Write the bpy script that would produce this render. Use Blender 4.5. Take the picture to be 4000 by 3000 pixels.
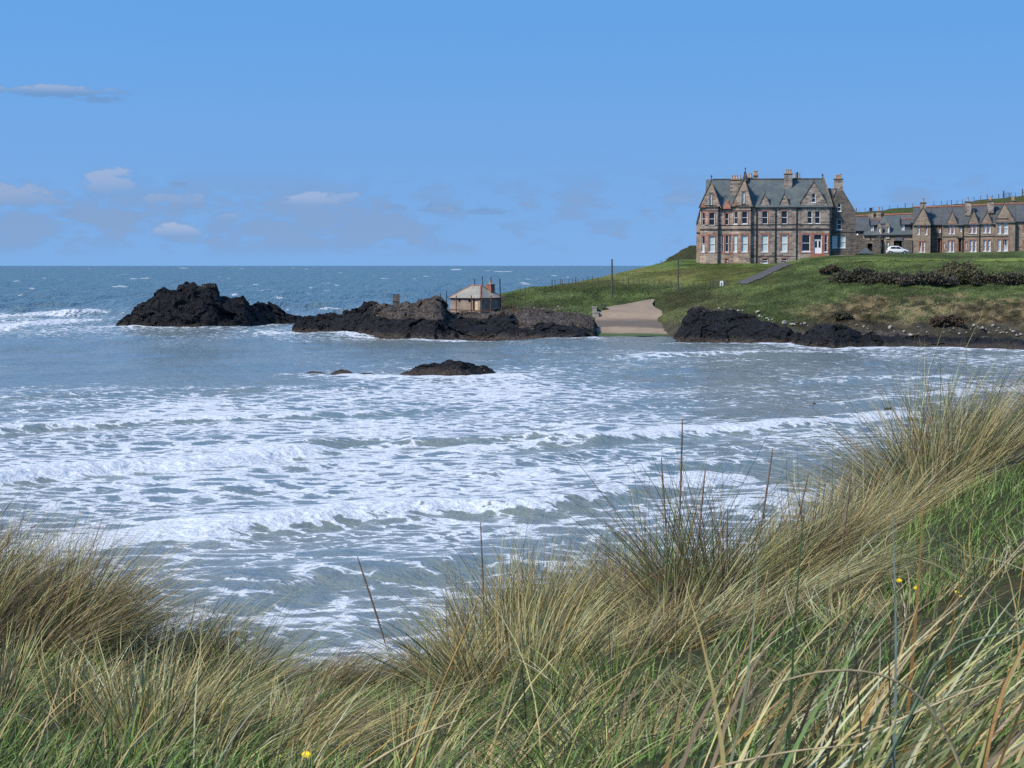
import bpy, math
import numpy as np
from mathutils import Vector, Matrix

for o in list(bpy.data.objects):
    bpy.data.objects.remove(o, do_unlink=True)
scene = bpy.context.scene
COL = scene.collection
rng = np.random.default_rng(11)
R = math.radians

# ------------------------------------------------------------------ camera
F = 8000.0            # focal length in pixels of the 4000 x 3000 photograph
H = 10.0              # eye height above the sea
PITCH = math.atan(463.0 / F)
cam = bpy.data.cameras.new('camera')
cam.sensor_width = 36.0
cam.lens = 36.0 * F / 4000.0
cam.clip_start = 0.1
cam.clip_end = 90000.0
cam.dof.use_dof = True
cam.dof.focus_distance = 90.0
cam.dof.aperture_fstop = 34.0
camo = bpy.data.objects.new('camera', cam)
COL.objects.link(camo)
camo.location = (0, 0, H)
camo.rotation_euler = (math.pi / 2 - PITCH, 0, 0)
scene.camera = camo

# ------------------------------------------------------------------ exposure
scene.view_settings.view_transform = 'Standard'
scene.view_settings.look = 'None'
scene.view_settings.gamma = 1.0
scene.view_settings.use_curve_mapping = False
scene.view_settings.exposure = 0.54
scene.cycles.max_bounces = 6
scene.cycles.diffuse_bounces = 3
scene.cycles.glossy_bounces = 3
scene.cycles.transmission_bounces = 3
scene.cycles.transparent_max_bounces = 6
scene.cycles.use_adaptive_sampling = True
scene.cycles.adaptive_threshold = 0.015
scene.cycles.use_denoising = False

# ------------------------------------------------------------------ sun
SUN_EL = R(44)
SUN_AZ = R(-127)       # compass style: 0 = +Y (view direction), positive to the right
sdir = Vector((math.sin(SUN_AZ) * math.cos(SUN_EL), math.cos(SUN_AZ) * math.cos(SUN_EL), math.sin(SUN_EL)))
sun = bpy.data.lights.new('sun', 'SUN')
sun.energy = 3.4
sun.angle = R(7)
sun.color = (1.0, 0.93, 0.82)
suno = bpy.data.objects.new('sun', sun)
COL.objects.link(suno)
suno.rotation_euler = (-sdir).to_track_quat('-Z', 'Y').to_euler()
suno.location = (-60, -60, 90)

# ------------------------------------------------------------------ node helper
class NT:
    def __init__(s, tree):
        s.t = tree; s.n = tree.nodes; s.l = tree.links
    def new(s, typ, **kw):
        n = s.n.new(typ)
        for k, v in kw.items():
            setattr(n, k, v)
        return n
    def put(s, sock, v):
        if v is None: return
        if isinstance(v, bpy.types.NodeSocket): s.l.new(v, sock)
        else: sock.default_value = v
    def m(s, op, a, b=None, c=None, clamp=False):
        n = s.n.new('ShaderNodeMath'); n.operation = op; n.use_clamp = clamp
        s.put(n.inputs[0], a); s.put(n.inputs[1], b); s.put(n.inputs[2], c)
        return n.outputs[0]
    def vm(s, op, a, b=None, sc=None):
        n = s.n.new('ShaderNodeVectorMath'); n.operation = op
        s.put(n.inputs[0], a); s.put(n.inputs[1], b)
        if sc is not None: s.put(n.inputs['Scale'], sc)
        return n.outputs[0]
    def mixc(s, f, a, b, blend='MIX'):
        n = s.n.new('ShaderNodeMix'); n.data_type = 'RGBA'; n.blend_type = blend
        s.put(n.inputs[0], f); s.put(n.inputs[6], a); s.put(n.inputs[7], b)
        return n.outputs[2]
    def noise(s, vec, scale, detail=3.0, rough=0.55, dist=0.0, dim='3D'):
        n = s.n.new('ShaderNodeTexNoise'); n.noise_dimensions = dim
        if vec is not None: s.l.new(vec, n.inputs['Vector'])
        n.inputs['Scale'].default_value = scale; n.inputs['Detail'].default_value = detail
        n.inputs['Roughness'].default_value = rough; n.inputs['Distortion'].default_value = dist
        return n
    def smooth(s, x, a, b, lo=0.0, hi=1.0):
        n = s.n.new('ShaderNodeMapRange'); n.interpolation_type = 'SMOOTHSTEP'
        s.put(n.inputs[0], x); s.put(n.inputs[1], a); s.put(n.inputs[2], b)
        s.put(n.inputs[3], lo); s.put(n.inputs[4], hi)
        return n.outputs[0]
    def ramp(s, x, stops):
        n = s.n.new('ShaderNodeValToRGB'); s.put(n.inputs[0], x)
        cr = n.color_ramp
        while len(cr.elements) < len(stops): cr.elements.new(0.5)
        for e, (p, c) in zip(cr.elements, stops):
            e.position = p; e.color = (c[0], c[1], c[2], 1.0)
        return n.outputs[0]
    def attr(s, name):
        n = s.n.new('ShaderNodeAttribute'); n.attribute_name = name
        return n

# ------------------------------------------------------------------ sky
world = bpy.data.worlds.new('World')
scene.world = world
world.use_nodes = True
W = NT(world.node_tree)
W.n.clear()
wout = W.new('ShaderNodeOutputWorld')
bg = W.new('ShaderNodeBackground')
bg.inputs[1].default_value = 0.15
W.l.new(bg.outputs[0], wout.inputs[0])
tc = W.new('ShaderNodeTexCoord')
gdir = tc.outputs['Generated']
sky = W.new('ShaderNodeTexSky')
sky.sky_type = 'NISHITA'
sky.sun_disc = False
sky.sun_elevation = SUN_EL
sky.sun_rotation = SUN_AZ
sky.altitude = 0
sky.air_density = 1.5
sky.dust_density = 0.0
sky.ozone_density = 3.0
lift = W.vm('ADD', gdir, (0, 0, 0.45))
W.l.new(lift, sky.inputs[0])
sep = W.new('ShaderNodeSeparateXYZ'); W.l.new(gdir, sep.inputs[0])
# clean sea air: deep blue that pales a little towards the horizon
skyc = W.mixc(1.0, sky.outputs[0], W.mixc(W.smooth(sep.outputs[2], 0.0, 0.15), (0.67, 0.80, 0.92, 1), (0.50, 0.84, 1.06, 1)), 'MULTIPLY')
az = W.m('ARCTAN2', sep.outputs[0], sep.outputs[1])
el = sep.outputs[2]
cloudvec = W.new('ShaderNodeCombineXYZ')
W.l.new(az, cloudvec.inputs[0]); W.l.new(W.m('MULTIPLY', el, 2.2), cloudvec.inputs[1])
cn = W.noise(cloudvec.outputs[0], 44.0, 8.0, 0.62)
cn2 = W.noise(cloudvec.outputs[0], 9.0, 3.0, 0.5)
# a band of small fair-weather clouds right round the horizon, thicker here and there
band = W.m('MULTIPLY', W.smooth(el, 0.002, 0.012), W.smooth(el, 0.026, 0.052, 1.0, 0.0))
gen = W.m('ADD', W.m('MULTIPLY', cn.outputs[0], 0.9), W.m('MULTIPLY', cn2.outputs[0], 0.75))
gen = W.m('MULTIPLY', W.smooth(gen, 0.76, 0.92, 0.0, 0.85), band)
CL = [(60, 800, 220, 60, .35, .95), (430, 745, 150, 60, .65, .75), (400, 850, 280, 52, .2, .95), (700, 912, 105, 36, .8, .75), (650, 905, 60, 22, .6, .6),
      (714, 728, 52, 15, .0, .9), (690, 800, 150, 52, .35, .9), (1240, 796, 150, 34, .7, .75), (1360, 782, 80, 30, .6, .7), (1180, 808, 70, 22, .4, .6), (1530, 812, 90, 22, .2, .8),
      (1700, 815, 110, 26, .25, .8), (1920, 828, 100, 17, .15, .7), (1440, 890, 110, 28, .3, .5), (910, 858, 80, 24, .4, .7),
      (1180, 888, 90, 26, .15, .6), (2380, 878, 110, 26, .15, .45), (2660, 795, 95, 22, .35, .5), (120, 376, 330, 22, .5, .9), (420, 408, 90, 14, .1, .8),
      (1650, 892, 120, 26, .2, .45), (2050, 880, 120, 26, .2, .4)]
total = gen
lit = W.m('MULTIPLY', gen, 0.15)
nz = W.m('MULTIPLY', W.m('SUBTRACT', cn.outputs[0], 0.5), 5.6)
for (px, py, rx, ry, br, op) in CL:
    u = W.m('MULTIPLY', W.m('SUBTRACT', az, (px - 2000) / F), F / (rx * 1.2))
    v = W.m('MULTIPLY', W.m('SUBTRACT', el, (1037 - py) / F), F / (ry * 1.2))
    d = W.m('ADD', W.m('MULTIPLY', u, u), W.m('MULTIPLY', v, v))
    k = W.smooth(W.m('ADD', W.m('SUBTRACT', 1.0 if rx > 300 else 0.70, d), nz), -0.10, 0.60, 0.0, op)
    total = W.m('MAXIMUM', total, k)
    if br > 0.3:
        lit = W.m('MAXIMUM', lit, W.m('MULTIPLY', k, W.smooth(v, -0.7, 0.75, 0.0, br)))
shade_c = W.mixc(0.16, skyc, (2.0, 2.3, 2.9, 1))
shade_c = W.mixc(1.0, shade_c, (0.77, 0.79, 0.80, 1), 'MULTIPLY')
lit_c = (2.35, 2.6, 3.35, 1)
cc = W.mixc(W.m('MULTIPLY', lit, 1.1, clamp=True), shade_c, lit_c)
final = W.mixc(W.m('MULTIPLY', total, 1.0, clamp=True), skyc, cc)
W.l.new(final, bg.inputs[0])

# ------------------------------------------------------------------ pixel -> place
CP, SP = math.cos(PITCH), math.sin(PITCH)
def P(px, py, Y):
    """the point at depth Y seen at pixel (px, py) of the photograph"""
    a = (np.asarray(px, float) - 2000) / F; b = (1500 - np.asarray(py, float)) / F
    t = np.asarray(Y, float) / (CP + b * SP)
    return a * t, np.asarray(Y, float) + 0 * t, H + t * (b * CP - SP)
def PV(px, py, Y):
    x, y, z = P(px, py, Y); return Vector((float(x), float(y), float(z)))
def proj(X, Y, Z):
    dz = np.asarray(Z, float) - H
    fw = Y * CP - dz * SP; up = Y * SP + dz * CP
    return 2000 + F * X / fw, 1500 - F * up / fw
def ywater(py):
    return F * H / (np.asarray(py, float) - 1037.0)

# ------------------------------------------------------------------ numpy noise
def _h(ix, iy, iz, seed):
    n = (ix.astype(np.int64) * 374761393 + iy.astype(np.int64) * 668265263 + iz.astype(np.int64) * 2147483647 + seed * 1274126177) & 0xFFFFFFFF
    n = ((n ^ (n >> 13)) * 1274126177) & 0xFFFFFFFF
    n = ((n ^ (n >> 16)) * 2246822519) & 0xFFFFFFFF
    n = n ^ (n >> 15)
    return (n & 0xFFFFFF) / float(0xFFFFFF)
def vnoise(x, y, z=None, seed=0):
    x = np.asarray(x, float); y = np.asarray(y, float)
    z = np.zeros_like(x) if z is None else np.asarray(z, float)
    ix, iy, iz = np.floor(x), np.floor(y), np.floor(z)
    fx, fy, fz = x - ix, y - iy, z - iz
    ux, uy, uz = fx * fx * (3 - 2 * fx), fy * fy * (3 - 2 * fy), fz * fz * (3 - 2 * fz)
    r = 0
    flat = not np.any(fz)
    for dx in (0, 1):
        wx = ux if dx else 1 - ux
        for dy in (0, 1):
            wy = uy if dy else 1 - uy
            for dz in ((0,) if flat else (0, 1)):
                wz = 1 if flat else (uz if dz else 1 - uz)
                r = r + wx * wy * wz * _h(ix + dx, iy + dy, iz + dz, seed)
    return r
def fbm(x, y, z=None, oct=4, seed=0, gain=0.5):
    a, s, t = 1.0, 0.0, 0.0
    for i in range(oct):
        k = 2.03 ** i
        s = s + a * vnoise(x * k + 17.3 * i, y * k + 9.1 * i, None if z is None else z * k, seed + i); t += a; a *= gain
    return s / t
def worley(x, y, z, seed=0):
    """nearest cell: distance and three random numbers of that cell"""
    ix, iy, iz = np.floor(x), np.floor(y), np.floor(z)
    best = np.full(x.shape, 9.0); r1 = np.zeros_like(x); r2 = np.zeros_like(x); r3 = np.zeros_like(x)
    for dx in (-1, 0, 1):
        for dy in (-1, 0, 1):
            for dz in (-1, 0, 1):
                cx, cy, cz = ix + dx, iy + dy, iz + dz
                a, b, c = _h(cx, cy, cz, seed), _h(cx, cy, cz, seed + 1), _h(cx, cy, cz, seed + 2)
                d = (cx + a - x) ** 2 + (cy + b - y) ** 2 + (cz + c - z) ** 2
                k = d < best
                best = np.where(k, d, best); r1 = np.where(k, a, r1); r2 = np.where(k, b, r2); r3 = np.where(k, c, r3)
    return np.sqrt(best), r1, r2, r3
def sstep(x, a, b):
    t = np.clip((x - a) / (b - a), 0, 1); return t * t * (3 - 2 * t)
def interp2(tabx, taby, tab, x, y):
    """bilinear lookup, tab[len(taby)][len(tabx)]"""
    tabx = np.asarray(tabx, float); taby = np.asarray(taby, float); tab = np.asarray(tab, float)
    x = np.clip(x, tabx[0], tabx[-1]); y = np.clip(y, taby[0], taby[-1])
    i = np.clip(np.searchsorted(tabx, x) - 1, 0, len(tabx) - 2); j = np.clip(np.searchsorted(taby, y) - 1, 0, len(taby) - 2)
    fx = (x - tabx[i]) / (tabx[i + 1] - tabx[i]); fy = (y - taby[j]) / (taby[j + 1] - taby[j])
    return (tab[j, i] * (1 - fx) + tab[j, i + 1] * fx) * (1 - fy) + (tab[j + 1, i] * (1 - fx) + tab[j + 1, i + 1] * fx) * fy

# ------------------------------------------------------------------ objects
def tag(o, label=None, cat=None, group=None, kind=None):
    if label: o['label'] = label
    if cat: o['category'] = cat
    if group: o['group'] = group
    if kind: o['kind'] = kind
    return o
def link(o, parent=None):
    COL.objects.link(o)
    if parent is not None: o.parent = parent
    return o
def empty(name, loc, rz=0.0):
    o = bpy.data.objects.new(name, None); o.empty_display_size = 0.5
    o.location = loc; o.rotation_euler = (0, 0, rz)
    return link(o)
def np_mesh(name, v, f, mat, parent=None, smooth=False, attrs=None, cols=None):
    """v (N,3); f (M,3|4); attrs {name: (N,) float}; cols {name: (N,3)}"""
    v = np.asarray(v, np.float32); f = np.asarray(f, np.int32)
    me = bpy.data.meshes.new(name)
    k = f.shape[1]
    me.vertices.add(len(v)); me.vertices.foreach_set('co', v.ravel())
    me.loops.add(f.size); me.loops.foreach_set('vertex_index', f.ravel())
    me.polygons.add(len(f)); me.polygons.foreach_set('loop_start', np.arange(0, f.size, k, dtype=np.int32))
    me.update(calc_edges=True)
    me.polygons.foreach_set('use_smooth', np.full(len(f), bool(smooth)))
    for n, a in (attrs or {}).items():
        at = me.attributes.new(n, 'FLOAT', 'POINT'); at.data.foreach_set('value', np.asarray(a, np.float32))
    for n, a in (cols or {}).items():
        at = me.attributes.new(n, 'FLOAT_COLOR', 'POINT')
        c = np.ones((len(v), 4), np.float32); c[:, :3] = a; at.data.foreach_set('color', c.ravel())
    me.materials.append(mat)
    o = bpy.data.objects.new(name, me)
    return link(o, parent)
def grid_faces(nu, nv):
    i = np.arange(nu - 1)[:, None] * nv + np.arange(nv - 1)[None, :]
    return np.stack([i, i + nv, i + nv + 1, i + 1], -1).reshape(-1, 4)

class MB:
    """collects simple shapes; build() links them as one mesh object"""
    def __init__(s): s.v = []; s.f = []
    def add(s, vs, fs):
        b = len(s.v); s.v += [tuple(p) for p in vs]; s.f += [tuple(b + i for i in f) for f in fs]; return s
    def box(s, x0, x1, y0, y1, z0, z1):
        v = [(x0, y0, z0), (x1, y0, z0), (x1, y1, z0), (x0, y1, z0), (x0, y0, z1), (x1, y0, z1), (x1, y1, z1), (x0, y1, z1)]
        return s.add(v, [(0, 3, 2, 1), (4, 5, 6, 7), (0, 1, 5, 4), (1, 2, 6, 5), (2, 3, 7, 6), (3, 0, 4, 7)])
    def tbox(s, x0, x1, y0, y1, z0, z1, t):
        """box tapering by t at the top"""
        v = [(x0, y0, z0), (x1, y0, z0), (x1, y1, z0), (x0, y1, z0), (x0 + t, y0 + t, z1), (x1 - t, y0 + t, z1), (x1 - t, y1 - t, z1), (x0 + t, y1 - t, z1)]
        return s.add(v, [(0, 3, 2, 1), (4, 5, 6, 7), (0, 1, 5, 4), (1, 2, 6, 5), (2, 3, 7, 6), (3, 0, 4, 7)])
    def prism(s, poly, off):
        """polygon (3-D points) extruded by vector off"""
        n = len(poly); off = Vector(off)
        a = [Vector(p) for p in poly]; b = [p + off for p in a]
        return s.add(a + b, [tuple(range(n - 1, -1, -1)), tuple(range(n, 2 * n))] + [(i, (i + 1) % n, n + (i + 1) % n, n + i) for i in range(n)])
    def tube(s, pts, rad, seg=6):
        pts = [Vector(p) for p in pts]
        rad = rad if isinstance(rad, (list, tuple)) else [rad] * len(pts)
        b = len(s.v)
        for i, p in enumerate(pts):
            d = (pts[min(i + 1, len(pts) - 1)] - pts[max(i - 1, 0)]).normalized()
            a = d.cross(Vector((0.31, 0.95, 0.05))).normalized(); c = d.cross(a)
            for k in range(seg):
                t = 2 * math.pi * k / seg
                s.v.append(tuple(p + (a * math.cos(t) + c * math.sin(t)) * rad[i]))
        for i in range(len(pts) - 1):
            for k in range(seg):
                s.f.append((b + i * seg + k, b + i * seg + (k + 1) % seg, b + (i + 1) * seg + (k + 1) % seg, b + (i + 1) * seg + k))
        s.f.append(tuple(b + k for k in range(seg - 1, -1, -1))); s.f.append(tuple(b + (len(pts) - 1) * seg + k for k in range(seg)))
        return s
    def lathe(s, c, prof, seg=10):
        """prof [(r, z)] round a vertical axis at c"""
        b = len(s.v)
        for r, z in prof:
            for k in range(seg):
                t = 2 * math.pi * k / seg
                s.v.append((c[0] + r * math.cos(t), c[1] + r * math.sin(t), c[2] + z))
        for i in range(len(prof) - 1):
            for k in range(seg):
                s.f.append((b + i * seg + k, b + i * seg + (k + 1) % seg, b + (i + 1) * seg + (k + 1) % seg, b + (i + 1) * seg + k))
        s.f.append(tuple(b + k for k in range(seg - 1, -1, -1))); s.f.append(tuple(b + (len(prof) - 1) * seg + k for k in range(seg)))
        return s
    def xform(s, M):
        s.v = [tuple(M @ Vector(p)) for p in s.v]; return s
    def build(s, name, mat, parent=None, smooth=False):
        me = bpy.data.meshes.new(name); me.from_pydata(s.v, [], s.f); me.update()
        if smooth: me.polygons.foreach_set('use_smooth', [True] * len(me.polygons))
        me.materials.append(mat)
        return link(bpy.data.objects.new(name, me), parent)

# ------------------------------------------------------------------ materials
def mat_new(name):
    m = bpy.data.materials.new(name); m.use_nodes = True
    T = NT(m.node_tree); b = T.n['Principled BSDF']
    return m, T, b
def geo_pos(T): return T.new('ShaderNodeNewGeometry').outputs['Position']
def plain(name, col, rough=0.7, var=0.15, scale=3.0, metal=0.0, spec=0.3, bump=0.0):
    m, T, b = mat_new(name)
    p = geo_pos(T)
    n = T.noise(p, scale, 4.0, 0.6)
    c = T.mixc(T.smooth(n.outputs[0], 0.3, 0.7), tuple(x * (1 - var) for x in col) + (1,), tuple(min(1, x * (1 + var)) for x in col) + (1,))
    T.l.new(c, b.inputs['Base Color'])
    b.inputs['Roughness'].default_value = rough; b.inputs['Metallic'].default_value = metal
    b.inputs['Specular IOR Level'].default_value = spec
    if bump:
        bn = T.new('ShaderNodeBump'); bn.inputs['Strength'].default_value = bump; bn.inputs['Distance'].default_value = 0.05
        T.l.new(n.outputs[0], bn.inputs['Height']); T.l.new(bn.outputs[0], b.inputs['Normal'])
    return m
def stone_mat(name, cols, sx=0.55, sz=0.28, mortar=0.5, grime=0.5):
    """squared rubble: staggered blocks, each with its own tone, plus streaks of grime"""
    m, T, b = mat_new(name)
    tcn = T.new('ShaderNodeTexCoord'); p = tcn.outputs['Object']
    w = T.noise(p, 0.9, 2.0)
    pw = T.vm('ADD', p, T.vm('SCALE', w.outputs[1], sc=0.18))
    sp = T.new('ShaderNodeSeparateXYZ'); T.l.new(pw, sp.inputs[0])
    hor = T.m('ADD', sp.outputs[0], sp.outputs[1])
    cb = T.new('ShaderNodeCombineXYZ'); T.l.new(hor, cb.inputs[0]); T.l.new(sp.outputs[2], cb.inputs[1])
    br = T.new('ShaderNodeTexBrick'); T.l.new(cb.outputs[0], br.inputs['Vector'])
    br.inputs['Scale'].default_value = 1.0; br.inputs['Brick Width'].default_value = sx; br.inputs['Row Height'].default_value = sz
    br.inputs['Mortar Size'].default_value = 0.03; br.inputs['Mortar Smooth'].default_value = 0.3; br.offset = 0.47
    br.inputs['Color1'].default_value = (0, 0, 0, 1); br.inputs['Color2'].default_value = (1, 1, 1, 1); br.inputs['Mortar'].default_value = (0.5, 0.5, 0.5, 1)
    bw = T.new('ShaderNodeRGBToBW'); T.l.new(br.outputs[0], bw.inputs[0])
    big = T.noise(p, 0.35, 3.0)
    x = T.m('ADD', T.m('MULTIPLY', bw.outputs[0], 0.85), T.m('MULTIPLY', T.m('SUBTRACT', big.outputs[0], 0.5), 0.9))
    x = T.m('ADD', x, 0.075)
    n = len(cols)
    c = T.ramp(x, [(i / (n - 1), k) for i, k in enumerate(cols)])
    c = T.mixc(T.m('MULTIPLY', br.outputs['Fac'], mortar), c, (0.34, 0.29, 0.235, 1))
    st = T.new('ShaderNodeMapping'); T.l.new(p, st.inputs[0]); st.inputs['Scale'].default_value = (1.6, 1.6, 0.18)
    g = T.noise(st.outputs[0], 1.0, 4.0, 0.65)
    c = T.mixc(T.smooth(g.outputs[0], 0.48, 0.75, 0.0, grime), c, (0.045, 0.04, 0.036, 1))
    T.l.new(c, b.inputs['Base Color'])
    b.inputs['Roughness'].default_value = 0.9; b.inputs['Specular IOR Level'].default_value = 0.15
    bn = T.new('ShaderNodeBump'); bn.inputs['Strength'].default_value = 0.6; bn.inputs['Distance'].default_value = 0.05
    T.l.new(T.m('SUBTRACT', T.m('MULTIPLY', bw.outputs[0], 0.6), br.outputs['Fac']), bn.inputs['Height']); T.l.new(bn.outputs[0], b.inputs['Normal'])
    return m
def slate_mat(name, a, bcol, lich, la=0.4):
    m, T, b = mat_new(name)
    tcn = T.new('ShaderNodeTexCoord'); p = tcn.outputs['Object']
    sp = T.new('ShaderNodeSeparateXYZ'); T.l.new(p, sp.inputs[0])
    cb = T.new('ShaderNodeCombineXYZ'); T.l.new(T.m('ADD', sp.outputs[0], T.m('MULTIPLY', sp.outputs[1], 0.6)), cb.inputs[0]); T.l.new(sp.outputs[2], cb.inputs[1])
    br = T.new('ShaderNodeTexBrick'); T.l.new(cb.outputs[0], br.inputs['Vector'])
    br.inputs['Scale'].default_value = 1.0; br.inputs['Brick Width'].default_value = 0.34; br.inputs['Row Height'].default_value = 0.22
    br.inputs['Mortar Size'].default_value = 0.012; br.inputs['Color1'].default_value = (0, 0, 0, 1); br.inputs['Color2'].default_value = (1, 1, 1, 1)
    br.inputs['Mortar'].default_value = (0, 0, 0, 1)
    n1 = T.noise(p, 0.5, 4.0, 0.6); n2 = T.noise(p, 2.2, 4.0, 0.6)
    bw = T.new('ShaderNodeRGBToBW'); T.l.new(br.outputs[0], bw.inputs[0])
    x = T.m('ADD', T.m('MULTIPLY', bw.outputs[0], 0.4), T.m('MULTIPLY', n2.outputs[0], 0.6))
    c = T.mixc(x, a + (1,), bcol + (1,))
    c = T.mixc(T.smooth(n1.outputs[0], 0.45, 0.68, 0.0, la), c, lich + (1,))
    T.l.new(c, b.inputs['Base Color']); b.inputs['Roughness'].default_value = 0.6; b.inputs['Specular IOR Level'].default_value = 0.4
    bn = T.new('ShaderNodeBump'); bn.inputs['Strength'].default_value = 0.5; bn.inputs['Distance'].default_value = 0.03
    T.l.new(x, bn.inputs['Height']); T.l.new(bn.outputs[0], b.inputs['Normal'])
    return m
def glass_mat(name, col, rough=0.08, tint=None):
    m, T, b = mat_new(name)
    n = T.noise(geo_pos(T), 0.8, 2.0)
    c = T.mixc(n.outputs[0], col + (1,), (tint or tuple(x * 1.5 for x in col)) + (1,))
    T.l.new(c, b.inputs['Base Color']); b.inputs['Roughness'].default_value = rough; b.inputs['Specular IOR Level'].default_value = 0.3
    return m
M = {}
M['wall'] = stone_mat('rubble_stone', [(0.14, 0.10, 0.08), (0.33, 0.24, 0.18), (0.45, 0.34, 0.25), (0.23, 0.165, 0.13), (0.52, 0.41, 0.31)], 0.8, 0.33, 0.35, 0.5)
M['wall_grey'] = stone_mat('grey_rubble_stone', [(0.07, 0.06, 0.054), (0.235, 0.19, 0.155), (0.37, 0.30, 0.24), (0.12, 0.10, 0.088), (0.47, 0.395, 0.315)], 0.75, 0.32, 0.5, 0.55)
M['wall_dark'] = stone_mat('dark_and_shaded_stone', [(0.05, 0.044, 0.04), (0.11, 0.093, 0.08), (0.15, 0.125, 0.105), (0.075, 0.066, 0.06), (0.19, 0.16, 0.13)], 0.8, 0.32, 0.25, 0.5)  # dark stone; on set back walls its tone also holds their shade
M['wall_tan'] = stone_mat('tan_sandstone', [(0.14, 0.105, 0.082), (0.27, 0.205, 0.15), (0.34, 0.26, 0.185), (0.20, 0.155, 0.118), (0.40, 0.315, 0.225)], 0.7, 0.3, 0.3, 0.4)
M['red'] = plain('red_sandstone', (0.30, 0.125, 0.085), 0.85, 0.3, 2.0, bump=0.3)
M['string'] = plain('weathered_string_course', (0.07, 0.058, 0.05), 0.9, 0.4, 1.5)
M['coping'] = plain('lichened_coping', (0.13, 0.10, 0.065), 0.9, 0.4, 1.2, bump=0.3)
M['slate'] = slate_mat('grey_slate', (0.045, 0.058, 0.062), (0.105, 0.125, 0.125), (0.15, 0.165, 0.14), 0.4)
M['slate_dark'] = slate_mat('dark_slate', (0.045, 0.049, 0.052), (0.10, 0.105, 0.108), (0.12, 0.12, 0.11), 0.3)
M['slate_brown'] = slate_mat('brown_slate', (0.075, 0.068, 0.062), (0.15, 0.135, 0.12), (0.17, 0.13, 0.08), 0.4)
M['slate_pale'] = slate_mat('pale_slate', (0.16, 0.15, 0.125), (0.36, 0.33, 0.265), (0.38, 0.32, 0.22), 0.7)
M['terra'] = plain('terracotta_ridge', (0.26, 0.115, 0.08), 0.8, 0.3, 2.5)
M['brick'] = stone_mat('red_brick', [(0.24, 0.075, 0.05), (0.30, 0.10, 0.065), (0.34, 0.125, 0.085)], 0.3, 0.1, 0.3, 0.3)
M['pot'] = plain('buff_chimney_pot', (0.42, 0.27, 0.16), 0.8, 0.25, 2.0)
M['white'] = plain('white_paint', (0.70, 0.70, 0.68), 0.5, 0.06, 2.0)
M['glass'] = glass_mat('dark_window_glass', (0.012, 0.014, 0.018), 0.3)
M['blind'] = glass_mat('window_glass_over_pale_blind', (0.42, 0.49, 0.46), 0.12, (0.50, 0.57, 0.54))
M['net'] = glass_mat('window_glass_over_white_curtain', (0.42, 0.46, 0.47), 0.12, (0.54, 0.58, 0.59))
M['iron'] = plain('black_iron', (0.018, 0.018, 0.02), 0.6, 0.3, 3.0)
M['rust'] = plain('rusty_iron', (0.12, 0.06, 0.04), 0.85, 0.4, 3.0)
M['wood'] = plain('weathered_timber', (0.085, 0.075, 0.065), 0.9, 0.35, 4.0)
M['render'] = plain('weathered_render', (0.26, 0.195, 0.15), 0.92, 0.22, 1.1, bump=0.2)
M['concrete'] = plain('weathered_concrete', (0.30, 0.27, 0.23), 0.9, 0.3, 1.0, bump=0.3)
M['board'] = plain('pale_plywood', (0.55, 0.40, 0.23), 0.8, 0.15, 2.0)
M['dark'] = plain('dark_opening', (0.012, 0.011, 0.010), 0.9, 0.3, 1.0)

# ================================================================== SEA
def px2s(px, py):
    """ground-plane point of a pixel on the sea"""
    Y = ywater(py); X = (np.asarray(px, float) - 2000) / F * (Y * CP + H * SP)
    return X, Y
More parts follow.
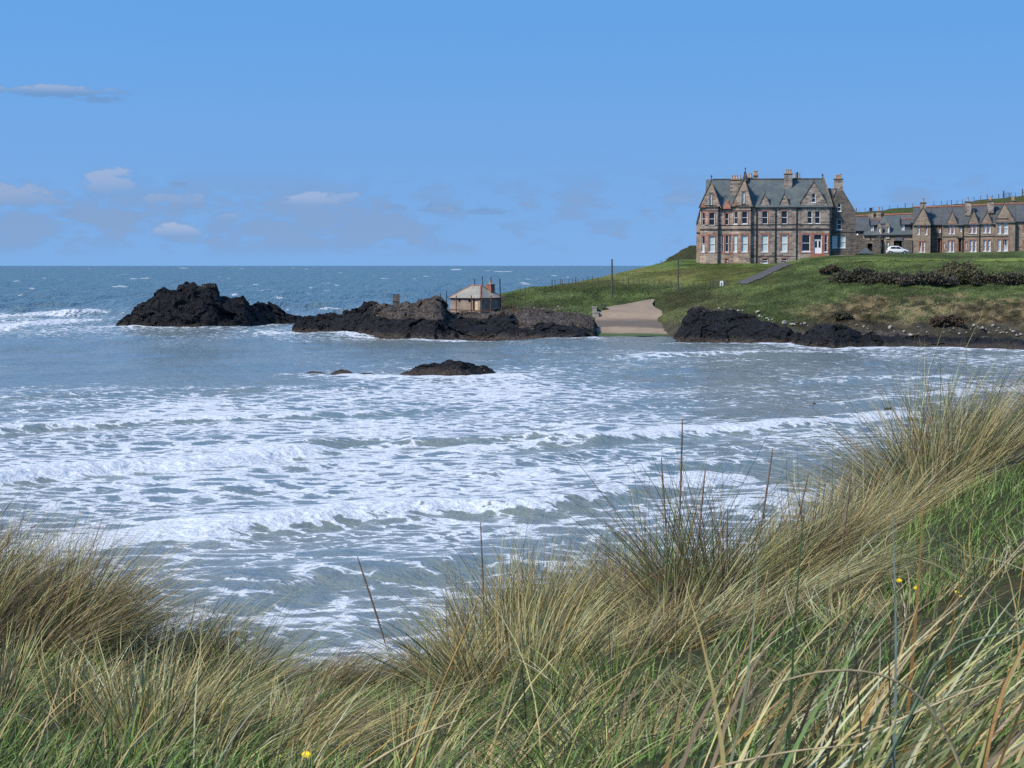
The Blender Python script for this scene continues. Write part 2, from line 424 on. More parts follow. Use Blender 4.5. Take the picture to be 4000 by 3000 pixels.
# rollers: crest line in the photo, height, foam share of its front
ROLL = [
    ([(-700, 1985), (0, 1895), (500, 1850), (900, 1808), (1250, 1770), (1400, 1757)], [.8, .80, .75, .65, .50, .15], [1, 1, 1, 1, 1, 0.5]),
    ([(-200, 2190), (450, 2125), (900, 2075), (1350, 2035), (1650, 2012), (1950, 1998), (2300, 1950), (2700, 1905)], [.2, .35, .5, .62, .66, .6, .45, .2], [1, 1, 1, .95, .75, .6, .5, .3]),
    ([(1700, 1792), (2000, 1755), (2500, 1712), (3000, 1672), (3400, 1640), (3700, 1615)], [.12, .40, .45, .45, .35, .15], [.7, .8, .85, .95, .9, .6]),
    ([(1500, 1752), (1650, 1745), (1900, 1738), (2250, 1728), (2400, 1722)], [.1, .40, .45, .40, .1], [0, 0, .05, .1, 0]),
    ([(1050, 1760), (1200, 1745), (1400, 1738), (1600, 1728)], [.1, .38, .38, .1], [0, .05, .1, 0]),
    ([(-300, 1705), (0, 1685), (400, 1665), (900, 1645), (1400, 1622), (1850, 1598)], [.45, .55, .5, .4, .35, .15], [.7, .75, .6, .55, .5, .3]),
    ([(2350, 1862), (2600, 1835), (2850, 1812), (3200, 1790)], [.1, .32, .3, .1], [.4, .4, .5, .4]),
    ([(2500, 1935), (2720, 1895), (2950, 1870), (3100, 1862)], [.1, .5, .55, .1], [.9, 1, 1, .5]),
    ([(-200, 1570), (300, 1545), (900, 1528), (1500, 1508)], [.2, .25, .25, .1], [.3, .3, .3, .2]),
    ([(2350, 1412), (2600, 1392), (3000, 1380), (3500, 1372)], [.1, .40, .35, .1], [.45, .6, .5, .4]),
    ([(2900, 1512), (3200, 1490), (3600, 1480), (4200, 1470)], [.1, .3, .3, .3], [.3, .45, .5, .5]),
    ([(1900, 2290), (2200, 2225), (2500, 2170)], [.1, .3, .1], [.3, .5, .3]),
    ([(500, 2420), (900, 2330), (1300, 2262), (1700, 2215), (2000, 2180)], [.1, .28, .3, .3, .1], [.2, .3, .35, .3, .2]),
    ([(500, 2590), (1000, 2495), (1500, 2420), (1900, 2355)], [.1, .25, .25, .1], [.3, .3, .3, .3]),
    ([(3000, 1600), (3400, 1568), (3800, 1540), (4300, 1510)], [.1, .3, .35, .35], [.4, .6, .8, .8]),
    ([(2650, 2035), (2900, 2000), (3200, 1968), (3500, 1945)], [.1, .25, .25, .1], [.3, .6, .6, .5]),
    ([(-100, 1480), (300, 1462), (700, 1450), (1100, 1438)], [.15, .2, .2, .1], [0, 0, .05, 0]),
    ([(-200, 1350), (200, 1338), (500, 1328), (700, 1322)], [.2, .35, .3, .1], [.2, .35, .4, .2]),
    ([(-300, 1310), (0, 1290), (250, 1272), (430, 1262)], [.3, .5, .5, .4], [.9, .9, .9, .9]),
    ([(-300, 1262), (0, 1242), (250, 1232), (420, 1226)], [.3, .6, .8, .6], [.7, .8, .9, .9]),
]
FX = [-600, 0, 500, 1000, 1500, 2000, 2500, 3000, 3500, 4000, 4600]
FY = [1037, 1200, 1235, 1285, 1310, 1345, 1400, 1450, 1500, 1560, 1620, 1690, 1760, 1850, 1950, 2050, 2120, 2200, 2300, 2400, 2520, 2700]
FT = [
    [.0] * 11,
    [.06, .06, .05, .05, .05, .05, .05, .05, .05, .05, .05],
    [.42, .42, .30, .15, .10, .05, .05, .05, .05, .05, .05],
    [.40, .42, .42, .40, .30, .20, .05, .05, .05, .05, .05],
    [.30, .35, .35, .38, .35, .30, .12, .10, .10, .12, .12],
    [.12, .15, .15, .12, .10, .10, .14, .22, .26, .30, .30],
    [.05, .05, .05, .05, .08, .16, .36, .38, .38, .42, .42],
    [.04, .04, .05, .10, .42, .38, .26, .30, .36, .42, .42],
    [.20, .22, .26, .34, .58, .55, .36, .40, .45, .52, .52],
    [.58, .58, .52, .58, .66, .62, .44, .34, .36, .46, .46],
    [.66, .64, .62, .66, .66, .60, .46, .38, .40, .46, .46],
    [.70, .66, .66, .62, .62, .56, .54, .50, .40, .30, .30],
    [.66, .66, .62, .60, .52, .44, .46, .36, .24, .18, .18],
    [.78, .74, .68, .60, .54, .50, .40, .26, .30, .30, .30],
    [.78, .74, .68, .64, .60, .56, .50, .52, .60, .55, .55],
    [.70, .68, .66, .64, .62, .52, .44, .46, .46, .40, .40],
    [.62, .60, .60, .62, .55, .44, .40, .40, .40, .40, .40],
    [.56, .58, .58, .50, .44, .46, .48, .42, .40, .40, .40],
    [.58, .60, .60, .50, .48, .54, .56, .46, .42, .40, .40],
    [.62, .66, .68, .60, .58, .60, .56, .46, .42, .40, .40],
    [.66, .68, .68, .64, .60, .60, .56, .46, .42, .40, .40],
    [.60, .62, .62, .56, .50, .52, .50, .46, .42, .40, .40]]
# waterlines of the rocks (photo pixels): white water gathers along them
SURF = [([(440, 1282), (600, 1285), (800, 1284), (1000, 1274), (1160, 1268)], .55),
        ([(1140, 1305), (1300, 1306), (1450, 1318), (1700, 1327), (2000, 1329), (2310, 1329)], .5),
        ([(2640, 1345), (2850, 1342), (3080, 1350), (3250, 1366), (3420, 1360), (3700, 1364), (4100, 1370)], .42),
        ([(1240, 1466), (1540, 1474), (1740, 1474), (1930, 1466)], .5),
        ([(1080, 1205), (1200, 1212), (1300, 1214), (1400, 1210), (1440, 1200)], .75)]
def seg_dist(X, Y, pts):
    best = np.full(X.shape, 1e9)
    for (a, b) in zip(pts[:-1], pts[1:]):
        dx, dy = b[0] - a[0], b[1] - a[1]
        t = np.clip(((X - a[0]) * dx + (Y - a[1]) * dy) / (dx * dx + dy * dy), 0, 1)
        best = np.minimum(best, np.hypot(X - a[0] - t * dx, Y - a[1] - t * dy))
    return best
def build_sea():
    th = np.concatenate([np.linspace(-0.62, -0.30, 40, endpoint=False), np.linspace(-0.30, 0.30, 760), np.linspace(0.30, 0.62, 41)[1:]])
    q = np.concatenate([np.linspace(2700, 1560, 60, endpoint=False), np.linspace(1560, 8, 560, endpoint=False), np.linspace(8, 1.2, 18)])
    r = F * H / q
    Rr, T = np.meshgrid(r, th)
    X = Rr * np.tan(T); Y = Rr.copy()
    s = (X - Y) / math.sqrt(2); t = (X + Y) / math.sqrt(2)
    Z = np.zeros_like(X)
    near = 1 - sstep(Y, 150, 420)
    # chop and swell
    c1 = 1 - np.abs(2 * fbm(s / 5.5, t / 13.0, seed=3, oct=3) - 1)
    c2 = fbm(s / 2.0, t / 4.5, seed=8, oct=2) - .5
    Z += near * ((c1 - .7) * 0.42 + c2 * .16)
    far = sstep(Y, 170, 420)
    f1 = 1 - np.abs(2 * fbm(s / 34.0, t / 70.0, seed=21, oct=3) - 1)
    f2 = 1 - np.abs(2 * fbm(s / 13.0, t / 26.0, seed=27, oct=3) - 1)
    Z += far * ((f1 - .7) * 2.6 + (f2 - .7) * 1.7 + (fbm(s / 4.5, t / 8.0, seed=29, oct=2) - .5) * .5)
    dens = interp2(FX, FY, FT, 2000 + F * np.tan(T), 1037 + F * H / Rr)
    lumps = fbm(X / 11.0, Y / 20.0, seed=40, oct=3) - .5
    dens = dens + lumps * 0.85 * near - .03 * near + (fbm(X / 2.6, Y / 4.2, seed=44, oct=2) - .5) * .25 * near
    # whitecaps on the open sea: breaking crests
    for L, lo, hi in ((6.0, 330, 900), (14.0, 600, 2500), (45.0, 1800, 12000)):
        wgt = sstep(Y, lo, lo * 1.5) * (1 - sstep(Y, hi * .7, hi))
        wc = fbm(s / L + 3, t / (1.0 * L), seed=50 + int(L), oct=2)
        wd = fbm(s / (L * .4), t / (.45 * L), seed=60 + int(L), oct=2)
        dens = dens + wgt * sstep(wc + .5 * wd, 1.045, 1.18) * .9
    wgreen = np.zeros_like(X)
    for pts, amp, fo in ROLL:
        wx, wy = px2s([p[0] for p in pts], [p[1] for p in pts])
        ps = (wx - wy) / math.sqrt(2); pt = (wx + wy) / math.sqrt(2)
        o = np.argsort(pt); ps, pt = ps[o], pt[o]
        A = np.interp(t, pt, np.asarray(amp)[o], left=0, right=0); Fo = np.interp(t, pt, np.asarray(fo)[o], left=0, right=0)
        endf = sstep(t, pt[0] - .1, pt[0] + 3) * (1 - sstep(t, pt[-1] - 3, pt[-1] + .1))
        wob = (fbm(t / 3.0, t * 0 + .5, seed=70, oct=3) - .5) * 2.4
        d = s - np.interp(t, pt, ps) + wob
        far_k = np.clip(wy.mean() / 110.0, 1.0, 2.5)
        d = d / far_k
        prof = np.where(d < 0, np.exp(-(d / 3.4) ** 2), np.exp(-(np.abs(d) / 1.05) ** 2.2))
        Z += .8 * A * endf * prof * (0.88 + .35 * c2)
        hit = A * endf > .03
        fr = endf * np.where(d < 0, np.exp(-(d / 1.6) ** 2), np.exp(-(d / 1.3) ** 2)) * sstep(A, .05, .3)
        dens = np.where(hit, dens + fr * (Fo * 1.25 - .35), dens)
        # clear green face ahead of the crest, torn foam behind
        face = endf * np.exp(-((d - 1.6) / 0.9) ** 2) * sstep(A, .1, .4)
        dens = dens - face * .55 * (1 - .55 * Fo)
        wgreen = np.maximum(wgreen, face)
        tail = endf * np.where((d < 0) & (d > -14), (1 + d / 14), 0) * Fo * sstep(A, .15, .45)
        dens = dens + tail * .13
        # tumbling white water stands rough
        Z += fr * sstep(Fo, .6, 1) * (vnoise(X / .35, Y / .5, seed=90) - .5) * .13 * np.clip(A, 0, .8)
    for pts, k in SURF:
        wx, wy = px2s([p[0] for p in pts], [p[1] for p in pts])
        d = seg_dist(X, Y, list(zip(wx, wy)))
        n = fbm(X / 2.2, Y / 4.0, seed=33, oct=3)
        g = np.exp(-(d / (1.0 + 5.5 * n ** 2)) ** 1.5)
        dens = dens + g * k * 1.5
        Z += g * k * .35 * (fbm(X / .8, Y / 1.2, seed=35, oct=2))
    v = np.stack([X, Y, Z], -1).reshape(-1, 3)
    m, T_, b = mat_new('sea_water')
    pos = geo_pos(T_)
    fo = T_.attr('foam').outputs['Fac']; dist = T_.attr('reach').outputs['Fac']; gr = T_.attr('face').outputs['Fac']
    spx = T_.new('ShaderNodeSeparateXYZ'); T_.l.new(pos, spx.inputs[0])
    flat = T_.new('ShaderNodeCombineXYZ'); T_.l.new(spx.outputs[0], flat.inputs[0]); T_.l.new(spx.outputs[1], flat.inputs[1])
    mp = T_.new('ShaderNodeMapping'); T_.l.new(flat.outputs[0], mp.inputs[0]); mp.inputs['Rotation'].default_value = (0, 0, R(18)); mp.inputs['Scale'].default_value = (.66, .74, 1)
    w1 = T_.noise(mp.outputs[0], .55, 3.0, .6, dim='2D'); w2 = T_.noise(mp.outputs[0], 2.6, 3.0, .6, dim='2D')
    wv = T_.vm('ADD', mp.outputs[0], T_.vm('ADD', T_.vm('SCALE', w1.outputs[1], sc=.9), T_.vm('SCALE', w2.outputs[1], sc=.36)))
    def cells(scale):
        vo = T_.new('ShaderNodeTexVoronoi'); vo.voronoi_dimensions = '2D'; vo.feature = 'DISTANCE_TO_EDGE'
        T_.l.new(wv, vo.inputs['Vector']); vo.inputs['Scale'].default_value = scale
        return vo.outputs['Distance']
    sw = T_.noise(flat.outputs[0], .11, 2.0, .5, dim='2D')
    kx = T_.smooth(sw.outputs[0], .42, .60)
    b1, b2 = cells(.60), cells(1.15)
    big = T_.m('ADD', T_.m('MULTIPLY', b1, T_.m('SUBTRACT', 1.0, kx)), T_.m('MULTIPLY', b2, kx))
    small = cells(2.6)
    n1 = T_.noise(wv, .9, 4.0, .62, dim='2D'); n3 = T_.noise(mp.outputs[0], 5.0, 4.0, .65, dim='2D')
    # how far from foam a spot lies: small on the lace, large mid-cell
    patt = T_.m('ADD', T_.m('MULTIPLY', T_.smooth(big, 0.0, .40), .58), T_.m('MULTIPLY', T_.smooth(small, 0.0, .34), .22))
    patt = T_.m('ADD', patt, T_.m('MULTIPLY', T_.smooth(n1.outputs[0], .28, .72), .30))
    patt = T_.m('ADD', patt, T_.m('MULTIPLY', T_.m('SUBTRACT', n3.outputs[0], .5), .20))
    k = T_.m('SUBTRACT', T_.m('ADD', T_.m('MULTIPLY', fo, .92), -0.075), patt)
    foam = T_.smooth(k, -.09, .08)
    thin = T_.smooth(k, -.30, .02, 0.0, .16)
    foam = T_.m('MAXIMUM', foam, T_.m('MULTIPLY', thin, T_.smooth(fo, .1, .3)))
    # water: green grey and sandy inshore, deep blue green outside
    wcol = T_.mixc(dist, (0.185, 0.200, 0.175, 1), (0.085, 0.128, 0.122, 1))
    wn = T_.noise(flat.outputs[0], .06, 3.0, .5, dim='2D')
    wcol = T_.mixc(T_.smooth(wn.outputs[0], .4, .65, 0, .45), wcol, (0.130, 0.172, 0.170, 1))
    wcol = T_.mixc(T_.m('MULTIPLY', gr, .7), wcol, (0.175, 0.205, 0.165, 1))
    fcol = T_.mixc(T_.smooth(n3.outputs[0], .3, .7), (0.44, 0.47, 0.50, 1), (0.68, 0.70, 0.72, 1))
    c = T_.mixc(foam, wcol, fcol)
    T_.l.new(c, b.inputs['Base Color'])
    rough = T_.m('ADD', T_.m('MULTIPLY', dist, .10), .13)
    rough = T_.m('ADD', rough, T_.m('MULTIPLY', foam, .55), clamp=True)
    T_.l.new(rough, b.inputs['Roughness']); b.inputs['IOR'].default_value = 1.333
    T_.l.new(T_.m('SUBTRACT', T_.m('SUBTRACT', .40, T_.m('MULTIPLY', dist, .10)), T_.m('MULTIPLY', foam, .3)), b.inputs['Specular IOR Level'])
    bm1 = T_.noise(mp.outputs[0], 1.1, 4.0, .6, dim='2D'); 
    hgt = T_.m('ADD', T_.m('MULTIPLY', bm1.outputs[0], .36), T_.m('MULTIPLY', foam, .03))
    hgt = T_.m('ADD', hgt, T_.m('MULTIPLY', n3.outputs[0], .025))
    mf = T_.new('ShaderNodeMapping'); T_.l.new(flat.outputs[0], mf.inputs[0]); mf.inputs['Scale'].default_value = (.085, .020, 1)
    nf = T_.noise(mf.outputs[0], 1.0, 5.0, .68, dim='2D')
    hgt = T_.m('ADD', hgt, T_.m('MULTIPLY', T_.m('MULTIPLY', nf.outputs[0], dist), 9.0))
    wcol2 = T_.mixc(T_.m('MULTIPLY', T_.smooth(nf.outputs[0], .50, .66), T_.m('MULTIPLY', dist, .55)), wcol, (0.085, 0.150, 0.150, 1))  # light and dark of the far wave streaks put into the water colour
    T_.l.new(T_.mixc(foam, wcol2, fcol), b.inputs['Base Color'])
    bn = T_.new('ShaderNodeBump'); bn.inputs['Strength'].default_value = .85; bn.inputs['Distance'].default_value = 1.0
    T_.l.new(hgt, bn.inputs['Height']); T_.l.new(bn.outputs[0], b.inputs['Normal'])
    o = np_mesh('sea', v, grid_faces(*X.shape)[:, ::-1], m, None, True,
                {'foam': np.clip(dens, 0, 1.3).ravel(), 'reach': sstep(Y, 150, 620).ravel(), 'face': wgreen.ravel()})
    tag(o, 'rough blue green sea with lines of white surf rolling into the bay', 'sea', None, 'structure')
build_sea()

# ================================================================== HEADLAND
PROF = {
    1760: [(262, 1420), (284, 1330), (294, 1250), (300, 1222), (310, 1225), (318, 1300), (335, 1420)],
    1850: [(264, 1420), (284, 1320), (294, 1240), (300, 1216), (310, 1212), (320, 1240), (330, 1320), (350, 1420)],
    1960: [(266, 1420), (284, 1320), (294, 1245), (301, 1215), (309, 1172), (317, 1148), (324, 1152), (336, 1290), (360, 1420)],
    2000: [(268, 1420), (286, 1315), (295, 1240), (303, 1200), (310, 1165), (318, 1138), (326, 1140), (345, 1290), (365, 1420)],
    2160: [(272, 1420), (287, 1310), (295, 1236), (300, 1205), (310, 1160), (322, 1118), (332, 1118), (350, 1250), (370, 1420)],
    2330: [(276, 1420), (288, 1320), (296, 1240), (302, 1200), (312, 1150), (320, 1112), (332, 1086), (342, 1090), (360, 1200), (380, 1420)],
    2400: [(276, 1420), (288, 1325), (296, 1250), (301, 1212), (312, 1155), (320, 1114), (335, 1068), (345, 1070), (365, 1200), (385, 1420)],
    2560: [(276, 1420), (287, 1325), (296, 1245), (304, 1190), (312, 1157), (320, 1120), (335, 1060), (344, 1032), (352, 1032), (380, 1200), (400, 1420)],
    2640: [(270, 1420), (284, 1300), (292, 1230), (300, 1185), (310, 1150), (320, 1122), (335, 1050), (345, 1018), (356, 1012), (380, 1080), (420, 1420)],
    2720: [(264, 1420), (274, 1320), (284, 1240), (293, 1195), (305, 1150), (318, 1115), (330, 1060), (340, 1030), (350, 1016), (370, 1004), (420, 1040)],
    2850: [(258, 1420), (268, 1310), (276, 1240), (286, 1195), (300, 1142), (315, 1105), (328, 1060), (338, 1031), (350, 1022), (420, 1010)],
    3000: [(254, 1420), (263, 1315), (270, 1250), (280, 1195), (295, 1142), (310, 1095), (325, 1055), (337, 1031), (350, 1018), (420, 1005)],
    3085: [(252, 1420), (262, 1315), (269, 1255), (280, 1190), (295, 1125), (310, 1075), (324, 1042), (334, 1030), (342, 1020), (350, 1010), (420, 1002)],
    3130: [(252, 1420), (262, 1315), (268, 1260), (280, 1185), (295, 1112), (310, 1062), (322, 1026), (330, 1012), (338, 1007), (350, 1005), (420, 998)],
    3250: [(250, 1420), (259, 1315), (267, 1262), (278, 1185), (292, 1112), (305, 1056), (318, 1012), (326, 1001), (338, 999), (360, 994), (420, 990)],
    3450: [(247, 1420), (256, 1325), (264, 1275), (274, 1195), (288, 1122), (302, 1060), (312, 1026), (318, 1020), (324, 1004), (335, 995), (350, 993), (420, 988)],
    3700: [(244, 1420), (252, 1330), (260, 1285), (272, 1195), (286, 1122), (300, 1066), (310, 1032), (316, 1021), (322, 1012), (332, 994), (350, 989), (420, 985)],
    4000: [(241, 1420), (250, 1332), (258, 1288), (270, 1195), (285, 1122), (300, 1072), (310, 1037), (318, 1014), (325, 1003), (335, 985), (350, 982), (420, 978)],
    4800: [(238, 1420), (248, 1335), (257, 1288), (270, 1190), (285, 1112), (300, 1062), (310, 1030), (318, 1008), (325, 997), (335, 978), (350, 974), (420, 970)],
}
TPX = np.arange(1740, 4780, 8.0)
TY = np.concatenate([np.arange(238, 350, 0.45), np.arange(350, 421, 1.2)])
_cols = sorted(PROF)
_zt = np.zeros((len(_cols), len(TY)))
for _i, _c in enumerate(_cols):
    _yy = [a for a, b in PROF[_c]]; _pp = [b for a, b in PROF[_c]]
    _zt[_i] = H + (1037 - np.interp(TY, _yy, _pp)) / F * TY
def _smooth1(z, n):
    k = np.hanning(n + 2)[1:-1]; k /= k.sum()
    zp = np.pad(z, ((0, 0), (n // 2, n // 2)), mode='edge')
    return np.stack([np.convolve(r, k, 'valid') for r in zp])
_zt = _smooth1(_zt, 9)
TZ = np.stack([np.interp(TPX, _cols, _zt[:, j]) for j in range(len(TY))], 1)      # [px, Y]
TZ = _smooth1(TZ.T, 9).T
_PX, _YY = np.meshgrid(TPX, TY, indexing='ij')
_XX = (_PX - 2000) / F * _YY
_rough = 1.0
_py0 = 1037 - (TZ - H) / _YY * F
# rough pasture bumps; the lawns by the houses stay smooth
_lawn = np.maximum(sstep(_py0, 1135, 1090) * (1 - sstep(_PX, 2950, 3060)), 0)
_calm = np.clip(np.maximum(_lawn, sstep(_YY, 312, 322) * sstep(_PX, 3000, 3100)), 0, 1)
_bk = sstep(_PX, 3060, 3300) * sstep(_py0, 1140, 1180)
TZ = TZ + (1 - .82 * _calm) * ((fbm(_XX / 3.2, _YY / 3.2, seed=5, oct=3) - .5) * .9 + (fbm(_XX / 1.0, _YY / 1.0, seed=6, oct=2) - .5) * .42) + _bk * (fbm(_XX / 1.6, _YY / 1.6, seed=9, oct=3) - .5) * 1.3
def landz(px, Y):
    return interp2(TPX, TY, TZ.T, px, Y)
def land_at(px, py):
    """first land surface met by the sight line through a pixel"""
    zz = landz(np.full(TY.shape, float(px)), TY)
    p = 1037 - (zz - H) / TY * F
    ok = np.where((p <= py) & (zz > 0))[0]
    j = ok[0] if len(ok) else int(np.argmin(np.where(zz > 0, p, 9e9)))
    Y = TY[j]
    return Vector(((px - 2000) / F * Y, Y, zz[j]))
def land_on(px, Y):
    return Vector(((px - 2000) / F * Y, Y, float(landz(np.array([float(px)]), np.array([float(Y)]))[0])))

def grass_mat(name='rough_grass'):
    m, T, b = mat_new(name)
    p = geo_pos(T)
    n1 = T.noise(p, .55, 4.0, .62); n2 = T.noise(p, 3.4, 4.0, .65)
    mp = T.new('ShaderNodeMapping'); T.l.new(p, mp.inputs[0]); mp.inputs['Scale'].default_value = (2.4, 2.4, .8)
    n3 = T.noise(mp.outputs[0], 1.6, 4.0, .7)
    col = T.attr('zone').outputs['Color']
    c = T.mixc(T.smooth(n1.outputs[0], .36, .68, 0, .55), col, T.mixc(1.0, col, (1.25, 1.12, .75, 1), 'MULTIPLY'))
    c = T.mixc(T.smooth(n2.outputs[0], .40, .66, 0, .75), c, T.mixc(1.0, c, (.42, .5, .42, 1), 'MULTIPLY'))
    c = T.mixc(T.smooth(n3.outputs[0], .5, .75, 0, .5), c, T.mixc(1.0, c, (1.55, 1.4, 1.15, 1), 'MULTIPLY'))
    T.l.new(c, b.inputs['Base Color']); b.inputs['Roughness'].default_value = .95; b.inputs['Specular IOR Level'].default_value = .1
    bn = T.new('ShaderNodeBump'); bn.inputs['Strength'].default_value = 1.0; bn.inputs['Distance'].default_value = .4
    T.l.new(T.m('ADD', n2.outputs[0], n3.outputs[0]), bn.inputs['Height']); T.l.new(bn.outputs[0], b.inputs['Normal'])
    return m
GRASS = grass_mat()
def lerp3(a, b, k): return a + (np.asarray(b) - a) * k[..., None]
def zone_colour(PXg, PYg, Xg, Yg):
    """what grows where: lawn, rough pasture, dead bracken on the bank, bare earth by the shore"""
    n = fbm(Xg / 4.0, Yg / 4.0, seed=15, oct=4); n2 = fbm(Xg / 1.3, Yg / 1.3, seed=16, oct=3)
    pyj = PYg + (n - .5) * 46 + (n2 - .5) * 22
    c = np.zeros(PXg.shape + (3,)); c[...] = (0.088, 0.118, 0.042)
    field = sstep(pyj, 1128, 1098) * (1 - sstep(PXg, 2900, 3080))
    c = lerp3(c, (0.145, 0.160, 0.050), field)
    c = lerp3(c, (0.19, 0.170, 0.066), field * sstep(n, .52, .66) * .7)
    c = lerp3(c, (0.105, 0.150, 0.042), field * sstep(PYg, 1055, 1035))
    band = sstep(PXg, 2500, 2620) * sstep(pyj, 1120, 1150) * (1 - sstep(PXg, 2800, 3000))
    c = lerp3(c, (0.092, 0.090, 0.042), band * .75)
    bank = sstep(PXg + (n - .5) * 300, 3060, 3320) * sstep(pyj, 1145, 1175)
    c = lerp3(c, (0.125, 0.094, 0.056), bank * (.38 + .5 * sstep(n, .40, .58)))
    c = lerp3(c, (0.075, 0.052, 0.033), bank * sstep(pyj, 1215, 1265) * .6)
    c = lerp3(c, (0.21, 0.165, 0.095), bank * sstep(n2, .54, .66) * .8)
    c = lerp3(c, (0.045, 0.042, 0.026), bank * sstep(n2, .46, .36) * .75)
    top_ = sstep(PXg, 3040, 3120) * sstep(pyj, 1060, 1030)
    c = lerp3(c, (0.110, 0.145, 0.048), top_)
    low = sstep(PYg, 1245, 1275)
    c = lerp3(c, (0.070, 0.062, 0.050), low * .9)
    lft = (1 - sstep(PXg, 2080, 2320)) * sstep(PYg, 1185, 1205)
    c = lerp3(c, (0.085, 0.072, 0.055), lft * .8)
    c = c * (.72 + .56 * sstep(fbm(Xg / 6.5, Yg / 6.5, seed=18, oct=4), .36, .64))[..., None] * (.84 + .32 * sstep(n2, .38, .62))[..., None]
    return c
_pyf = 1037 - (TZ - H) / _YY * F
_v = np.stack([_XX, _YY, TZ], -1).reshape(-1, 3)
headland = np_mesh('headland', _v, grid_faces(len(TPX), len(TY)), GRASS, None, True, None,
                   {'zone': zone_colour(_PX, _pyf, _XX, _YY).reshape(-1, 3)})
tag(headland, 'green grassy headland sloping down to the bay below the houses', 'headland', None, 'structure')

# hill behind the houses -----------------------------------------------------
HR = [(2540, 1060), (2590, 1032), (2620, 1012), (2640, 1000), (2658, 986), (2676, 973), (2700, 967), (2740, 963), (2900, 930), (3150, 880), (3340, 832), (3420, 826), (3500, 817),
      (3600, 807), (3680, 802), (3760, 797), (3800, 786), (3850, 779), (3900, 776), (3950, 771), (4010, 764), (4300, 735), (4800, 700)]
def hillz(px, k, ytop=470.0):
    """k 0 at the foot, 1 on the ridge, up to 1.4 behind"""
    py = np.interp(px, [a for a, b in HR], [b for a, b in HR])
    Yt = np.interp(px, [2540, 2760, 3340, 4800], [392, 400, 470, 480])
    Y = Yt - 60 * (1 - k)
    zt = H + (1037 - py) / F * Yt
    foot = np.minimum(zt, H + .5)
    z = foot - 6 * (1 - np.clip(k * 3, 0, 1)) + (zt - foot) * sstep(k, 0.1, 1.0) ** .9 - (np.clip(k - 1, 0, 1) * 4) ** 1.6 * 5
    return (px - 2000) / F * Y, Y, z
_hp, _hk = np.meshgrid(np.arange(2540, 4780, 9.0), np.linspace(0, 1.4, 60), indexing='ij')
_hx, _hy, _hz = hillz(_hp, _hk)
_hz = _hz + (fbm(_hx / 4, _hy / 4, seed=31, oct=4) - .5) * .9 * (1 - np.exp(-((_hk - 1) / .05) ** 2) * .6) + (fbm(_hx / 1.2, _hy / 1.2, seed=33, oct=3) - .5) * np.where(_hp < 2760, 1.6, .3)
_hn = fbm(_hx / 7, _hy / 7, seed=32, oct=4)
_hc = np.zeros(_hp.shape + (3,)); _hc[...] = (0.085, 0.105, 0.040)
_hc = lerp3(_hc, (0.12, 0.095, 0.055), sstep(_hn, .48, .62) * sstep(_hp, 3550, 3800))
_hc = lerp3(_hc, (0.070, 0.072, 0.036), (1 - sstep(_hp, 2700, 2900)) * .9)
hill = np_mesh('hill', np.stack([_hx, _hy, _hz], -1).reshape(-1, 3), grid_faces(*_hp.shape), GRASS, None, True, None, {'zone': _hc.reshape(-1, 3)})
tag(hill, 'grassy hill with a fence along its skyline behind the terrace', 'hill', None, 'structure')

def drape(name, edge_a, edge_b, mat, lift=.05, n=30, m_=8, rough=0.0):
    """a strip laid over the land between two photo polylines"""
    ta = np.linspace(0, 1, n)
    def res(e):
        k = np.linspace(0, 1, len(e)); return np.interp(ta, k, [p[0] for p in e]), np.interp(ta, k, [p[1] for p in e])
    ax, ay = res(edge_a); bx, by = res(edge_b)
    v = []
    for i in range(n):
        for j in range(m_):
            f = j / (m_ - 1)
            jx = (vnoise(np.array([i * .55]), np.array([f * 3]), seed=91)[0] - .5) * rough if j in (0, m_ - 1) else 0
            p = land_at(ax[i] + (bx[i] - ax[i]) * f + jx, ay[i] + (by[i] - ay[i]) * f)
            v.append((p.x, p.y, p.z + lift))
    return np_mesh(name, np.array(v), grid_faces(n, m_), mat, None, True)
m_path, T, b = mat_new('tarmac_drive')
n1 = T.noise(geo_pos(T), 1.2, 5.0, .65)
T.l.new(T.ramp(n1.outputs[0], [(.3, (.05, .048, .048)), (.7, (.095, .088, .082))]), b.inputs['Base Color']); b.inputs['Roughness'].default_value = .9
drive = drape('drive', [(2868, 1110), (2910, 1092), (2960, 1070), (3010, 1047), (3052, 1030)], [(2915, 1112), (2960, 1094), (3008, 1072), (3058, 1048), (3098, 1033)], m_path, .10, 26, 6, 8)
tag(drive, 'narrow dark tarmac drive climbing the lawn to the big house', 'drive', None, 'structure')
m_track, T, b = mat_new('mown_strip')
n1 = T.noise(geo_pos(T), .8, 5.0, .65)
T.l.new(T.ramp(n1.outputs[0], [(.3, (.12, .16, .04)), (.7, (.18, .215, .055))]), b.inputs['Base Color']); b.inputs['Roughness'].default_value = .95; b.inputs['Specular IOR Level'].default_value = .05

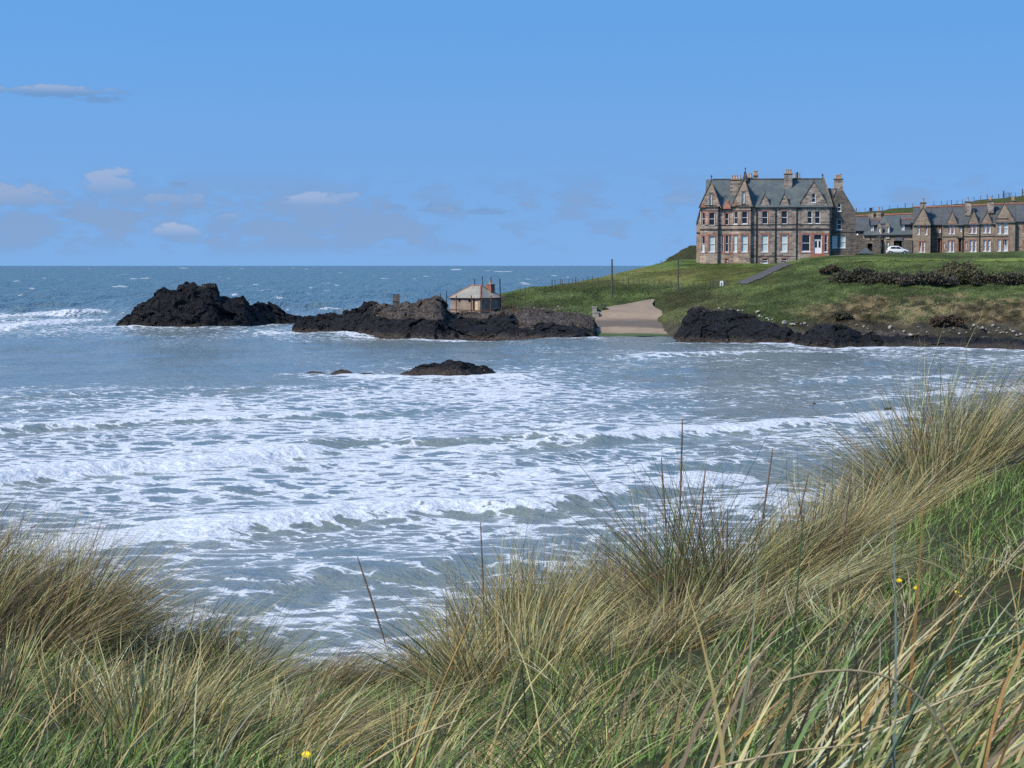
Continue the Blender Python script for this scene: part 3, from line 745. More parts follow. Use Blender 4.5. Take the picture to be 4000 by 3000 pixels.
# slipway --------------------------------------------------------------------
m_slip, T, b = mat_new('slipway_concrete')
p = geo_pos(T)
sp_ = T.new('ShaderNodeSeparateXYZ'); T.l.new(p, sp_.inputs[0])
n1 = T.noise(p, .25, 5.0, .6); n2 = T.noise(p, 2.5, 5.0, .7)
mpn = T.new('ShaderNodeMapping'); T.l.new(p, mpn.inputs[0]); mpn.inputs['Scale'].default_value = (.12, .5, .5)
n3 = T.noise(mpn.outputs[0], 1.0, 4.0, .6)
c = T.ramp(T.m('ADD', T.m('MULTIPLY', n1.outputs[0], .6), T.m('MULTIPLY', n2.outputs[0], .4)), [(.3, (.19, .135, .088)), (.5, (.28, .20, .13)), (.7, (.34, .25, .165))])
zz = T.m('ADD', sp_.outputs[2], T.m('MULTIPLY', T.m('SUBTRACT', n3.outputs[0], .5), .9))
wet = T.m('MULTIPLY', T.smooth(zz, 1.1, 1.3), T.smooth(zz, 1.9, 2.6, 1.0, 0.0))
c = T.mixc(T.m('MULTIPLY', wet, .78), c, (.075, .06, .05, 1))
st = T.m('MULTIPLY', T.smooth(zz, 3.0, 3.4), T.smooth(n1.outputs[0], .45, .62))
c = T.mixc(T.m('MULTIPLY', st, .45), c, (.13, .10, .078, 1))
c = T.mixc(T.smooth(zz, .48, .62, 1.0, 0.0), c, (.055, .085, .02, 1))
T.l.new(c, b.inputs['Base Color']); b.inputs['Roughness'].default_value = .85
slip_pts_l = [(2318, 1322), (2322, 1290), (2326, 1262), (2332, 1230), (2338, 1213), (2385, 1204), (2440, 1196), (2500, 1184), (2548, 1176)]
slip_pts_r = [(2634, 1320), (2624, 1292), (2606, 1270), (2592, 1246), (2588, 1226), (2570, 1214), (2556, 1206), (2550, 1196), (2556, 1178)]
vs = []
NSL, NSW = 46, 30
kk = np.linspace(0, 1, len(slip_pts_l)); ta = np.linspace(0, 1, NSL)
lx = np.interp(ta, kk, [p[0] for p in slip_pts_l]); ly = np.interp(ta, kk, [p[1] for p in slip_pts_l])
rx = np.interp(ta, kk, [p[0] for p in slip_pts_r]); ry = np.interp(ta, kk, [p[1] for p in slip_pts_r])
for i in range(NSL):
    for j in range(NSW):
        f = j / (NSW - 1)
        jt = (vnoise(np.array([i * .45 + 30 * f]), np.array([f * 2.0]), seed=12)[0] - .5) * 5 * (abs(f - .5) * 2) ** 4
        px = lx[i] + (rx[i] - lx[i]) * f + jt; py = ly[i] + (ry[i] - ly[i]) * f
        Y = float(np.interp(py, [1176, 1196, 1214, 1246, 1290, 1318, 1330], [307.5, 303.5, 300.8, 296, 289.8, 284.8, 282]))
        q = PV(px, py, Y)
        vs.append((q.x, q.y, q.z + .28 + .05 * (vnoise(np.array([q.x * 1.5]), np.array([q.y * 1.5]))[0])))
slip = np_mesh('slipway', np.array(vs), grid_faces(NSL, NSW), m_slip, None, True)
tag(slip, 'wide brown concrete slipway running down into the water', 'slipway', None, 'structure')

# ================================================================== ROCKS
def rock_mat(name):
    m, T, b = mat_new(name)
    p = geo_pos(T)
    n1 = T.noise(p, .8, 5.0, .65); n2 = T.noise(p, 4.0, 4.0, .65)
    tone = T.attr('tone').outputs['Fac']; weed = T.attr('weed').outputs['Fac']
    dark = T.ramp(n2.outputs[0], [(.3, (.005, .005, .007)), (.5, (.011, .0105, .012)), (.72, (.034, .031, .031))])
    brown = T.ramp(T.m('ADD', T.m('MULTIPLY', n1.outputs[0], .5), T.m('MULTIPLY', n2.outputs[0], .5)), [(.36, (.028, .022, .019)), (.5, (.085, .066, .052)), (.64, (.155, .125, .098)), (.78, (.25, .215, .165))])
    c = T.mixc(T.smooth(T.m('ADD', tone, T.m('MULTIPLY', T.m('SUBTRACT', n1.outputs[0], .5), .9)), .35, .65), dark, brown)
    c = T.mixc(T.m('MULTIPLY', weed, .8), c, (.080, .060, .046, 1))
    T.l.new(c, b.inputs['Base Color'])
    b.inputs['Roughness'].default_value = .78; b.inputs['Specular IOR Level'].default_value = .25
    wv = T.vm('ADD', p, T.vm('SCALE', n1.outputs[1], sc=1.1))
    def crack(sc):
        vo = T.new('ShaderNodeTexVoronoi'); vo.feature = 'DISTANCE_TO_EDGE'; T.l.new(wv, vo.inputs['Vector']); vo.inputs['Scale'].default_value = sc
        return T.smooth(vo.outputs['Distance'], 0.0, .10)
    ck = T.m('ADD', T.m('MULTIPLY', crack(.75), .6), T.m('MULTIPLY', crack(1.9), .4))
    bn = T.new('ShaderNodeBump'); bn.inputs['Strength'].default_value = 1.0; bn.inputs['Distance'].default_value = .30
    T.l.new(T.m('ADD', ck, T.m('ADD', n1.outputs[0], T.m('MULTIPLY', n2.outputs[0], .6))), bn.inputs['Height']); T.l.new(bn.outputs[0], b.inputs['Normal'])
    return m
ROCK = rock_mat('shore_rock')
def rock(name, label, top, base, depth, apex=.5, tone=None, seed=1, amp=1.0, nu=None, nv=80, cat='rock', fpow=.6, bpow=.7):
    """top: skyline [(px, py)], base: waterline [(px, py)]; a craggy mass with its own depth"""
    x0, x1 = top[0][0], top[-1][0]
    nu = nu or int((x1 - x0) / 5) + 12
    px = np.linspace(x0, x1, nu)
    pt = np.interp(px, [a for a, b in top], [b for a, b in top]); pb = np.interp(px, [a for a, b in base], [b for a, b in base])
    D = np.interp(px, [a for a, b in depth], [b for a, b in depth]) if not np.isscalar(depth) else np.full(nu, float(depth))
    Yf = ywater(pb); Yt = Yf + apex * D
    zt = P(px, pt, Yt)[2]
    v = np.linspace(0, 1, nv)
    PXg, Vg = np.meshgrid(px, v, indexing='ij')
    Yg = Yf[:, None] + D[:, None] * Vg
    s = np.where(Vg <= apex, (Vg / apex) ** fpow, ((1 - Vg) / (1 - apex)) ** bpow)
    Zg = -1.2 + (np.maximum(zt, -.2)[:, None] + 1.2) * np.clip(s, 0, 1)
    Xg = (PXg - 2000) / F * Yg
    w = np.clip((Zg + .9) / 1.5, .25, 1) * amp
    # jointed blocks at three sizes
    for cs, am, sd in ((2.8, 1.0, 0), (1.2, .50, 10), (.5, .20, 20)):
        jx = (fbm(Xg / cs, Yg / cs, Zg / cs, seed=seed + 80 + sd, oct=2) - .5) * .5 * cs
        d, r1, r2, r3 = worley((Xg + jx) / cs, (Yg + jx) / cs, (Zg * 1.35 - jx + Xg * .35) / cs, seed * 7 + sd)
        Xg = Xg + (r1 - .5) * am * w * .8; Yg = Yg + (r2 - .62) * am * w; Zg = Zg + (r3 - .5) * am * w * .72 + (.35 - d) * am * .5 * w
    Zg = Zg + (fbm(Xg * 1.2, Yg * 1.2, Zg * 1.2, seed=seed + 3, oct=3) - .5) * .35 * w
    pxq, pyq = proj(Xg, Yg, Zg)
    tn = tone(pxq, pyq, Zg) if tone else np.zeros_like(Zg)
    weed = 1 - sstep(Zg + (fbm(Xg / 1.5, Yg / 1.5, seed=seed) - .5) * .7, .25, .95)
    o = np_mesh(name, np.stack([Xg, Yg, Zg], -1).reshape(-1, 3), grid_faces(nu, nv), ROCK, None, False, {'tone': tn.ravel(), 'weed': weed.ravel()})
    return tag(o, label, cat)
rock('sea_stack', 'large black craggy rock island rising from the surf at the reef end',
     [(432, 1290), (445, 1275), (480, 1238), (510, 1232), (515, 1205), (560, 1178), (600, 1150), (618, 1135), (628, 1122), (660, 1118), (682, 1126), (690, 1106), (715, 1102), (745, 1100),
      (775, 1110), (800, 1106), (820, 1102), (845, 1112), (862, 1152), (905, 1156), (950, 1162), (985, 1178), (1010, 1174), (1060, 1178), (1085, 1192), (1110, 1212), (1130, 1225), (1180, 1240), (1220, 1262)],
     [(432, 1284), (600, 1287), (800, 1286), (950, 1281), (1060, 1272), (1220, 1268)], [(432, 3), (560, 12), (750, 19), (1000, 14), (1220, 5)], .5,
     lambda px, py, z: .12 + .25 * sstep(z, 4.6, 6.4) + .22 * sstep(px, 1020, 1100) * sstep(z, 1.5, 3), 3, 1.0, nv=100, cat='sea stack')
rock('reef', 'long black jagged reef carrying the stone hut on its brown upper ledges',
     [(1118, 1304), (1140, 1285), (1165, 1246), (1185, 1236), (1230, 1232), (1290, 1228), (1340, 1212), (1400, 1198), (1430, 1178), (1500, 1176), (1530, 1180), (1560, 1180), (1590, 1172),
      (1620, 1182), (1650, 1172), (1680, 1164), (1700, 1156), (1722, 1164), (1740, 1196), (1760, 1214), (1850, 1217), (1920, 1217), (1965, 1213), (1990, 1205), (2010, 1222), (2040, 1255), (2080, 1262), (2120, 1258), (2160, 1262), (2200, 1270), (2230, 1270), (2255, 1265), (2290, 1285), (2325, 1318)],
     [(1118, 1304), (1250, 1306), (1400, 1313), (1500, 1322), (1700, 1327), (1850, 1324), (2000, 1328), (2200, 1331), (2325, 1331)],
     [(1118, 3), (1250, 10), (1500, 18), (1700, 24), (1850, 28), (2000, 26), (2100, 16), (2325, 9)], .62,
     lambda px, py, z: sstep(z - .006 * np.clip(px - 1900, 0, 999), 2.2, 3.0) * sstep(px, 1380, 1560) * .85 + .10, 9, .85, nv=120, cat='reef', fpow=.55)
rock('outcrop', 'black blocky rock outcrop on the shore right beside the slipway',
     [(2622, 1325), (2640, 1290), (2668, 1250), (2680, 1215), (2700, 1203), (2740, 1196), (2760, 1205), (2800, 1205), (2860, 1210), (2900, 1225), (2950, 1232), (3000, 1248), (3030, 1268), (3080, 1280), (3130, 1300), (3160, 1345)],
     [(2622, 1322), (2640, 1335), (2700, 1340), (2850, 1342), (3000, 1346), (3160, 1352)], [(2622, 6), (2700, 15), (2900, 16), (3160, 6)], .6,
     lambda px, py, z: .12 + .45 * sstep(z, 3.2, 4.6), 15, .75, nv=90, cat='rock')
rock('outcrop', 'low dark rock hump jutting into the water below the brown bank',
     [(3075, 1352), (3100, 1330), (3130, 1305), (3155, 1285), (3185, 1262), (3215, 1258), (3255, 1268), (3280, 1272), (3310, 1275), (3340, 1290), (3380, 1305), (3420, 1318), (3450, 1355)],
     [(3075, 1352), (3150, 1360), (3250, 1367), (3350, 1363), (3450, 1360)], [(3075, 4), (3200, 11), (3450, 5)], .55,
     lambda px, py, z: .1 + .5 * sstep(z, 2.3, 3.2), 21, .75, nv=70, cat='rock')
rock('rock_ledge', 'long low black rock ledge along the waterline under scattered pale boulders',
     [(3380, 1352), (3410, 1312), (3480, 1300), (3560, 1302), (3640, 1308), (3720, 1314), (3800, 1308), (3880, 1316), (3960, 1318), (4040, 1322), (4200, 1322), (4330, 1322), (4420, 1372)],
     [(3380, 1360), (3600, 1362), (3800, 1366), (4000, 1370), (4420, 1374)], 11.0, .5,
     lambda px, py, z: .05 + .75 * sstep(z, .9, 1.7), 27, .6, nv=70, cat='rock')
rock('skerry', 'smooth dark rock hump awash in the middle of the bay',
     [(1533, 1474), (1545, 1462), (1565, 1450), (1600, 1435), (1660, 1425), (1700, 1416), (1745, 1402), (1780, 1400), (1820, 1404), (1860, 1416), (1900, 1432), (1930, 1450), (1942, 1464)],
     [(1533, 1470), (1640, 1474), (1800, 1475), (1942, 1462)], [(1533, 1.6), (1650, 5), (1800, 6), (1942, 2)], .5,
     lambda px, py, z: .30 + 0 * z, 33, .42, nv=90, cat='rock', fpow=.8, bpow=.8)
for nm, lb, tp, bs, dp, sd in (
    ('rock', 'small dark rock breaking the surface left of the bay rock', [(1290, 1468), (1310, 1456), (1335, 1450), (1360, 1455), (1385, 1468)], 1466, 1.6, 41),
    ('rock', 'low flat rock awash between the small rock and bay rock', [(1395, 1469), (1420, 1461), (1450, 1463), (1475, 1470)], 1468, 1.2, 43),
    ('rock', 'thin dark rock tip furthest out on the left of the bay rocks', [(1195, 1464), (1220, 1457), (1250, 1460), (1270, 1465)], 1462, 1.2, 44),
    ('rock', 'flat dark rock showing in the shallows near the dune corner', [(3450, 1612), (3462, 1601), (3480, 1599), (3488, 1610)], 1608, .9, 45),
    ('rock', 'thin black rock sliver at the shallow edge below the dune corner', [(3542, 1650), (3560, 1641), (3590, 1645), (3606, 1651)], 1649, .8, 46),
    ('rock', 'tiny dark rock in white water off the dune corner', [(3172, 1587), (3184, 1579), (3196, 1586)], 1585, .6, 47),
    ('rock', 'small flat brown rock at the foot of the black outcrop', [(2633, 1343), (2655, 1330), (2690, 1328), (2712, 1342)], 1341, 2.0, 48)):
    tp = [(a_, b_ - 9) for a_, b_ in tp]
    rock(nm, lb, tp, [(tp[0][0], bs), (tp[-1][0], bs)], dp, .5, lambda px, py, z: .1 + 0 * z, sd, .14, 36, 30)

rock('rock_ledge', 'broken brown rock shelf with scattered stones behind the low black ledge',
     [(3190, 1300), (3230, 1278), (3300, 1280), (3360, 1290), (3440, 1286), (3520, 1296), (3600, 1296), (3680, 1302), (3760, 1300), (3840, 1306), (3920, 1300), (4000, 1306), (4150, 1306), (4300, 1310), (4380, 1330)],
     [(3190, 1354), (3500, 1353), (4000, 1358), (4380, 1358)], 11.0, .6, lambda px, py, z: .75 + 0 * z, 63, .5, nv=56, cat='rock')
# rubble bank between the hut reef and the slipway
rock('rubble_bank', 'tumbled brown rubble bank between the hut and slipway wall',
     [(1985, 1240), (2010, 1215), (2060, 1205), (2120, 1207), (2180, 1212), (2240, 1218), (2290, 1226), (2318, 1240), (2330, 1275)],
     [(1985, 1325), (2330, 1325)], [(1985, 17), (2330, 15)], .78, lambda px, py, z: .40 + .4 * sstep(z, 1.0, 2.0), 51, .55, nv=70, cat='rubble', fpow=.62)
rock('earth_bank', 'dark crumbling earth edge at the right side of the slipway',
     [(2538, 1200), (2552, 1184), (2580, 1172), (2610, 1172), (2640, 1188), (2660, 1215), (2690, 1245), (2700, 1290)],
     [(2538, 1306), (2600, 1308), (2700, 1318)], [(2538, 14.5), (2620, 17), (2700, 12)], .80, lambda px, py, z: .55 + .3 * sstep(z, 2.5, 4.0), 57, .4, nv=60, cat='bank', fpow=.9)

# ================================================================== BUILDINGS
class Bld:
    """a building facing the bay; pixels of the photo turn into its own metres"""
    def __init__(s, name, label, cat, pxc, pyb, Y, group=None, plane=None):
        # plane: (px, py, Y) the frontage all houses of a row share
        p0 = plane or (pxc, pyb, Y)
        s.az = math.atan((p0[0] - 2000) / F)
        O = PV(*p0); s.rz = -s.az
        s.kx = p0[2] * math.cos(s.az) / F; s.kz = p0[2] / F; s.D = p0[2] / math.cos(s.az)
        off = (pxc - p0[0]) * s.kx
        s.pxc, s.pyb, s.px0 = pxc, p0[1], p0[0]
        s.off = off
        loc = O + Vector((math.cos(s.rz) * off, math.sin(s.rz) * off, 0))
        s.root = empty(name, loc, s.rz)
        tag(s.root, label, cat, group)
    def x(s, px, dy=0.0): return ((px - s.px0) * s.kx) * (1 + dy / s.D) - s.off
    def z(s, py, dy=0.0): return (1037 - py) * s.kz * (1 + dy / s.D) - (1037 - s.pyb) * s.kz
    @staticmethod
    def frame(A, B):
        d = Vector((B[0] - A[0], B[1] - A[1], 0)); L = d.length; d /= L
        return Matrix(((d.x, -d.y, 0, A[0]), (d.y, d.x, 0, A[1]), (0, 0, 1, 0), (0, 0, 0, 1))), L
    def wall(s, name, mat, A, B, top, z0, holes=(), th=.42, rd=.24, parent=None):
        """wall from plan point A to B; top [(s, z)]; holes [(s0, s1, z0, z1)] are real openings"""
        Mx, L = s.frame(A, B)
        xs = sorted(set([0.0, L] + [min(max(t[0], 0), L) for t in top] + [h[i] for h in holes for i in (0, 1)]))
        tz = lambda q: float(np.interp(q, [t[0] for t in top], [t[1] for t in top]))
        m = MB()
        for a, b in zip(xs[:-1], xs[1:]):
            if b - a < 1e-4: continue
            za, zb = tz(a + 1e-5), tz(b - 1e-5)
            mid = (a + b) / 2
            cuts = sorted((h[2], h[3]) for h in holes if h[0] < mid < h[1])
            lo = z0
            for c0, c1 in cuts:
                m.add([(a, 0, lo), (b, 0, lo), (b, 0, c0), (a, 0, c0)], [(0, 1, 2, 3)]); lo = c1
            m.add([(a, 0, lo), (b, 0, lo), (b, 0, zb), (a, 0, za)], [(0, 1, 2, 3)])
            lo = z0
            for c0, c1 in (cuts if th < .1 else ()):
                m.add([(a, th, lo), (b, th, lo), (b, th, c0), (a, th, c0)], [(3, 2, 1, 0)]); lo = c1
            m.add([(a, th, lo), (b, th, lo), (b, th, zb), (a, th, za)], [(3, 2, 1, 0)])
            m.add([(a, 0, za), (b, 0, zb), (b, th, zb), (a, th, za)], [(0, 1, 2, 3)])
        for q in (0.0, L):
            m.add([(q, 0, z0), (q, th, z0), (q, th, tz(q)), (q, 0, tz(q))], [(0, 1, 2, 3)])
        for h in holes:
            a, b, c, d = h
            m.add([(a, 0, c), (b, 0, c), (b, rd, c), (a, rd, c)], [(0, 1, 2, 3)]); m.add([(a, 0, d), (b, 0, d), (b, rd, d), (a, rd, d)], [(3, 2, 1, 0)])
            m.add([(a, 0, c), (a, rd, c), (a, rd, d), (a, 0, d)], [(0, 1, 2, 3)]); m.add([(b, 0, c), (b, rd, c), (b, rd, d), (b, 0, d)], [(3, 2, 1, 0)])
        return m.xform(Mx).build(name, mat, parent or s.root)
    def win(s, A, B, h, glass='glass', bars=0, surr='red', sw=.16, two=None, sill=True, fw=.075):
        """sash window in an opening h: frame, two panes, sill and dressed surround"""
        Mx, L = s.frame(A, B); a, b, c, d = h
        mid = (c + d) / 2 if b - a < 1.6 * (d - c) else None
        f = MB()
        f.box(a, a + fw, .10, .19, c, d); f.box(b - fw, b, .10, .19, c, d)
        f.box(a + fw, b - fw, .10, .19, c, c + fw * 1.3); f.box(a + fw, b - fw, .10, .19, d - fw, d)
        if mid: f.box(a + fw, b - fw, .08, .19, mid - .035, mid + .035)
        for k in range(bars):
            q = a + (b - a) * (k + 1) / (bars + 1); f.box(q - .025, q + .025, .12, .17, c + fw, d - fw)
        w = f.xform(Mx).build('window', M['white'], s.root)
        for lo, hi, g in ((c, mid or d, glass), (mid, d, two or glass)):
            if lo is None or (mid is None and g is None): continue
            if mid is None and lo != c: continue
            q = MB().box(a + .02, b - .02, .20, .22, lo + (.0 if lo == c else .001), hi)
            q.xform(Mx).build('pane', M[g], w)
            if mid is None: break
        if sill: MB().box(a - .10, b + .10, -.09, .10, c - .12, c).xform(Mx).build('sill', M['string' if surr == 'dark' else 'white'] if surr != 'red' else M['white'], w)
        if surr:
            q = MB(); mt = M['red'] if surr == 'red' else M['coping']
            q.box(a - sw, a, -.03, .06, c - (.12 if sill else 0), d); q.box(b, b + sw, -.03, .06, c - (.12 if sill else 0), d); q.box(a - sw * 1.3, b + sw * 1.3, -.04, .06, d, d + sw * 1.5)
            q.xform(Mx).build('surround', mt, w)
        return w
    def strip(s, name, mat, A, B, z0, z1, out=.12, a=0.0, b=0.0):
        Mx, L = s.frame(A, B)
        return MB().box(-a, L + b, -out, .02, z0, z1).xform(Mx).build(name, M[mat], s.root)
    def box(s, name, mat, *b, parent=None): return MB().box(*b).build(name, M[mat], parent or s.root)
    def coping(s, pts, y0, y1, h=.16, mat='coping', over=.0):
        """weathered skew stones along a gable: pts [(x, z)]"""
        for (a, b) in zip(pts[:-1], pts[1:]):
            MB().prism([(a[0], y0, a[1] - .02), (b[0], y0, b[1] - .02), (b[0], y0, b[1] + h), (a[0], y0, a[1] + h)], (0, y1 - y0, 0)).build('coping', M[mat], s.root)
    def finial(s, x, y, z, h=1.0, r=.12):
        MB().lathe((x, y, z), [(r * 1.3, 0), (r, h * .15), (r * .45, h * .3), (r * .4, h * .55), (r * 1.1, h * .68), (r * .9, h * .8), (r * .2, h)], 8).build('finial', M['string'], s.root)
    def gable_roof(s, xl, xr, xa, zf, za, y0, y1, mat='slate', zr=None, name='roof'):
        """roof running back from a gable"""
        return MB().prism([(xl, y0, zf), (xr, y0, zr if zr is not None else zf), (xa, y0, za)], (0, y1 - y0, 0)).build(name, M[mat], s.root)
    def chimney(s, x0, x1, y0, y1, z0, z1, pots, mat='wall_grey', ph=.8, pr=.16, cap=.22):
        c = MB().tbox(x0, x1, y0, y1, z0, z1, .02).build('chimney', M[mat], s.root)
        MB().box(x0 - .10, x1 + .10, y0 - .10, y1 + .10, z1 + .002, z1 + cap).build('cap', M['coping'], c)
        for q in pots:
            px_, hh, mt = (q + (M['pot'],))[:3] if isinstance(q, tuple) else (q, ph, M['pot'])
            MB().lathe((px_, (y0 + y1) / 2, z1 + cap), [(pr, 0), (pr * .85, hh * .15), (pr * .78, hh * .8), (pr * 1.05, hh * .88), (pr * 1.05, hh), (pr * .7, hh)], 8).build('chimney_pot', mt, c)
        return c
    def pipe(s, x, y, z0, z1, r=.075):
        return MB().tube([(x, y, z0), (x, y, z1)], r, 6).build('downpipe', M['iron'], s.root)

def z1x(v): return 2660 + v * .26524
def z1y(v): return 620 + v * .26524
def z2x(v): return 2980 + v * .26524
def z2y(v): return 620 + v * .26524
def z3x(v): return 3300 + v * .20492
def z3y(v): return 720 + v * .20492
def z4x(v): return 3600 + v * .20492

def big_house():
    h = Bld('grey_house', 'large grey stone gabled house with slate roof standing on the headland lawn', 'house', 3000, 1029, 340)
    X, Z = h.x, h.z
    zE = Z(811); zb = -2.0
    yb = -.6
    def WH(A, kx0, kx1, ky0, ky1, fx=X):     # hole from zoom-free pixels on a wall starting at A
        return (fx(kx0) - A[0], fx(kx1) - A[0], Z(ky1), Z(ky0))
    # ---- corner wall behind the first bay
    A, B = (X(2717), 2.2), (X(2748), 2.2)
    h.wall('wall', M['wall'], A, B, [(0, Z(874)), (X(2734) - A[0], Z(806)), (X(2748) - A[0], Z(770))], zb)
    h.strip('string_course', 'string', A, B, Z(910), Z(907), .1)
    h.coping([(A[0] - .1, Z(876)), (X(2734), Z(806)), (X(2746), Z(765))], 2.0, 2.7, .18)
    MB().box(A[0], A[0] + .4, 2.65, 9.5, zb, Z(874)).build('wall', M['wall'], h.root)
    # ---- middle wall between the bays
    A, B = (X(2740), 0), (X(2925), 0)
    lights = [(2820, 2826, 919, 984), (2834, 2845, 919, 984), (2850, 2856, 919, 984)]
    ups = [(2831, 2845, 833, 879)]
    base = [(2832, 2843, 1011, 1029)]
    hol = [WH(A, *q) for q in lights + ups + base]
    h.wall('wall', M['wall'], A, B, [(0, zE), (B[0] - A[0], zE)], zb, hol)
    for q in hol: h.win(A, B, q, 'glass', 0, 'red', .14, sill=q is hol[1], fw=.06)
    h.strip('string_course', 'string', A, B, Z(898), Z(893.5), .16); h.strip('string_course', 'string', A, B, Z(881), Z(878.5), .10)
    MB().box(X(2817), X(2858), -.06, 0, Z(992), Z(985.5)).build('apron', M['red'], h.root)
    # red pyramid dormer head
    xm = X(2838)
    MB().add([(X(2822), -.45, Z(816)), (X(2855), -.45, Z(816)), (X(2855), 1.2, Z(816)), (X(2822), 1.2, Z(816)), (xm, .35, Z(776))],
             [(0, 1, 4), (1, 2, 4), (2, 3, 4), (3, 0, 4), (3, 2, 1, 0)]).build('dormer_head', M['red'], h.root)
    h.finial(xm, .35, Z(778), .5, .07)
    MB().box(X(2815), X(2857), -.3, .0, Z(822), Z(817)).build('cornice', M['string'], h.root)
    # ---- two storey canted bays under gables
    def bay(xl, xc, xr, xend, wl, wf, gl, gr, ga, gaz, glz, grz, slit, cant_ped):
        A0, A1 = (X(xl), 0.0), (X(xc), yb); B1 = (X(xr), yb); E = (X(xend), 0.0)
        cz = Z(809)
        LL = math.hypot(A1[0] - A0[0], A1[1] - A0[1])
        kk = LL / (A1[0] - A0[0])
        hl = [((X(a) - A0[0]) * kk, (X(b) - A0[0]) * kk, Z(d), Z(c)) for a, b, c, d in wl]
        h.wall('wall', M['wall'], A0, A1, [(0, cz), (LL, cz)], zb, hl, .3)
        hf = [(X(a) - A1[0], X(b) - A1[0], Z(d), Z(c)) for a, b, c, d in wf]
        h.wall('wall', M['wall'], A1, B1, [(0, cz), (B1[0] - A1[0], cz)], zb, hf, .3)
        h.wall('wall', M['wall'], B1, E, [(0, cz), (9, cz)], zb, (), .3)
        h.win(A0, A1, hl[0], 'glass', 0, 'red', .13); h.win(A0, A1, hl[1], 'blind', 0, 'red', .16, two='glass' if xl < 2800 else 'blind')
        h.win(A1, B1, hf[0], 'glass', 0, 'red', .16); h.win(A1, B1, hf[1], 'blind', 0, 'red', .2)
        for P0, P1 in ((A0, A1), (A1, B1), (B1, E)):
            for q0, q1, o in ((898, 893.5, .16), (881, 878.5, .10), (812, 808, .14), (825, 822, .06)):
                h.strip('string_course', 'string', P0, P1, Z(q0), Z(q1), o, 0, .03 if P0 is A0 else 0)
            h.strip('plinth', 'red', P0, P1, Z(988), Z(985), .05)
        # gable wall over the bay
        gA, gB = (X(gl), yb - .06), (X(gr), yb - .06)
        hs = [(X(slit[0]) - gA[0], X(slit[1]) - gA[0], Z(slit[3]), Z(slit[2]))]
        h.wall('gable', M['wall'], gA, gB, [(0, Z(glz)), (X(ga) - gA[0], Z(gaz)), (gB[0] - gA[0], Z(grz))], Z(807), hs, .4)
        h.win(gA, gB, hs[0], 'net', 0, 'dark', .12, fw=.09)
        h.coping([(gA[0] - .12, Z(glz + 3)), (X(ga), Z(gaz)), (gB[0] + .12, Z(grz + 3))], yb - .16, yb + .42, .2)
        h.finial(X(ga), yb + .1, Z(gaz) + .1, .95, .14)
        MB().box(X(gl + 18), X(gr - 16), yb - .12, yb - .06, Z(803.5), Z(801)).build('string_course', M['string'], h.root)
        h.gable_roof(X(gl) + .05, X(gr) - .05, X(ga), Z(glz + 2), Z(gaz + 4), yb + .34, 5.5, 'slate', Z(grz + 2))
        MB().box(X(gl) + .1, X(gr) - .1, yb + .34, 4.5, Z(811), Z(min(glz, grz)) - .05).build('wall_head', M['wall'], h.root)
        # little pediment on the splayed corner
        a, b, zt, zl = cant_ped
        MB().add([(X(a), -.62, Z(zl)), (X(b), -.88, Z(zl)), (X((a + b) / 2), -.78, Z(zt)), (X(a), -.3, Z(zl)), (X(b), -.5, Z(zl)), (X((a + b) / 2), -.4, Z(zt))],
                 [(0, 1, 2), (5, 4, 3), (0, 2, 5, 3), (1, 4, 5, 2), (0, 3, 4, 1)]).build('pediment', M['red'], h.root)
    bay(2733, 2757, 2802, 2813, [(2740, 2752, 831, 880), (2740, 2752, 922, 984)], [(2769, 2791, 831, 880), (2769, 2792, 922, 984)],
        2730, 2814, 2777, 709, 811, 815, (2772, 2780, 757, 801), (2735, 2754, 794, 811))
    bay(2858, 2884, 2931, 2936, [(2866, 2879, 827, 876), (2866, 2879, 919, 984)], [(2897, 2919, 827, 875), (2897, 2920, 919, 984)],
        2856, 2938, 2906, 698, 806, 811, (2898, 2907, 752, 796), (2860, 2880, 787, 804))
    # ---- main front
    A, B = (X(2930), 0), (X(3243), 0)
    up = [(2976, 2998, 825, 876), (3051, 3074, 825, 876), (3152, 3170, 826, 875), (3181, 3201, 826, 875)]
    gf = [(2975, 3000, 918, 984), (3049, 3075, 918, 984), (3131, 3163, 917, 983), (3178, 3208, 917, 990), (3219, 3230, 918, 984)]
    bs = [(2978, 2998, 1010, 1028), (3053, 3074, 1010, 1027)]
    slit = [(3169, 3183, 758, 793)]
    hu, hg, hb, hs = [[WH(A, *q) for q in g] for g in (up, gf, bs, slit)]
    sx = lambda p: X(p) - A[0]
    top = [(0, zE), (sx(2965), zE), (sx(2965.5), Z(802)), (sx(2986), Z(757)), (sx(3006), Z(802)), (sx(3006.5), zE), (sx(3041), zE), (sx(3041.5), Z(802)), (sx(3062), Z(757)), (sx(3082), Z(802)), (sx(3082.5), zE),
           (sx(3123), zE), (sx(3123.5), Z(794)), (sx(3176), Z(712)), (sx(3228), Z(800)), (sx(3228.5), zE), (B[0] - A[0], zE)]
    h.wall('wall', M['wall_grey'], A, B, top, zb, hu + hg + hb + hs)
    for q in hu[:2]: h.win(A, B, q, 'glass', 0, 'red', .12)
    for q in hu[2:]: h.win(A, B, q, 'glass', 0, None)
    for q in hg[:2]: h.win(A, B, q, 'blind', 0, 'red', .2)
    h.win(A, B, hg[2], 'glass', 0, None, fw=.1); h.win(A, B, hg[4], 'glass', 0, None)
    for q in hb: h.win(A, B, q, 'glass', 0, 'red', .12)
    h.win(A, B, hs[0], 'glass', 0, None)
    # red dressed porch front round the entrance
    pA, pB = (X(3124), -.05), (X(3235), -.05)
    hh = [(q[0] + A[0] - pA[0], q[1] + A[0] - pA[0], q[2], q[3]) for q in hg[2:]]
    h.wall('porch_front', M['red'], pA, pB, [(0, Z(911)), (9, Z(911))], Z(990), hh, .045, .05)
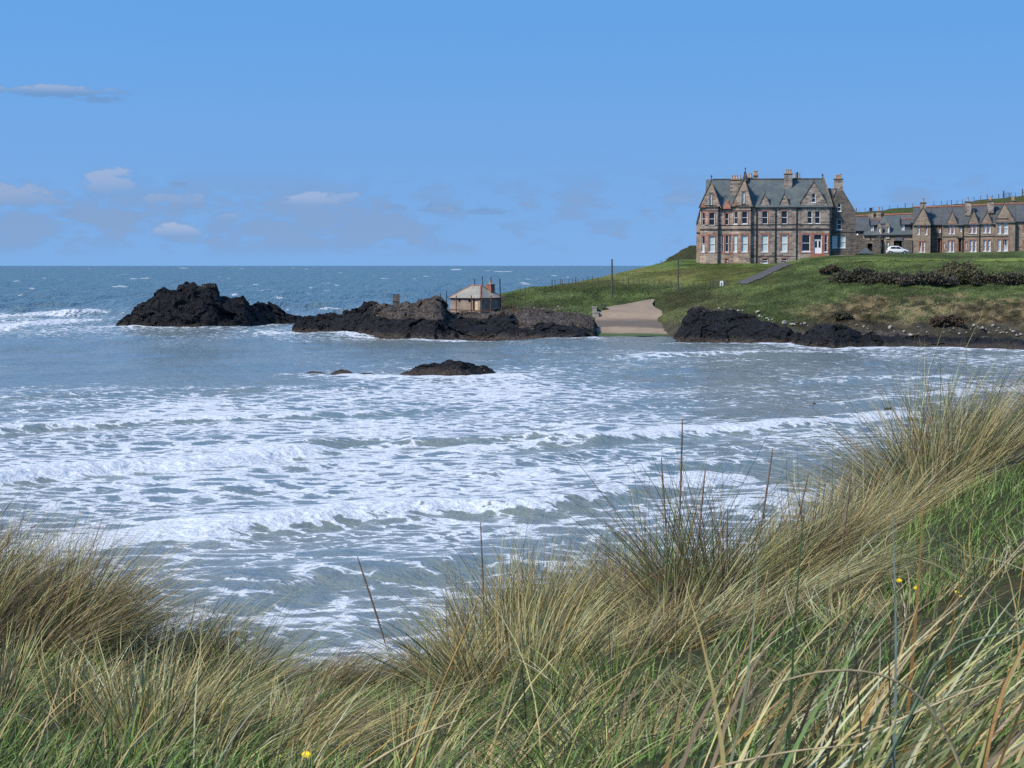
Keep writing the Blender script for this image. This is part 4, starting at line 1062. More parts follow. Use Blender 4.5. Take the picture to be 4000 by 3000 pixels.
    # front door with fanlight
    a, b, c, d = hg[3]
    Mx, L = h.frame(A, B)
    f = MB(); zt = Z(938)
    f.box(a, a + .08, .1, .2, c, d); f.box(b - .08, b, .1, .2, c, d); f.box(a + .08, b - .08, .1, .2, d - .08, d); f.box(a + .08, b - .08, .08, .2, zt - .06, zt + .06)
    dr = f.xform(Mx).build('door', M['white'], h.root)
    MB().box(a + .08, b - .08, .14, .19, c, zt - .06).xform(Mx).build('door_leaf', M['white'], dr)
    for q in (0, 1):
        u0 = a + .17 + q * ((b - a) / 2 - .06); MB().box(u0, u0 + (b - a) / 2 - .28, .125, .145, c + .95, zt - .18).xform(Mx).build('door_pane', M['glass'], dr)
    MB().box(a + .03, b - .03, .2, .22, zt + .06, d).xform(Mx).build('fanlight', M['glass'], dr)
    for i in range(4):
        MB().box(X(3172) - .25 * i * .6, X(3218) + .25 * i * .4, -.4 - .32 * i, -.06 - .30 * i, zb, Z(990) - .16 * i - .01).build('step', M['red'], h.root)
    for q0, q1, o in ((897, 892.5, .17), (878.5, 875.8, .11)):
        h.strip('string_course', 'string', A, B, Z(q0), Z(q1), o)
    h.strip('string_course', 'string', A, (X(3110), 0), Z(1001), Z(999.2), .06)
    # gutters between the wall gables
    for a_, b_ in ((2938, 2965), (3007, 3041), (3083, 3122), (3229, 3246)):
        MB().box(X(a_), X(b_), -.34, -.05, zE - .14, zE + .06).build('gutter', M['iron'], h.root)
    for q in (2954, 3028, 3110, 3239): h.pipe(X(q), -.16, zb, zE - .1, .085)
    h.pipe(X(2808), -.2, zb, Z(820), .085)
    # dormer heads and the entrance gable
    for cx in (2986, 3062):
        h.coping([(X(cx - 21), Z(803)), (X(cx), Z(757)), (X(cx + 21), Z(803))], -.1, .5, .14, 'string')
        h.finial(X(cx), .1, Z(757) + .05, .6, .09)
        h.gable_roof(X(cx - 20), X(cx + 20), X(cx), Z(803), Z(759), .42, 3.0)
    h.coping([(X(3121), Z(797)), (X(3176), Z(711)), (X(3230), Z(803))], -.1, .5, .14, 'string')
    h.finial(X(3176), .1, Z(711) + .05, .5, .1)
    h.gable_roof(X(3124), X(3228), X(3176), Z(796), Z(713), .42, 5.0, 'slate', Z(802))
    # ---- main roof
    yr = 4.9; zr = Z(702, yr)
    xl, xr, xrr = X(2752), X(3246), X(3209, yr)
    MB().add([(xl, -.35, zE + .02), (xr, -.35, zE + .02), (xr, 10.2, zE + .02), (xl, 10.2, zE + .02), (xl, yr, zr), (xrr, yr, zr)],
             [(0, 1, 5, 4), (2, 3, 4, 5), (1, 2, 5), (3, 0, 4), (3, 2, 1, 0)]).build('roof', M['slate'], h.root)
    MB().box(X(2782, yr), xrr, yr - .14, yr + .14, zr - .05, zr + .12).build('ridge', M['string'], h.root)
    MB().prism([(xr - .1, -.35, zE), (xr + .22, -.35, zE), (xrr + .25, yr, zr + .12), (xrr - .05, yr, zr + .12)], (0, .0, .22)).build('coping', M['coping'], h.root)
    h.finial(xrr, yr, zr, .9, .16)
    MB().box(xl + .3, xr - .1, .45, 10.0, zb, zE).build('wall', M['wall_dark'], h.root)
    # ---- spirelet behind the second gable
    MB().lathe((X(2909, 4.2), 4.2, 0), [(X(2922) - X(2909), Z(706)), (.42, Z(690)), (.06, Z(668))], 8).build('spire', M['slate_dark'], h.root)
    h.finial(X(2909, 4.2), 4.2, Z(670), .8, .12)
    # ---- chimneys
    h.chimney(X(2849), X(2893), 1.9, 3.1, Z(800), Z(703), [X(2856), X(2866.5), X(2877), X(2887)], 'wall_grey', .68, .17, .14)
    h.chimney(X(2941, 8), X(2958, 8), 7.4, 8.6, zr - 2, Z(691, 8), [X(2945, 8), X(2952, 8)], 'wall', .78, .22, .2)
    h.chimney(X(2916, 8), X(2938, 8), 7.4, 8.6, zr - 2, Z(698, 8), [X(2922, 8), X(2932, 8)], 'wall_grey', .75, .15, .12)
    h.chimney(X(3061), X(3093), 3.2, 4.4, Z(733), Z(680), [X(3068), X(3076), X(3085)], 'wall_grey', .66, .18, .16)
    h.chimney(X(3099, 8), X(3123, 8), 7.4, 8.4, zr - 2, Z(700, 8), [X(3103, 8), (X(3111, 8), .95, M['iron']), X(3119, 8)], 'wall_grey', .72, .16, .12)
    # ---- set back wing on the right
    yw = 1.6
    X2 = lambda p: X(p, yw); Z2 = lambda p: Z(p, yw)
    A, B = (X2(3244), yw), (X2(3339), yw)
    wg = [(3249, 3269, 922, 968), (3280, 3300, 922, 968)]; w1 = [(3266, 3284, 858, 898)]; w2 = [(3268, 3282, 797, 827)]
    hw = [(X2(a) - A[0], X2(b) - A[0], Z2(d), Z2(c)) for a, b, c, d in wg + w1 + w2]
    sx = lambda p: X2(p) - A[0]
    h.wall('wall', M['wall_dark'], A, B, [(0, Z2(788)), (sx(3262), Z2(748)), (sx(3289), Z2(748)), (sx(3339), Z2(833))], zb, hw)  # darker stone, with the shade beside the main block in its colour
    for q, g in zip(hw, ('blind', 'blind', 'glass', 'glass')): h.win(A, B, q, g, 0, None)
    h.strip('string_course', 'string', A, B, Z2(908), Z2(905.5), .1)
    h.strip('plinth', 'coping', A, B, Z2(998), Z2(986), .06)
    h.coping([(X2(3289), Z2(750)), (X2(3341), Z2(838))], yw - .1, yw + .5, .16, 'string')
    h.coping([(X2(3243), Z2(790)), (X2(3262), Z2(748))], yw - .1, yw + .5, .16)
    h.chimney(X2(3254), X2(3288), yw + .0, yw + 1.0, Z2(760), Z2(704), [X2(3262), X2(3270), (X2(3278), .8)], 'wall_grey', .62, .2, .14)
    MB().prism([(X2(3244) + .1, yw + .42, Z2(790)), (X2(3338), yw + .42, Z2(836)), (X2(3288), yw + .42, Z2(752)), (X2(3262), yw + .42, Z2(752))], (0, 7.5, 0)).build('roof', M['slate_dark'], h.root)
    MB().add([(X(3222), 1.3, Z(812)), (X(3266), 1.3, Z(812)), (X(3266), 5.2, Z(738, 5)), (X(3222), 5.2, Z(738, 5)), (X(3222), 9, Z(812)), (X(3266), 9, Z(812))],
             [(0, 1, 2, 3), (3, 2, 5, 4), (1, 5, 2), (0, 3, 4)]).build('roof', M['slate_brown'], h.root)
    MB().box(B[0] - .4, B[0] - .001, yw + .43, yw + 8, zb, Z2(836)).build('wall', M['wall_dark'], h.root)
    return h
big_house()

# ---- cottages and terrace behind -------------------------------------------
TP = (3700, 988, 372)
def stone_window(h, A, B, px0, px1, py0, py1, dy=0.0, glass='net', surr='dark', bars=1, sill=True):
    q = (h.x(px0, dy) - A[0], h.x(px1, dy) - A[0], h.z(py1, dy), h.z(py0, dy)); return q
def lodge():
    h = Bld('lodge', 'low slate roofed stone lodge with white dormers between house and terrace', 'lodge', z3x(740), 988, 372, None, TP)
    X = lambda v, dy=0: h.x(z3x(v), dy); Z = lambda v, dy=0: h.z(z3y(v), dy)
    zb = -1.6
    # left range, set back a little
    A, B = (X(180), 1.0), (X(420), 1.0)
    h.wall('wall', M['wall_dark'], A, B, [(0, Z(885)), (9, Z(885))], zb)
    MB().box(X(180), X(420), .7, 1.0, Z(900), Z(878)).build('gutter', M['iron'], h.root)
    # front range
    A, B = (X(330), 0), (X(1290), 0)
    wins = [(682, 706, 1092, 1238), (794, 838, 1090, 1236)]
    hol = [(X(a) - A[0], X(b) - A[0], Z(d), Z(c)) for a, b, c, d in wins]
    door = (X(928) - A[0], X(1082) - A[0], Z(1330), Z(1075))
    h.wall('wall', M['wall_tan'], A, B, [(0, Z(968)), (X(1290) - A[0], Z(958))], zb, hol + [door], .4, .38)
    for q in hol: h.win(A, B, q, 'net', 0, 'dark', .1, fw=.08)
    MB().box(A[0] + door[0], A[0] + door[1], .36, .395, door[2], door[3]).build('doorway', M['dark'], h.root)
    MB().box(X(345), X(1250), -.32, -.06, Z(985), Z(962)).build('gutter', M['iron'], h.root)
    # porch wall, buttress and dark arch on the yard wall
    MB().box(X(560), X(680), -.9, -.02, zb, Z(1020)).build('wall', M['wall_dark'], h.root)
    MB().box(X(1085), X(1285), -1.0, -.02, zb, Z(1060)).build('wall', M['wall_dark'], h.root)
    MB().prism([(X(955), -1.1, Z(1065)), (X(1100), -1.1, Z(1065)), (X(1100), -.02, Z(1000)), (X(955), -.02, Z(1000))], (0, 0, -.12)).build('porch_roof', M['slate_dark'], h.root)
    for q in (718, 478): h.pipe(X(q), -.14, zb if q == 718 else Z(1060), Z(980), .07)
    # roofs
    yr = 4.6; zr = Z(572, yr)
    MB().add([(X(170), .6, Z(882)), (X(430), .6, Z(882)), (X(430), yr, Z(605, yr)), (X(170), yr, Z(605, yr)), (X(170), 9, Z(882)), (X(430), 9, Z(882))],
             [(0, 1, 2, 3), (3, 2, 5, 4), (1, 5, 2), (0, 3, 4)]).build('roof', M['slate_dark'], h.root)
    MB().add([(X(335), -.35, Z(966)), (X(1285), -.35, Z(956)), (X(1385, yr), yr, Z(566, yr)), (X(440, yr), yr, Z(596, yr)), (X(335), 9, Z(966)), (X(1285), 9, Z(956))],
             [(0, 1, 2, 3), (3, 2, 5, 4), (1, 5, 2), (0, 3, 4)]).build('roof', M['slate'], h.root)
    MB().tube([(X(180, yr), yr, Z(604, yr)), (X(440, yr), yr, Z(592, yr)), (X(1385, yr), yr, Z(563, yr))], .2, 5).build('ridge', M['terra'], h.root)
    # two timber dormers with a side gable
    for (gx0, gx1, rx1, ztop, zg, zf, wx0, wx1, wz0, wz1) in ((447, 510, 690, 670, 685, 772, 487, 536, 782, 940), (1040, 1100, 1305, 655, 640, 762, 1078, 1130, 755, 922)):
        y0, y1 = .7, 2.6
        bx = MB().box(X(wx0) - .1, X(rx1 - 60), y0, y1 + 1.4, Z(wz1 + 12), Z(zf)).build('dormer', M['slate_dark'], h.root)
        MB().prism([(X(gx0), y0 - .45, Z(zf)), (X(gx0), (y0 + y1) / 2, Z(ztop)), (X(gx0), y1 + .4, Z(zf))], (X(rx1 - 55) - X(gx0), 0, 0)).build('roof', M['slate_dark'], bx)
        MB().tube([(X(gx0 + 40), (y0 + y1) / 2, Z(ztop) + .03), (X(rx1), (y0 + y1) / 2, Z(ztop) + .03)], .16, 5).build('ridge', M['terra'], bx)
        MB().prism([(X(gx0) - .05, y0 - .6, Z(zf) - .1), (X(gx0) - .05, (y0 + y1) / 2 - .3, Z(ztop) + .45), (X(gx1) - .3, y0 - .55, Z(zf) - .1)], (.08, .12, 0)).build('bargeboard', M['iron'], bx)
        w = MB(); a, b, c, d = X(wx0), X(wx1), Z(wz1), Z(wz0)
        w.box(a, a + .1, y0 - .12, y0, c, d); w.box(b - .1, b, y0 - .12, y0, c, d); w.box(a + .1, b - .1, y0 - .12, y0, c, c + .12); w.box(a + .1, b - .1, y0 - .12, y0, d - .1, d); w.box(a + .1, b - .1, y0 - .12, y0, (c + d) / 2 - .04, (c + d) / 2 + .04)
        wo = w.build('window', M['white'], h.root); MB().box(a + .05, b - .05, y0 - .06, y0 - .02, c + .05, d - .05).build('pane', M['net'], wo)
    # two pointed stone dormers
    for (x0, x1, zt, zsh, wx0, wx1, wz0, wz1) in ((600, 706, 735, 830, 626, 670, 822, 988), (765, 852, 700, 800, 790, 835, 812, 1018)):
        A, B = (X(x0), -.12), (X(x1), -.12)
        q = (X(wx0) - A[0], X(wx1) - A[0], Z(wz1), Z(wz0)); L = B[0] - A[0]
        h.wall('dormer', M['wall_tan'], A, B, [(0, Z(zsh)), (L * .16, Z(zsh - 45)), (L * .5, Z(zt)), (L * .84, Z(zsh - 45)), (L, Z(zsh))], Z(wz1 + 14), [q], .4)
        h.win(A, B, q, 'net', 0, None, fw=.08)
        h.finial(X((x0 + x1) / 2), .0, Z(zt) - .05, .42, .1)
        h.gable_roof(A[0], B[0], (A[0] + B[0]) / 2, Z(zsh), Z(zt + 10), .28, 3.6, 'slate_brown')
    h.chimney(X(425, 4), X(535, 4), 4.0, 5.2, Z(640, 4), Z(520, 4), [(X(462, 4), .62, M['iron']), (X(490, 4), .62, M['iron'])], 'wall_tan', .6, .16, .12)
    h.chimney(X(585, 4), X(680, 4), 4.0, 5.2, Z(640, 4), Z(515, 4), [X(636, 4)], 'wall_tan', .7, .17, .12)
    h.chimney(X(715, 5), X(760, 5), 5.0, 5.8, Z(640, 4), Z(560, 4), [], 'wall_tan')
    return h
lodge()
def yard_wall():
    h = Bld('yard_wall', 'rough dark stone yard wall with an arched opening beside the big house', 'wall', z3x(350), 993, 362)
    X = lambda v: h.x(z3x(v)); Z = lambda v: h.z(z3y(v))
    A, B = (X(192), 0), (X(600), 0)
    cx0, cx1 = X(432) - A[0], X(522) - A[0]
    hole = (cx0, cx1, Z(1275), Z(1130))
    h.wall('wall', M['wall_dark'], A, B, [(0, Z(1000)), (X(330) - A[0], Z(1030)), (X(420) - A[0], Z(1060)), (X(600) - A[0], Z(1075))], -2, [hole], .5, .5)
    # arch head made of a stepped fan of stones
    cxm = (cx0 + cx1) / 2; r = (cx1 - cx0) / 2
    m = MB()
    for k in range(9):
        t0, t1 = math.pi * k / 9, math.pi * (k + 1) / 9
        p = [(cxm + r * 1.0 * math.cos(t), -.03, Z(1130) + r * .35 * math.sin(t)) for t in (t0, t1)]; q = [(cxm + r * 1.35 * math.cos(t), -.03, Z(1130) + r * .75 * math.sin(t)) for t in (t1, t0)]
        m.prism(p + q, (0, .1, 0))
    Mx, L = h.frame(A, B)
    m.xform(Mx).build('arch', M['wall_grey'], h.root)
    MB().box(A[0] + cx0 - .05, A[0] + cx1 + .05, .49, .53, Z(1285), Z(1120)).build('opening', M['dark'], h.root)
yard_wall()
def shed():
    h = Bld('shed', 'low grey hipped slate roof of a small shed by the yard wall', 'shed', z3x(390), 993, 356)
    X = lambda v: h.x(z3x(v)); Z = lambda v: h.z(z3y(v))
    MB().box(X(265), X(515), .1, 3.4, -1.5, Z(1318)).build('wall', M['wall_dark'], h.root)
    MB().add([(X(248), -.1, Z(1322)), (X(532), -.1, Z(1322)), (X(532), 3.6, Z(1322)), (X(248), 3.6, Z(1322)), (X(370), 1.8, Z(1212)), (X(430), 1.8, Z(1212))],
             [(0, 1, 5, 4), (2, 3, 4, 5), (1, 2, 5), (3, 0, 4), (3, 2, 1, 0)]).build('roof', M['slate_dark'], h.root)
shed()

def terrace_house(label, pxc, x0, x1, eave, ridge, gables, wins, doors=(), pipes=(), chims=(), strings=(), mat='wall_tan', proj_=0.0, yfront=0.0, recess=None, roof=True, group='houses of the stone terrace'):
    """x values in the zoomed terrace frame (z4)"""
    h = Bld('terraced_house', label, 'house', z4x(pxc), 988, 372, group, TP)
    X = lambda v, dy=0: h.x(z4x(v), dy); Z = lambda v, dy=0: h.z(z3y(v), dy)
    zb = -1.6; yf = yfront
    A, B = (X(x0), yf), (X(x1), yf)
    top = [(0, Z(eave))]
    for (gl, gr, ga, gz, gf) in gables:
        top += [(X(gl) - A[0] + .001, Z(eave)), (X(gl) - A[0] + .002, Z(gf)), (X(ga) - A[0], Z(gz)), (X(gr) - A[0] - .002, Z(gf)), (X(gr) - A[0] - .001, Z(eave))]
    top += [(B[0] - A[0], Z(eave))]
    hol = [(X(a) - A[0], X(b) - A[0], Z(d), Z(c)) for a, b, c, d, bars in wins]
    hd = [(X(a) - A[0], X(b) - A[0], Z(d), Z(c)) for a, b, c, d in doors]
    h.wall('wall', M[mat], A, B, top, zb, hol + hd, .42, .3)
    for q, w in zip(hol, wins): h.win(A, B, q, 'net', w[4], 'red', .12, sill=(w[3] - w[2]) > 150, fw=.085, two='glass' if (w[0] * 7 + w[2]) % 5 < 1 else None)
    for q in hd:
        MB().box(A[0] + q[0] - .14, A[0] + q[0], yf - .04, yf + .05, q[2], q[3]).build('door_jamb', M['red'], h.root)
        MB().box(A[0] + q[1], A[0] + q[1] + .14, yf - .04, yf + .05, q[2], q[3]).build('door_jamb', M['red'], h.root)
        d = MB().box(A[0] + q[0], A[0] + q[1], yf + .2, yf + .27, q[2], q[3]).build('door', M['dark'], h.root)
        MB().box(A[0] + q[0] + .08, A[0] + q[1] - .08, yf + .17, yf + .199, q[2] + .15, q[3] - .55).build('door_panel', M['iron'], d)
        MB().box(A[0] + q[0] - .3, A[0] + q[1] + .35, yf - .35, yf - .002, q[3] + .22, q[3] + .36).build('door_hood', M['string'], h.root)
    for (gl, gr, ga, gz, gf) in gables:
        h.coping([(X(gl) - .12, Z(gf) - .05), (X(ga), Z(gz)), (X(gr) + .12, Z(gf) - .05)], yf - .08, yf + .5, .16, 'string')
        h.finial(X(ga), yf + .15, Z(gz) + .05, .5, .1)
        h.gable_roof(X(gl) + .03, X(gr) - .03, X(ga), Z(gf) - .05, Z(gz) - .12, yf + .42, 4.2, 'slate')
        MB().tube([(X(ga), yf + .5, Z(gz) + .0), (X(ga), 4.0, Z(gz) + .0)], .09, 5).build('ridge', M['terra'], h.root)
    for q in pipes: h.pipe(X(q), yf - .14, zb, Z(eave), .075)
    for c in chims:
        cx0, cx1, z1, z0, pots, dy = c
        h.chimney(X(cx0, dy), X(cx1, dy), dy - .5, dy + .6, Z(z0, dy), Z(z1, dy), [X(p, dy) for p in pots], 'wall_grey', .75, .17, .16)
    for a, b, z_ in strings:
        MB().box(X(a), X(b), yf - .1, yf + .02, Z(z_ + 6), Z(z_ - 6)).build('string_course', M['string'], h.root)
    if roof:
        yr = 4.6; r0, r1 = ridge
        MB().add([(A[0], yf - .3, Z(eave)), (B[0], yf - .3, Z(eave)), (B[0], yr, Z(r1, yr)), (A[0], yr, Z(r0, yr)), (A[0], 9.2, Z(eave)), (B[0], 9.2, Z(eave))],
                 [(0, 1, 2, 3), (3, 2, 5, 4), (1, 5, 2), (0, 3, 4), (0, 4, 5, 1)]).build('roof', M['slate_dark'], h.root)
        MB().tube([(A[0], yr, Z(r0, yr) + .02), (B[0], yr, Z(r1, yr) + .02)], .21, 5).build('ridge', M['terra'], h.root)
        # gutters run between the wall gables
        xs = [x0] + [v for g in gables for v in (g[0], g[1])] + [x1]
        for a, b in zip(xs[0::2], xs[1::2]):
            if b - a > 8: MB().box(X(a), X(b), yf - .34, yf - .06, Z(eave) - .12, Z(eave) + .05).build('gutter', M['iron'], h.root)
        MB().box(A[0] + .02, B[0] - .02, yf + .43, 9.0, zb, Z(eave) - .02).build('rear_wall', M['wall_dark'], h.root)
    return h
terrace_house('end terrace house with tall stone gable and single chimney at the apex', 40, -174, 166, 790, (440, 440), [(-172, 164, 27, 440, 775)],
              [(-82, -42, 782, 960, 0), (64, 106, 782, 960, 0), (-46, -2, 1092, 1290, 0), (26, 66, 1092, 1290, 0)], (), (), [(-32, 78, 362, 470, [22], .8)], (), yfront=-.8)
terrace_house('narrow shaded terrace house set back beside the first gable, with dark door', 270, 168, 384, 775, (442, 434), [], [(316, 360, 832, 920, 0)], [(306, 352, 1050, 1300)], [374], (), (), 'wall_dark', yfront=.8)  # dark wall colour carries the shade of the recess beside the gable
terrace_house('terrace house with plain pointed gable and door at its right', 580, 386, 788, 785, (434, 424), [(484, 668, 573, 525, 740)],
              [(510, 552, 762, 945, 0), (585, 627, 762, 945, 0), (505, 552, 1076, 1286, 0), (580, 616, 1076, 1286, 0), (410, 436, 1112, 1230, 0), (716, 760, 830, 910, 0)], [(702, 752, 1045, 1282)], [780],
              [(812, 934, 350, 600, [866], 2.2)], [(400, 690, 998)])
terrace_house('terrace house with stepped gable standing left of a downpipe pair', 940, 790, 1098, 775, (424, 412), [(893, 1068, 980, 505, 738)],
              [(925, 970, 757, 936, 0), (1000, 1044, 757, 936, 0), (920, 966, 1066, 1282, 0), (994, 1040, 1066, 1282, 0), (826, 852, 1100, 1226, 0)], (), [1096],
              [(1238, 1358, 335, 560, [1295], 2.4)], [(800, 1090, 995)])
terrace_house('terrace house with paired narrow windows next to the big bay gable', 1250, 1100, 1398, 770, (412, 398), [(1138, 1322, 1240, 535, 730)],
              [(1176, 1225, 752, 930, 0), (1256, 1306, 752, 930, 0), (1176, 1225, 1062, 1276, 0), (1256, 1306, 1062, 1276, 0)], (), (), (), [(1102, 1396, 990)])
terrace_house('terrace house with broad bay gable and wide white sash windows', 1570, 1400, 1776, 740, (396, 388), [(1402, 1742, 1550, 375, 690)],
              [(1440, 1500, 732, 950, 1), (1542, 1632, 732, 950, 2), (1440, 1500, 1056, 1276, 1), (1542, 1632, 1056, 1276, 2)], (), [1772],
              [(1672, 1772, 335, 480, [1706, 1735], 5.0)], [(1404, 1640, 662), (1404, 1640, 998)], yfront=-.5)
terrace_house('last terrace house at the picture edge with plain slate roof', 2000, 1778, 2260, 722, (388, 372), [],
              [(1920, 1985, 778, 945, 1), (1920, 1985, 1088, 1272, 1), (2080, 2150, 778, 945, 1), (2080, 2150, 1088, 1272, 1)], (), (), ())

# ================================================================== HUT ON THE REEF
def hut():
    phi = R(36); C = PV(1876, 1210.5, 298)
    root = tag(empty('stone_hut', C, -phi), 'small square hut with pale slate hipped roof and red chimney on the reef', 'hut')
    Lx, Ly, ze = 5.5, 5.27, 1.72
    W_ = Bld.__new__(Bld); W_.root = root
    u = lambda zx: (zx - 1020) / 440 * Lx
    A, B = (-Lx, 0), (0, 0)
    hz = lambda zy: (555 - zy) * .2712 * .0373
    wins = [(u(1144), u(1170), hz(446), hz(398)), (u(1286), u(1330), hz(446), hz(398))]
    door = (u(1354), u(1424), hz(556), hz(398))
    W_.wall('wall', M['render'], A, B, [(0, ze), (Lx, ze)], -1.0, wins + [door], .3, .25)
    for a, b, c, d in wins:
        w = MB().box(-Lx + a, -Lx + b, .18, .22, c, d).build('window', M['glass'], root)
        MB().box(-Lx + a - .06, -Lx + b + .06, -.06, .1, c - .08, c).build('sill', M['concrete'], w)
    a, b, c, d = door
    MB().box(-Lx + a, -Lx + b, .26, .29, c, d).build('doorway', M['dark'], root)
    MB().box(-Lx + a + .24, -Lx + b, .12, .17, c, d - .05).build('door_board', M['board'], root)
    MB().box(-.3, 0, .30, Ly, -1.0, ze).build('wall', M['render'], root)
    MB().box(-Lx, -.3, .3, Ly, -1.0, ze).build('wall', M['render'], root)
    e = .22; zr = 3.5
    r0, r1, ym = -Lx / 2 - .85, -Lx / 2 + .85, Ly / 2
    MB().add([(-Lx - e, -e, ze), (e, -e, ze), (e, Ly + e, ze), (-Lx - e, Ly + e, ze), (r0, ym, zr), (r1, ym, zr)],
             [(0, 1, 5, 4), (2, 3, 4, 5), (1, 2, 5), (3, 0, 4), (3, 2, 1, 0)]).build('roof', M['slate_pale'], root)
    for p, q in (((-Lx - e, -e, ze), (r0, ym, zr)), ((e, -e, ze), (r1, ym, zr)), ((e, Ly + e, ze), (r1, ym, zr)), ((r0, ym, zr), (r1, ym, zr))):
        MB().tube([p, q], .11, 5).build('hip_tile', M['terra'], root)
    MB().box(-Lx - e, e, -e - .06, -e + .04, ze - .1, ze - .005).build('gutter', M['iron'], root)
    MB().box(e - .04, e + .06, -e + .05, Ly + e, ze - .1, ze - .005).build('gutter', M['iron'], root)
    # brick stack on the right hand slope
    cx, cy = -1.15, 4.0
    c = MB().tbox(cx - .5, cx + .5, cy - .5, cy + .5, 2.2, 3.55, .05).build('chimney', M['brick'], root)
    MB().box(cx - .52, cx + .52, cy - .52, cy + .52, 3.552, 3.72).build('cap', M['brick'], c)
    MB().lathe((cx, cy, 3.72), [(.22, 0), (.17, .1), (.15, .4), (.19, .45), (.19, .52)], 8).build('chimney_pot', M['pot'], c)
hut()
def hp(zx, zy, Y): return PV(1480 + zx * .27124, 1060 + zy * .27124, Y)
def single_pole(name, label, top, bot, Y, r=.07, mat='iron', cat='pole', group=None, r2=None):
    t, b = PV(top[0], top[1], Y), PV(bot[0], bot[1], Y)
    root = tag(empty(name, b), label, cat, group)
    d = t - b
    MB().tube([(0, 0, -.6), d * .5, d], [r, r * .92, r2 or r * .85], 8).build('shaft', M[mat], root)
    MB().lathe(tuple(d), [(r * 1.25, 0), (r * 1.25, .06), (r * .5, .10)], 8).build('cap', M[mat], root)
    return root
z5 = lambda x, y: (1480 + x * .27124, 1060 + y * .27124)
single_pole('iron_pole', 'short black iron pole standing at the left of the hut', z5(976, 296), z5(978, 545), 297, .065)
single_pole('iron_pole', 'black iron pole rising behind the hut roof, left of the chimney', z5(1380, 112), z5(1382, 420), 304.5, .07)
single_pole('iron_pole', 'tall black iron pole behind the roof right at the chimney', z5(1494, 84), z5(1496, 420), 305, .07)
def iron_frame():
    """two tall poles joined by a hoop behind the hut"""
    Y = 303.5
    a0, a1 = hp(1614, 88, Y), hp(1620, 430, Y); b0, b1 = hp(1742, 110, Y - 2), hp(1752, 430, Y - 2)
    root = tag(empty('iron_gantry', a1), 'pair of tall black iron poles joined by a thin hoop behind the hut', 'gantry')
    MB().tube([(0, 0, -1), a0 - a1], .075, 8).build('post', M['iron'], root)
    MB().tube([b1 - a1 - Vector((0, 0, 1)), b0 - a1], .085, 8).build('post', M['iron'], root)
    pts = []
    for k in range(13):
        t = k / 12; p = a0.lerp(b0, t) - a1; p.z += math.sin(math.pi * t) * .38; pts.append(p)
    MB().tube(pts, .022, 5).build('hoop', M['iron'], root)
iron_frame()
def railing():
    root = tag(empty('iron_railing', hp(1330, 600, 294)), 'rusty iron railing along the ledge in front of the hut', 'railing')
    o = root.location
    Y = 294
    def seg(name, a, b, r, Ya=Y, Yb=Y, mat='rust'):
        MB().tube([hp(a[0], a[1], Ya) - o, hp(b[0], b[1], Yb) - o], r, 6).build(name, M[mat], root)
    for x, y0, y1 in ((850, 420, 640), (888, 322, 650), (908, 400, 620), (1114, 345, 640), (1330, 345, 660), (1480, 352, 600), (1614, 352, 600), (1770, 352, 640)):
        seg('post', (x, y0), (x, y1), .08)
    for (a, b) in (((850, 548), (1330, 560)), ((1330, 560), (1480, 575)), ((1480, 575), (1660, 575))):
        seg('rail', a, b, .075)
    for (a, b) in (((908, 535), (1010, 530)), ((1480, 552), (1770, 525)), ((850, 420), (908, 400)), ((1330, 410), (1614, 405))):
        seg('rail', a, b, .022)
    # gate leaf at the left end
    for k in range(5): seg('bar', (856 + k * 10, 425), (856 + k * 10, 545), .022)
railing()
def shore_fence():
    root = tag(empty('iron_fence', hp(1965, 640, 296)), 'line of thin rusty iron uprights right of the hut', 'fence')
    o = root.location
    for x, y0, y1 in ((1800, 365, 600), (1850, 480, 640), (1885, 500, 660), (1925, 500, 680), (1962, 365, 690), (1995, 520, 720), (2050, 560, 730), (2082, 520, 735), (2110, 330, 740)):
        MB().tube([hp(x, y0, 296) - o, hp(x + 2, y1, 296) - o], .045, 6).build('upright', M['rust'], root)
    for a, b in (((1770, 362), (1965, 368)), ((1800, 520), (2110, 540))):
        MB().tube([hp(*a, 296) - o, hp(*b, 296) - o], .03, 6).build('rail', M['iron'], root)
shore_fence()
def marker():
    b = hp(248, 470, 300)
    root = tag(empty('stone_pillar', b), 'square dark stone marker pillar standing alone on the reef', 'pillar')
    w = .50
    MB().tbox(-w * 1.15, w * 1.15, -.5, .5, -1.3, .35, .1).build('plinth', M['wall_dark'], root)
    MB().tbox(-w, w, -w, w, .352, 1.36, .07).build('shaft', M['wall_dark'], root)
    MB().box(-w * .9, w * .9, -w * .9, w * .9, 1.362, 1.42).build('cap', M['string'], root)
marker()
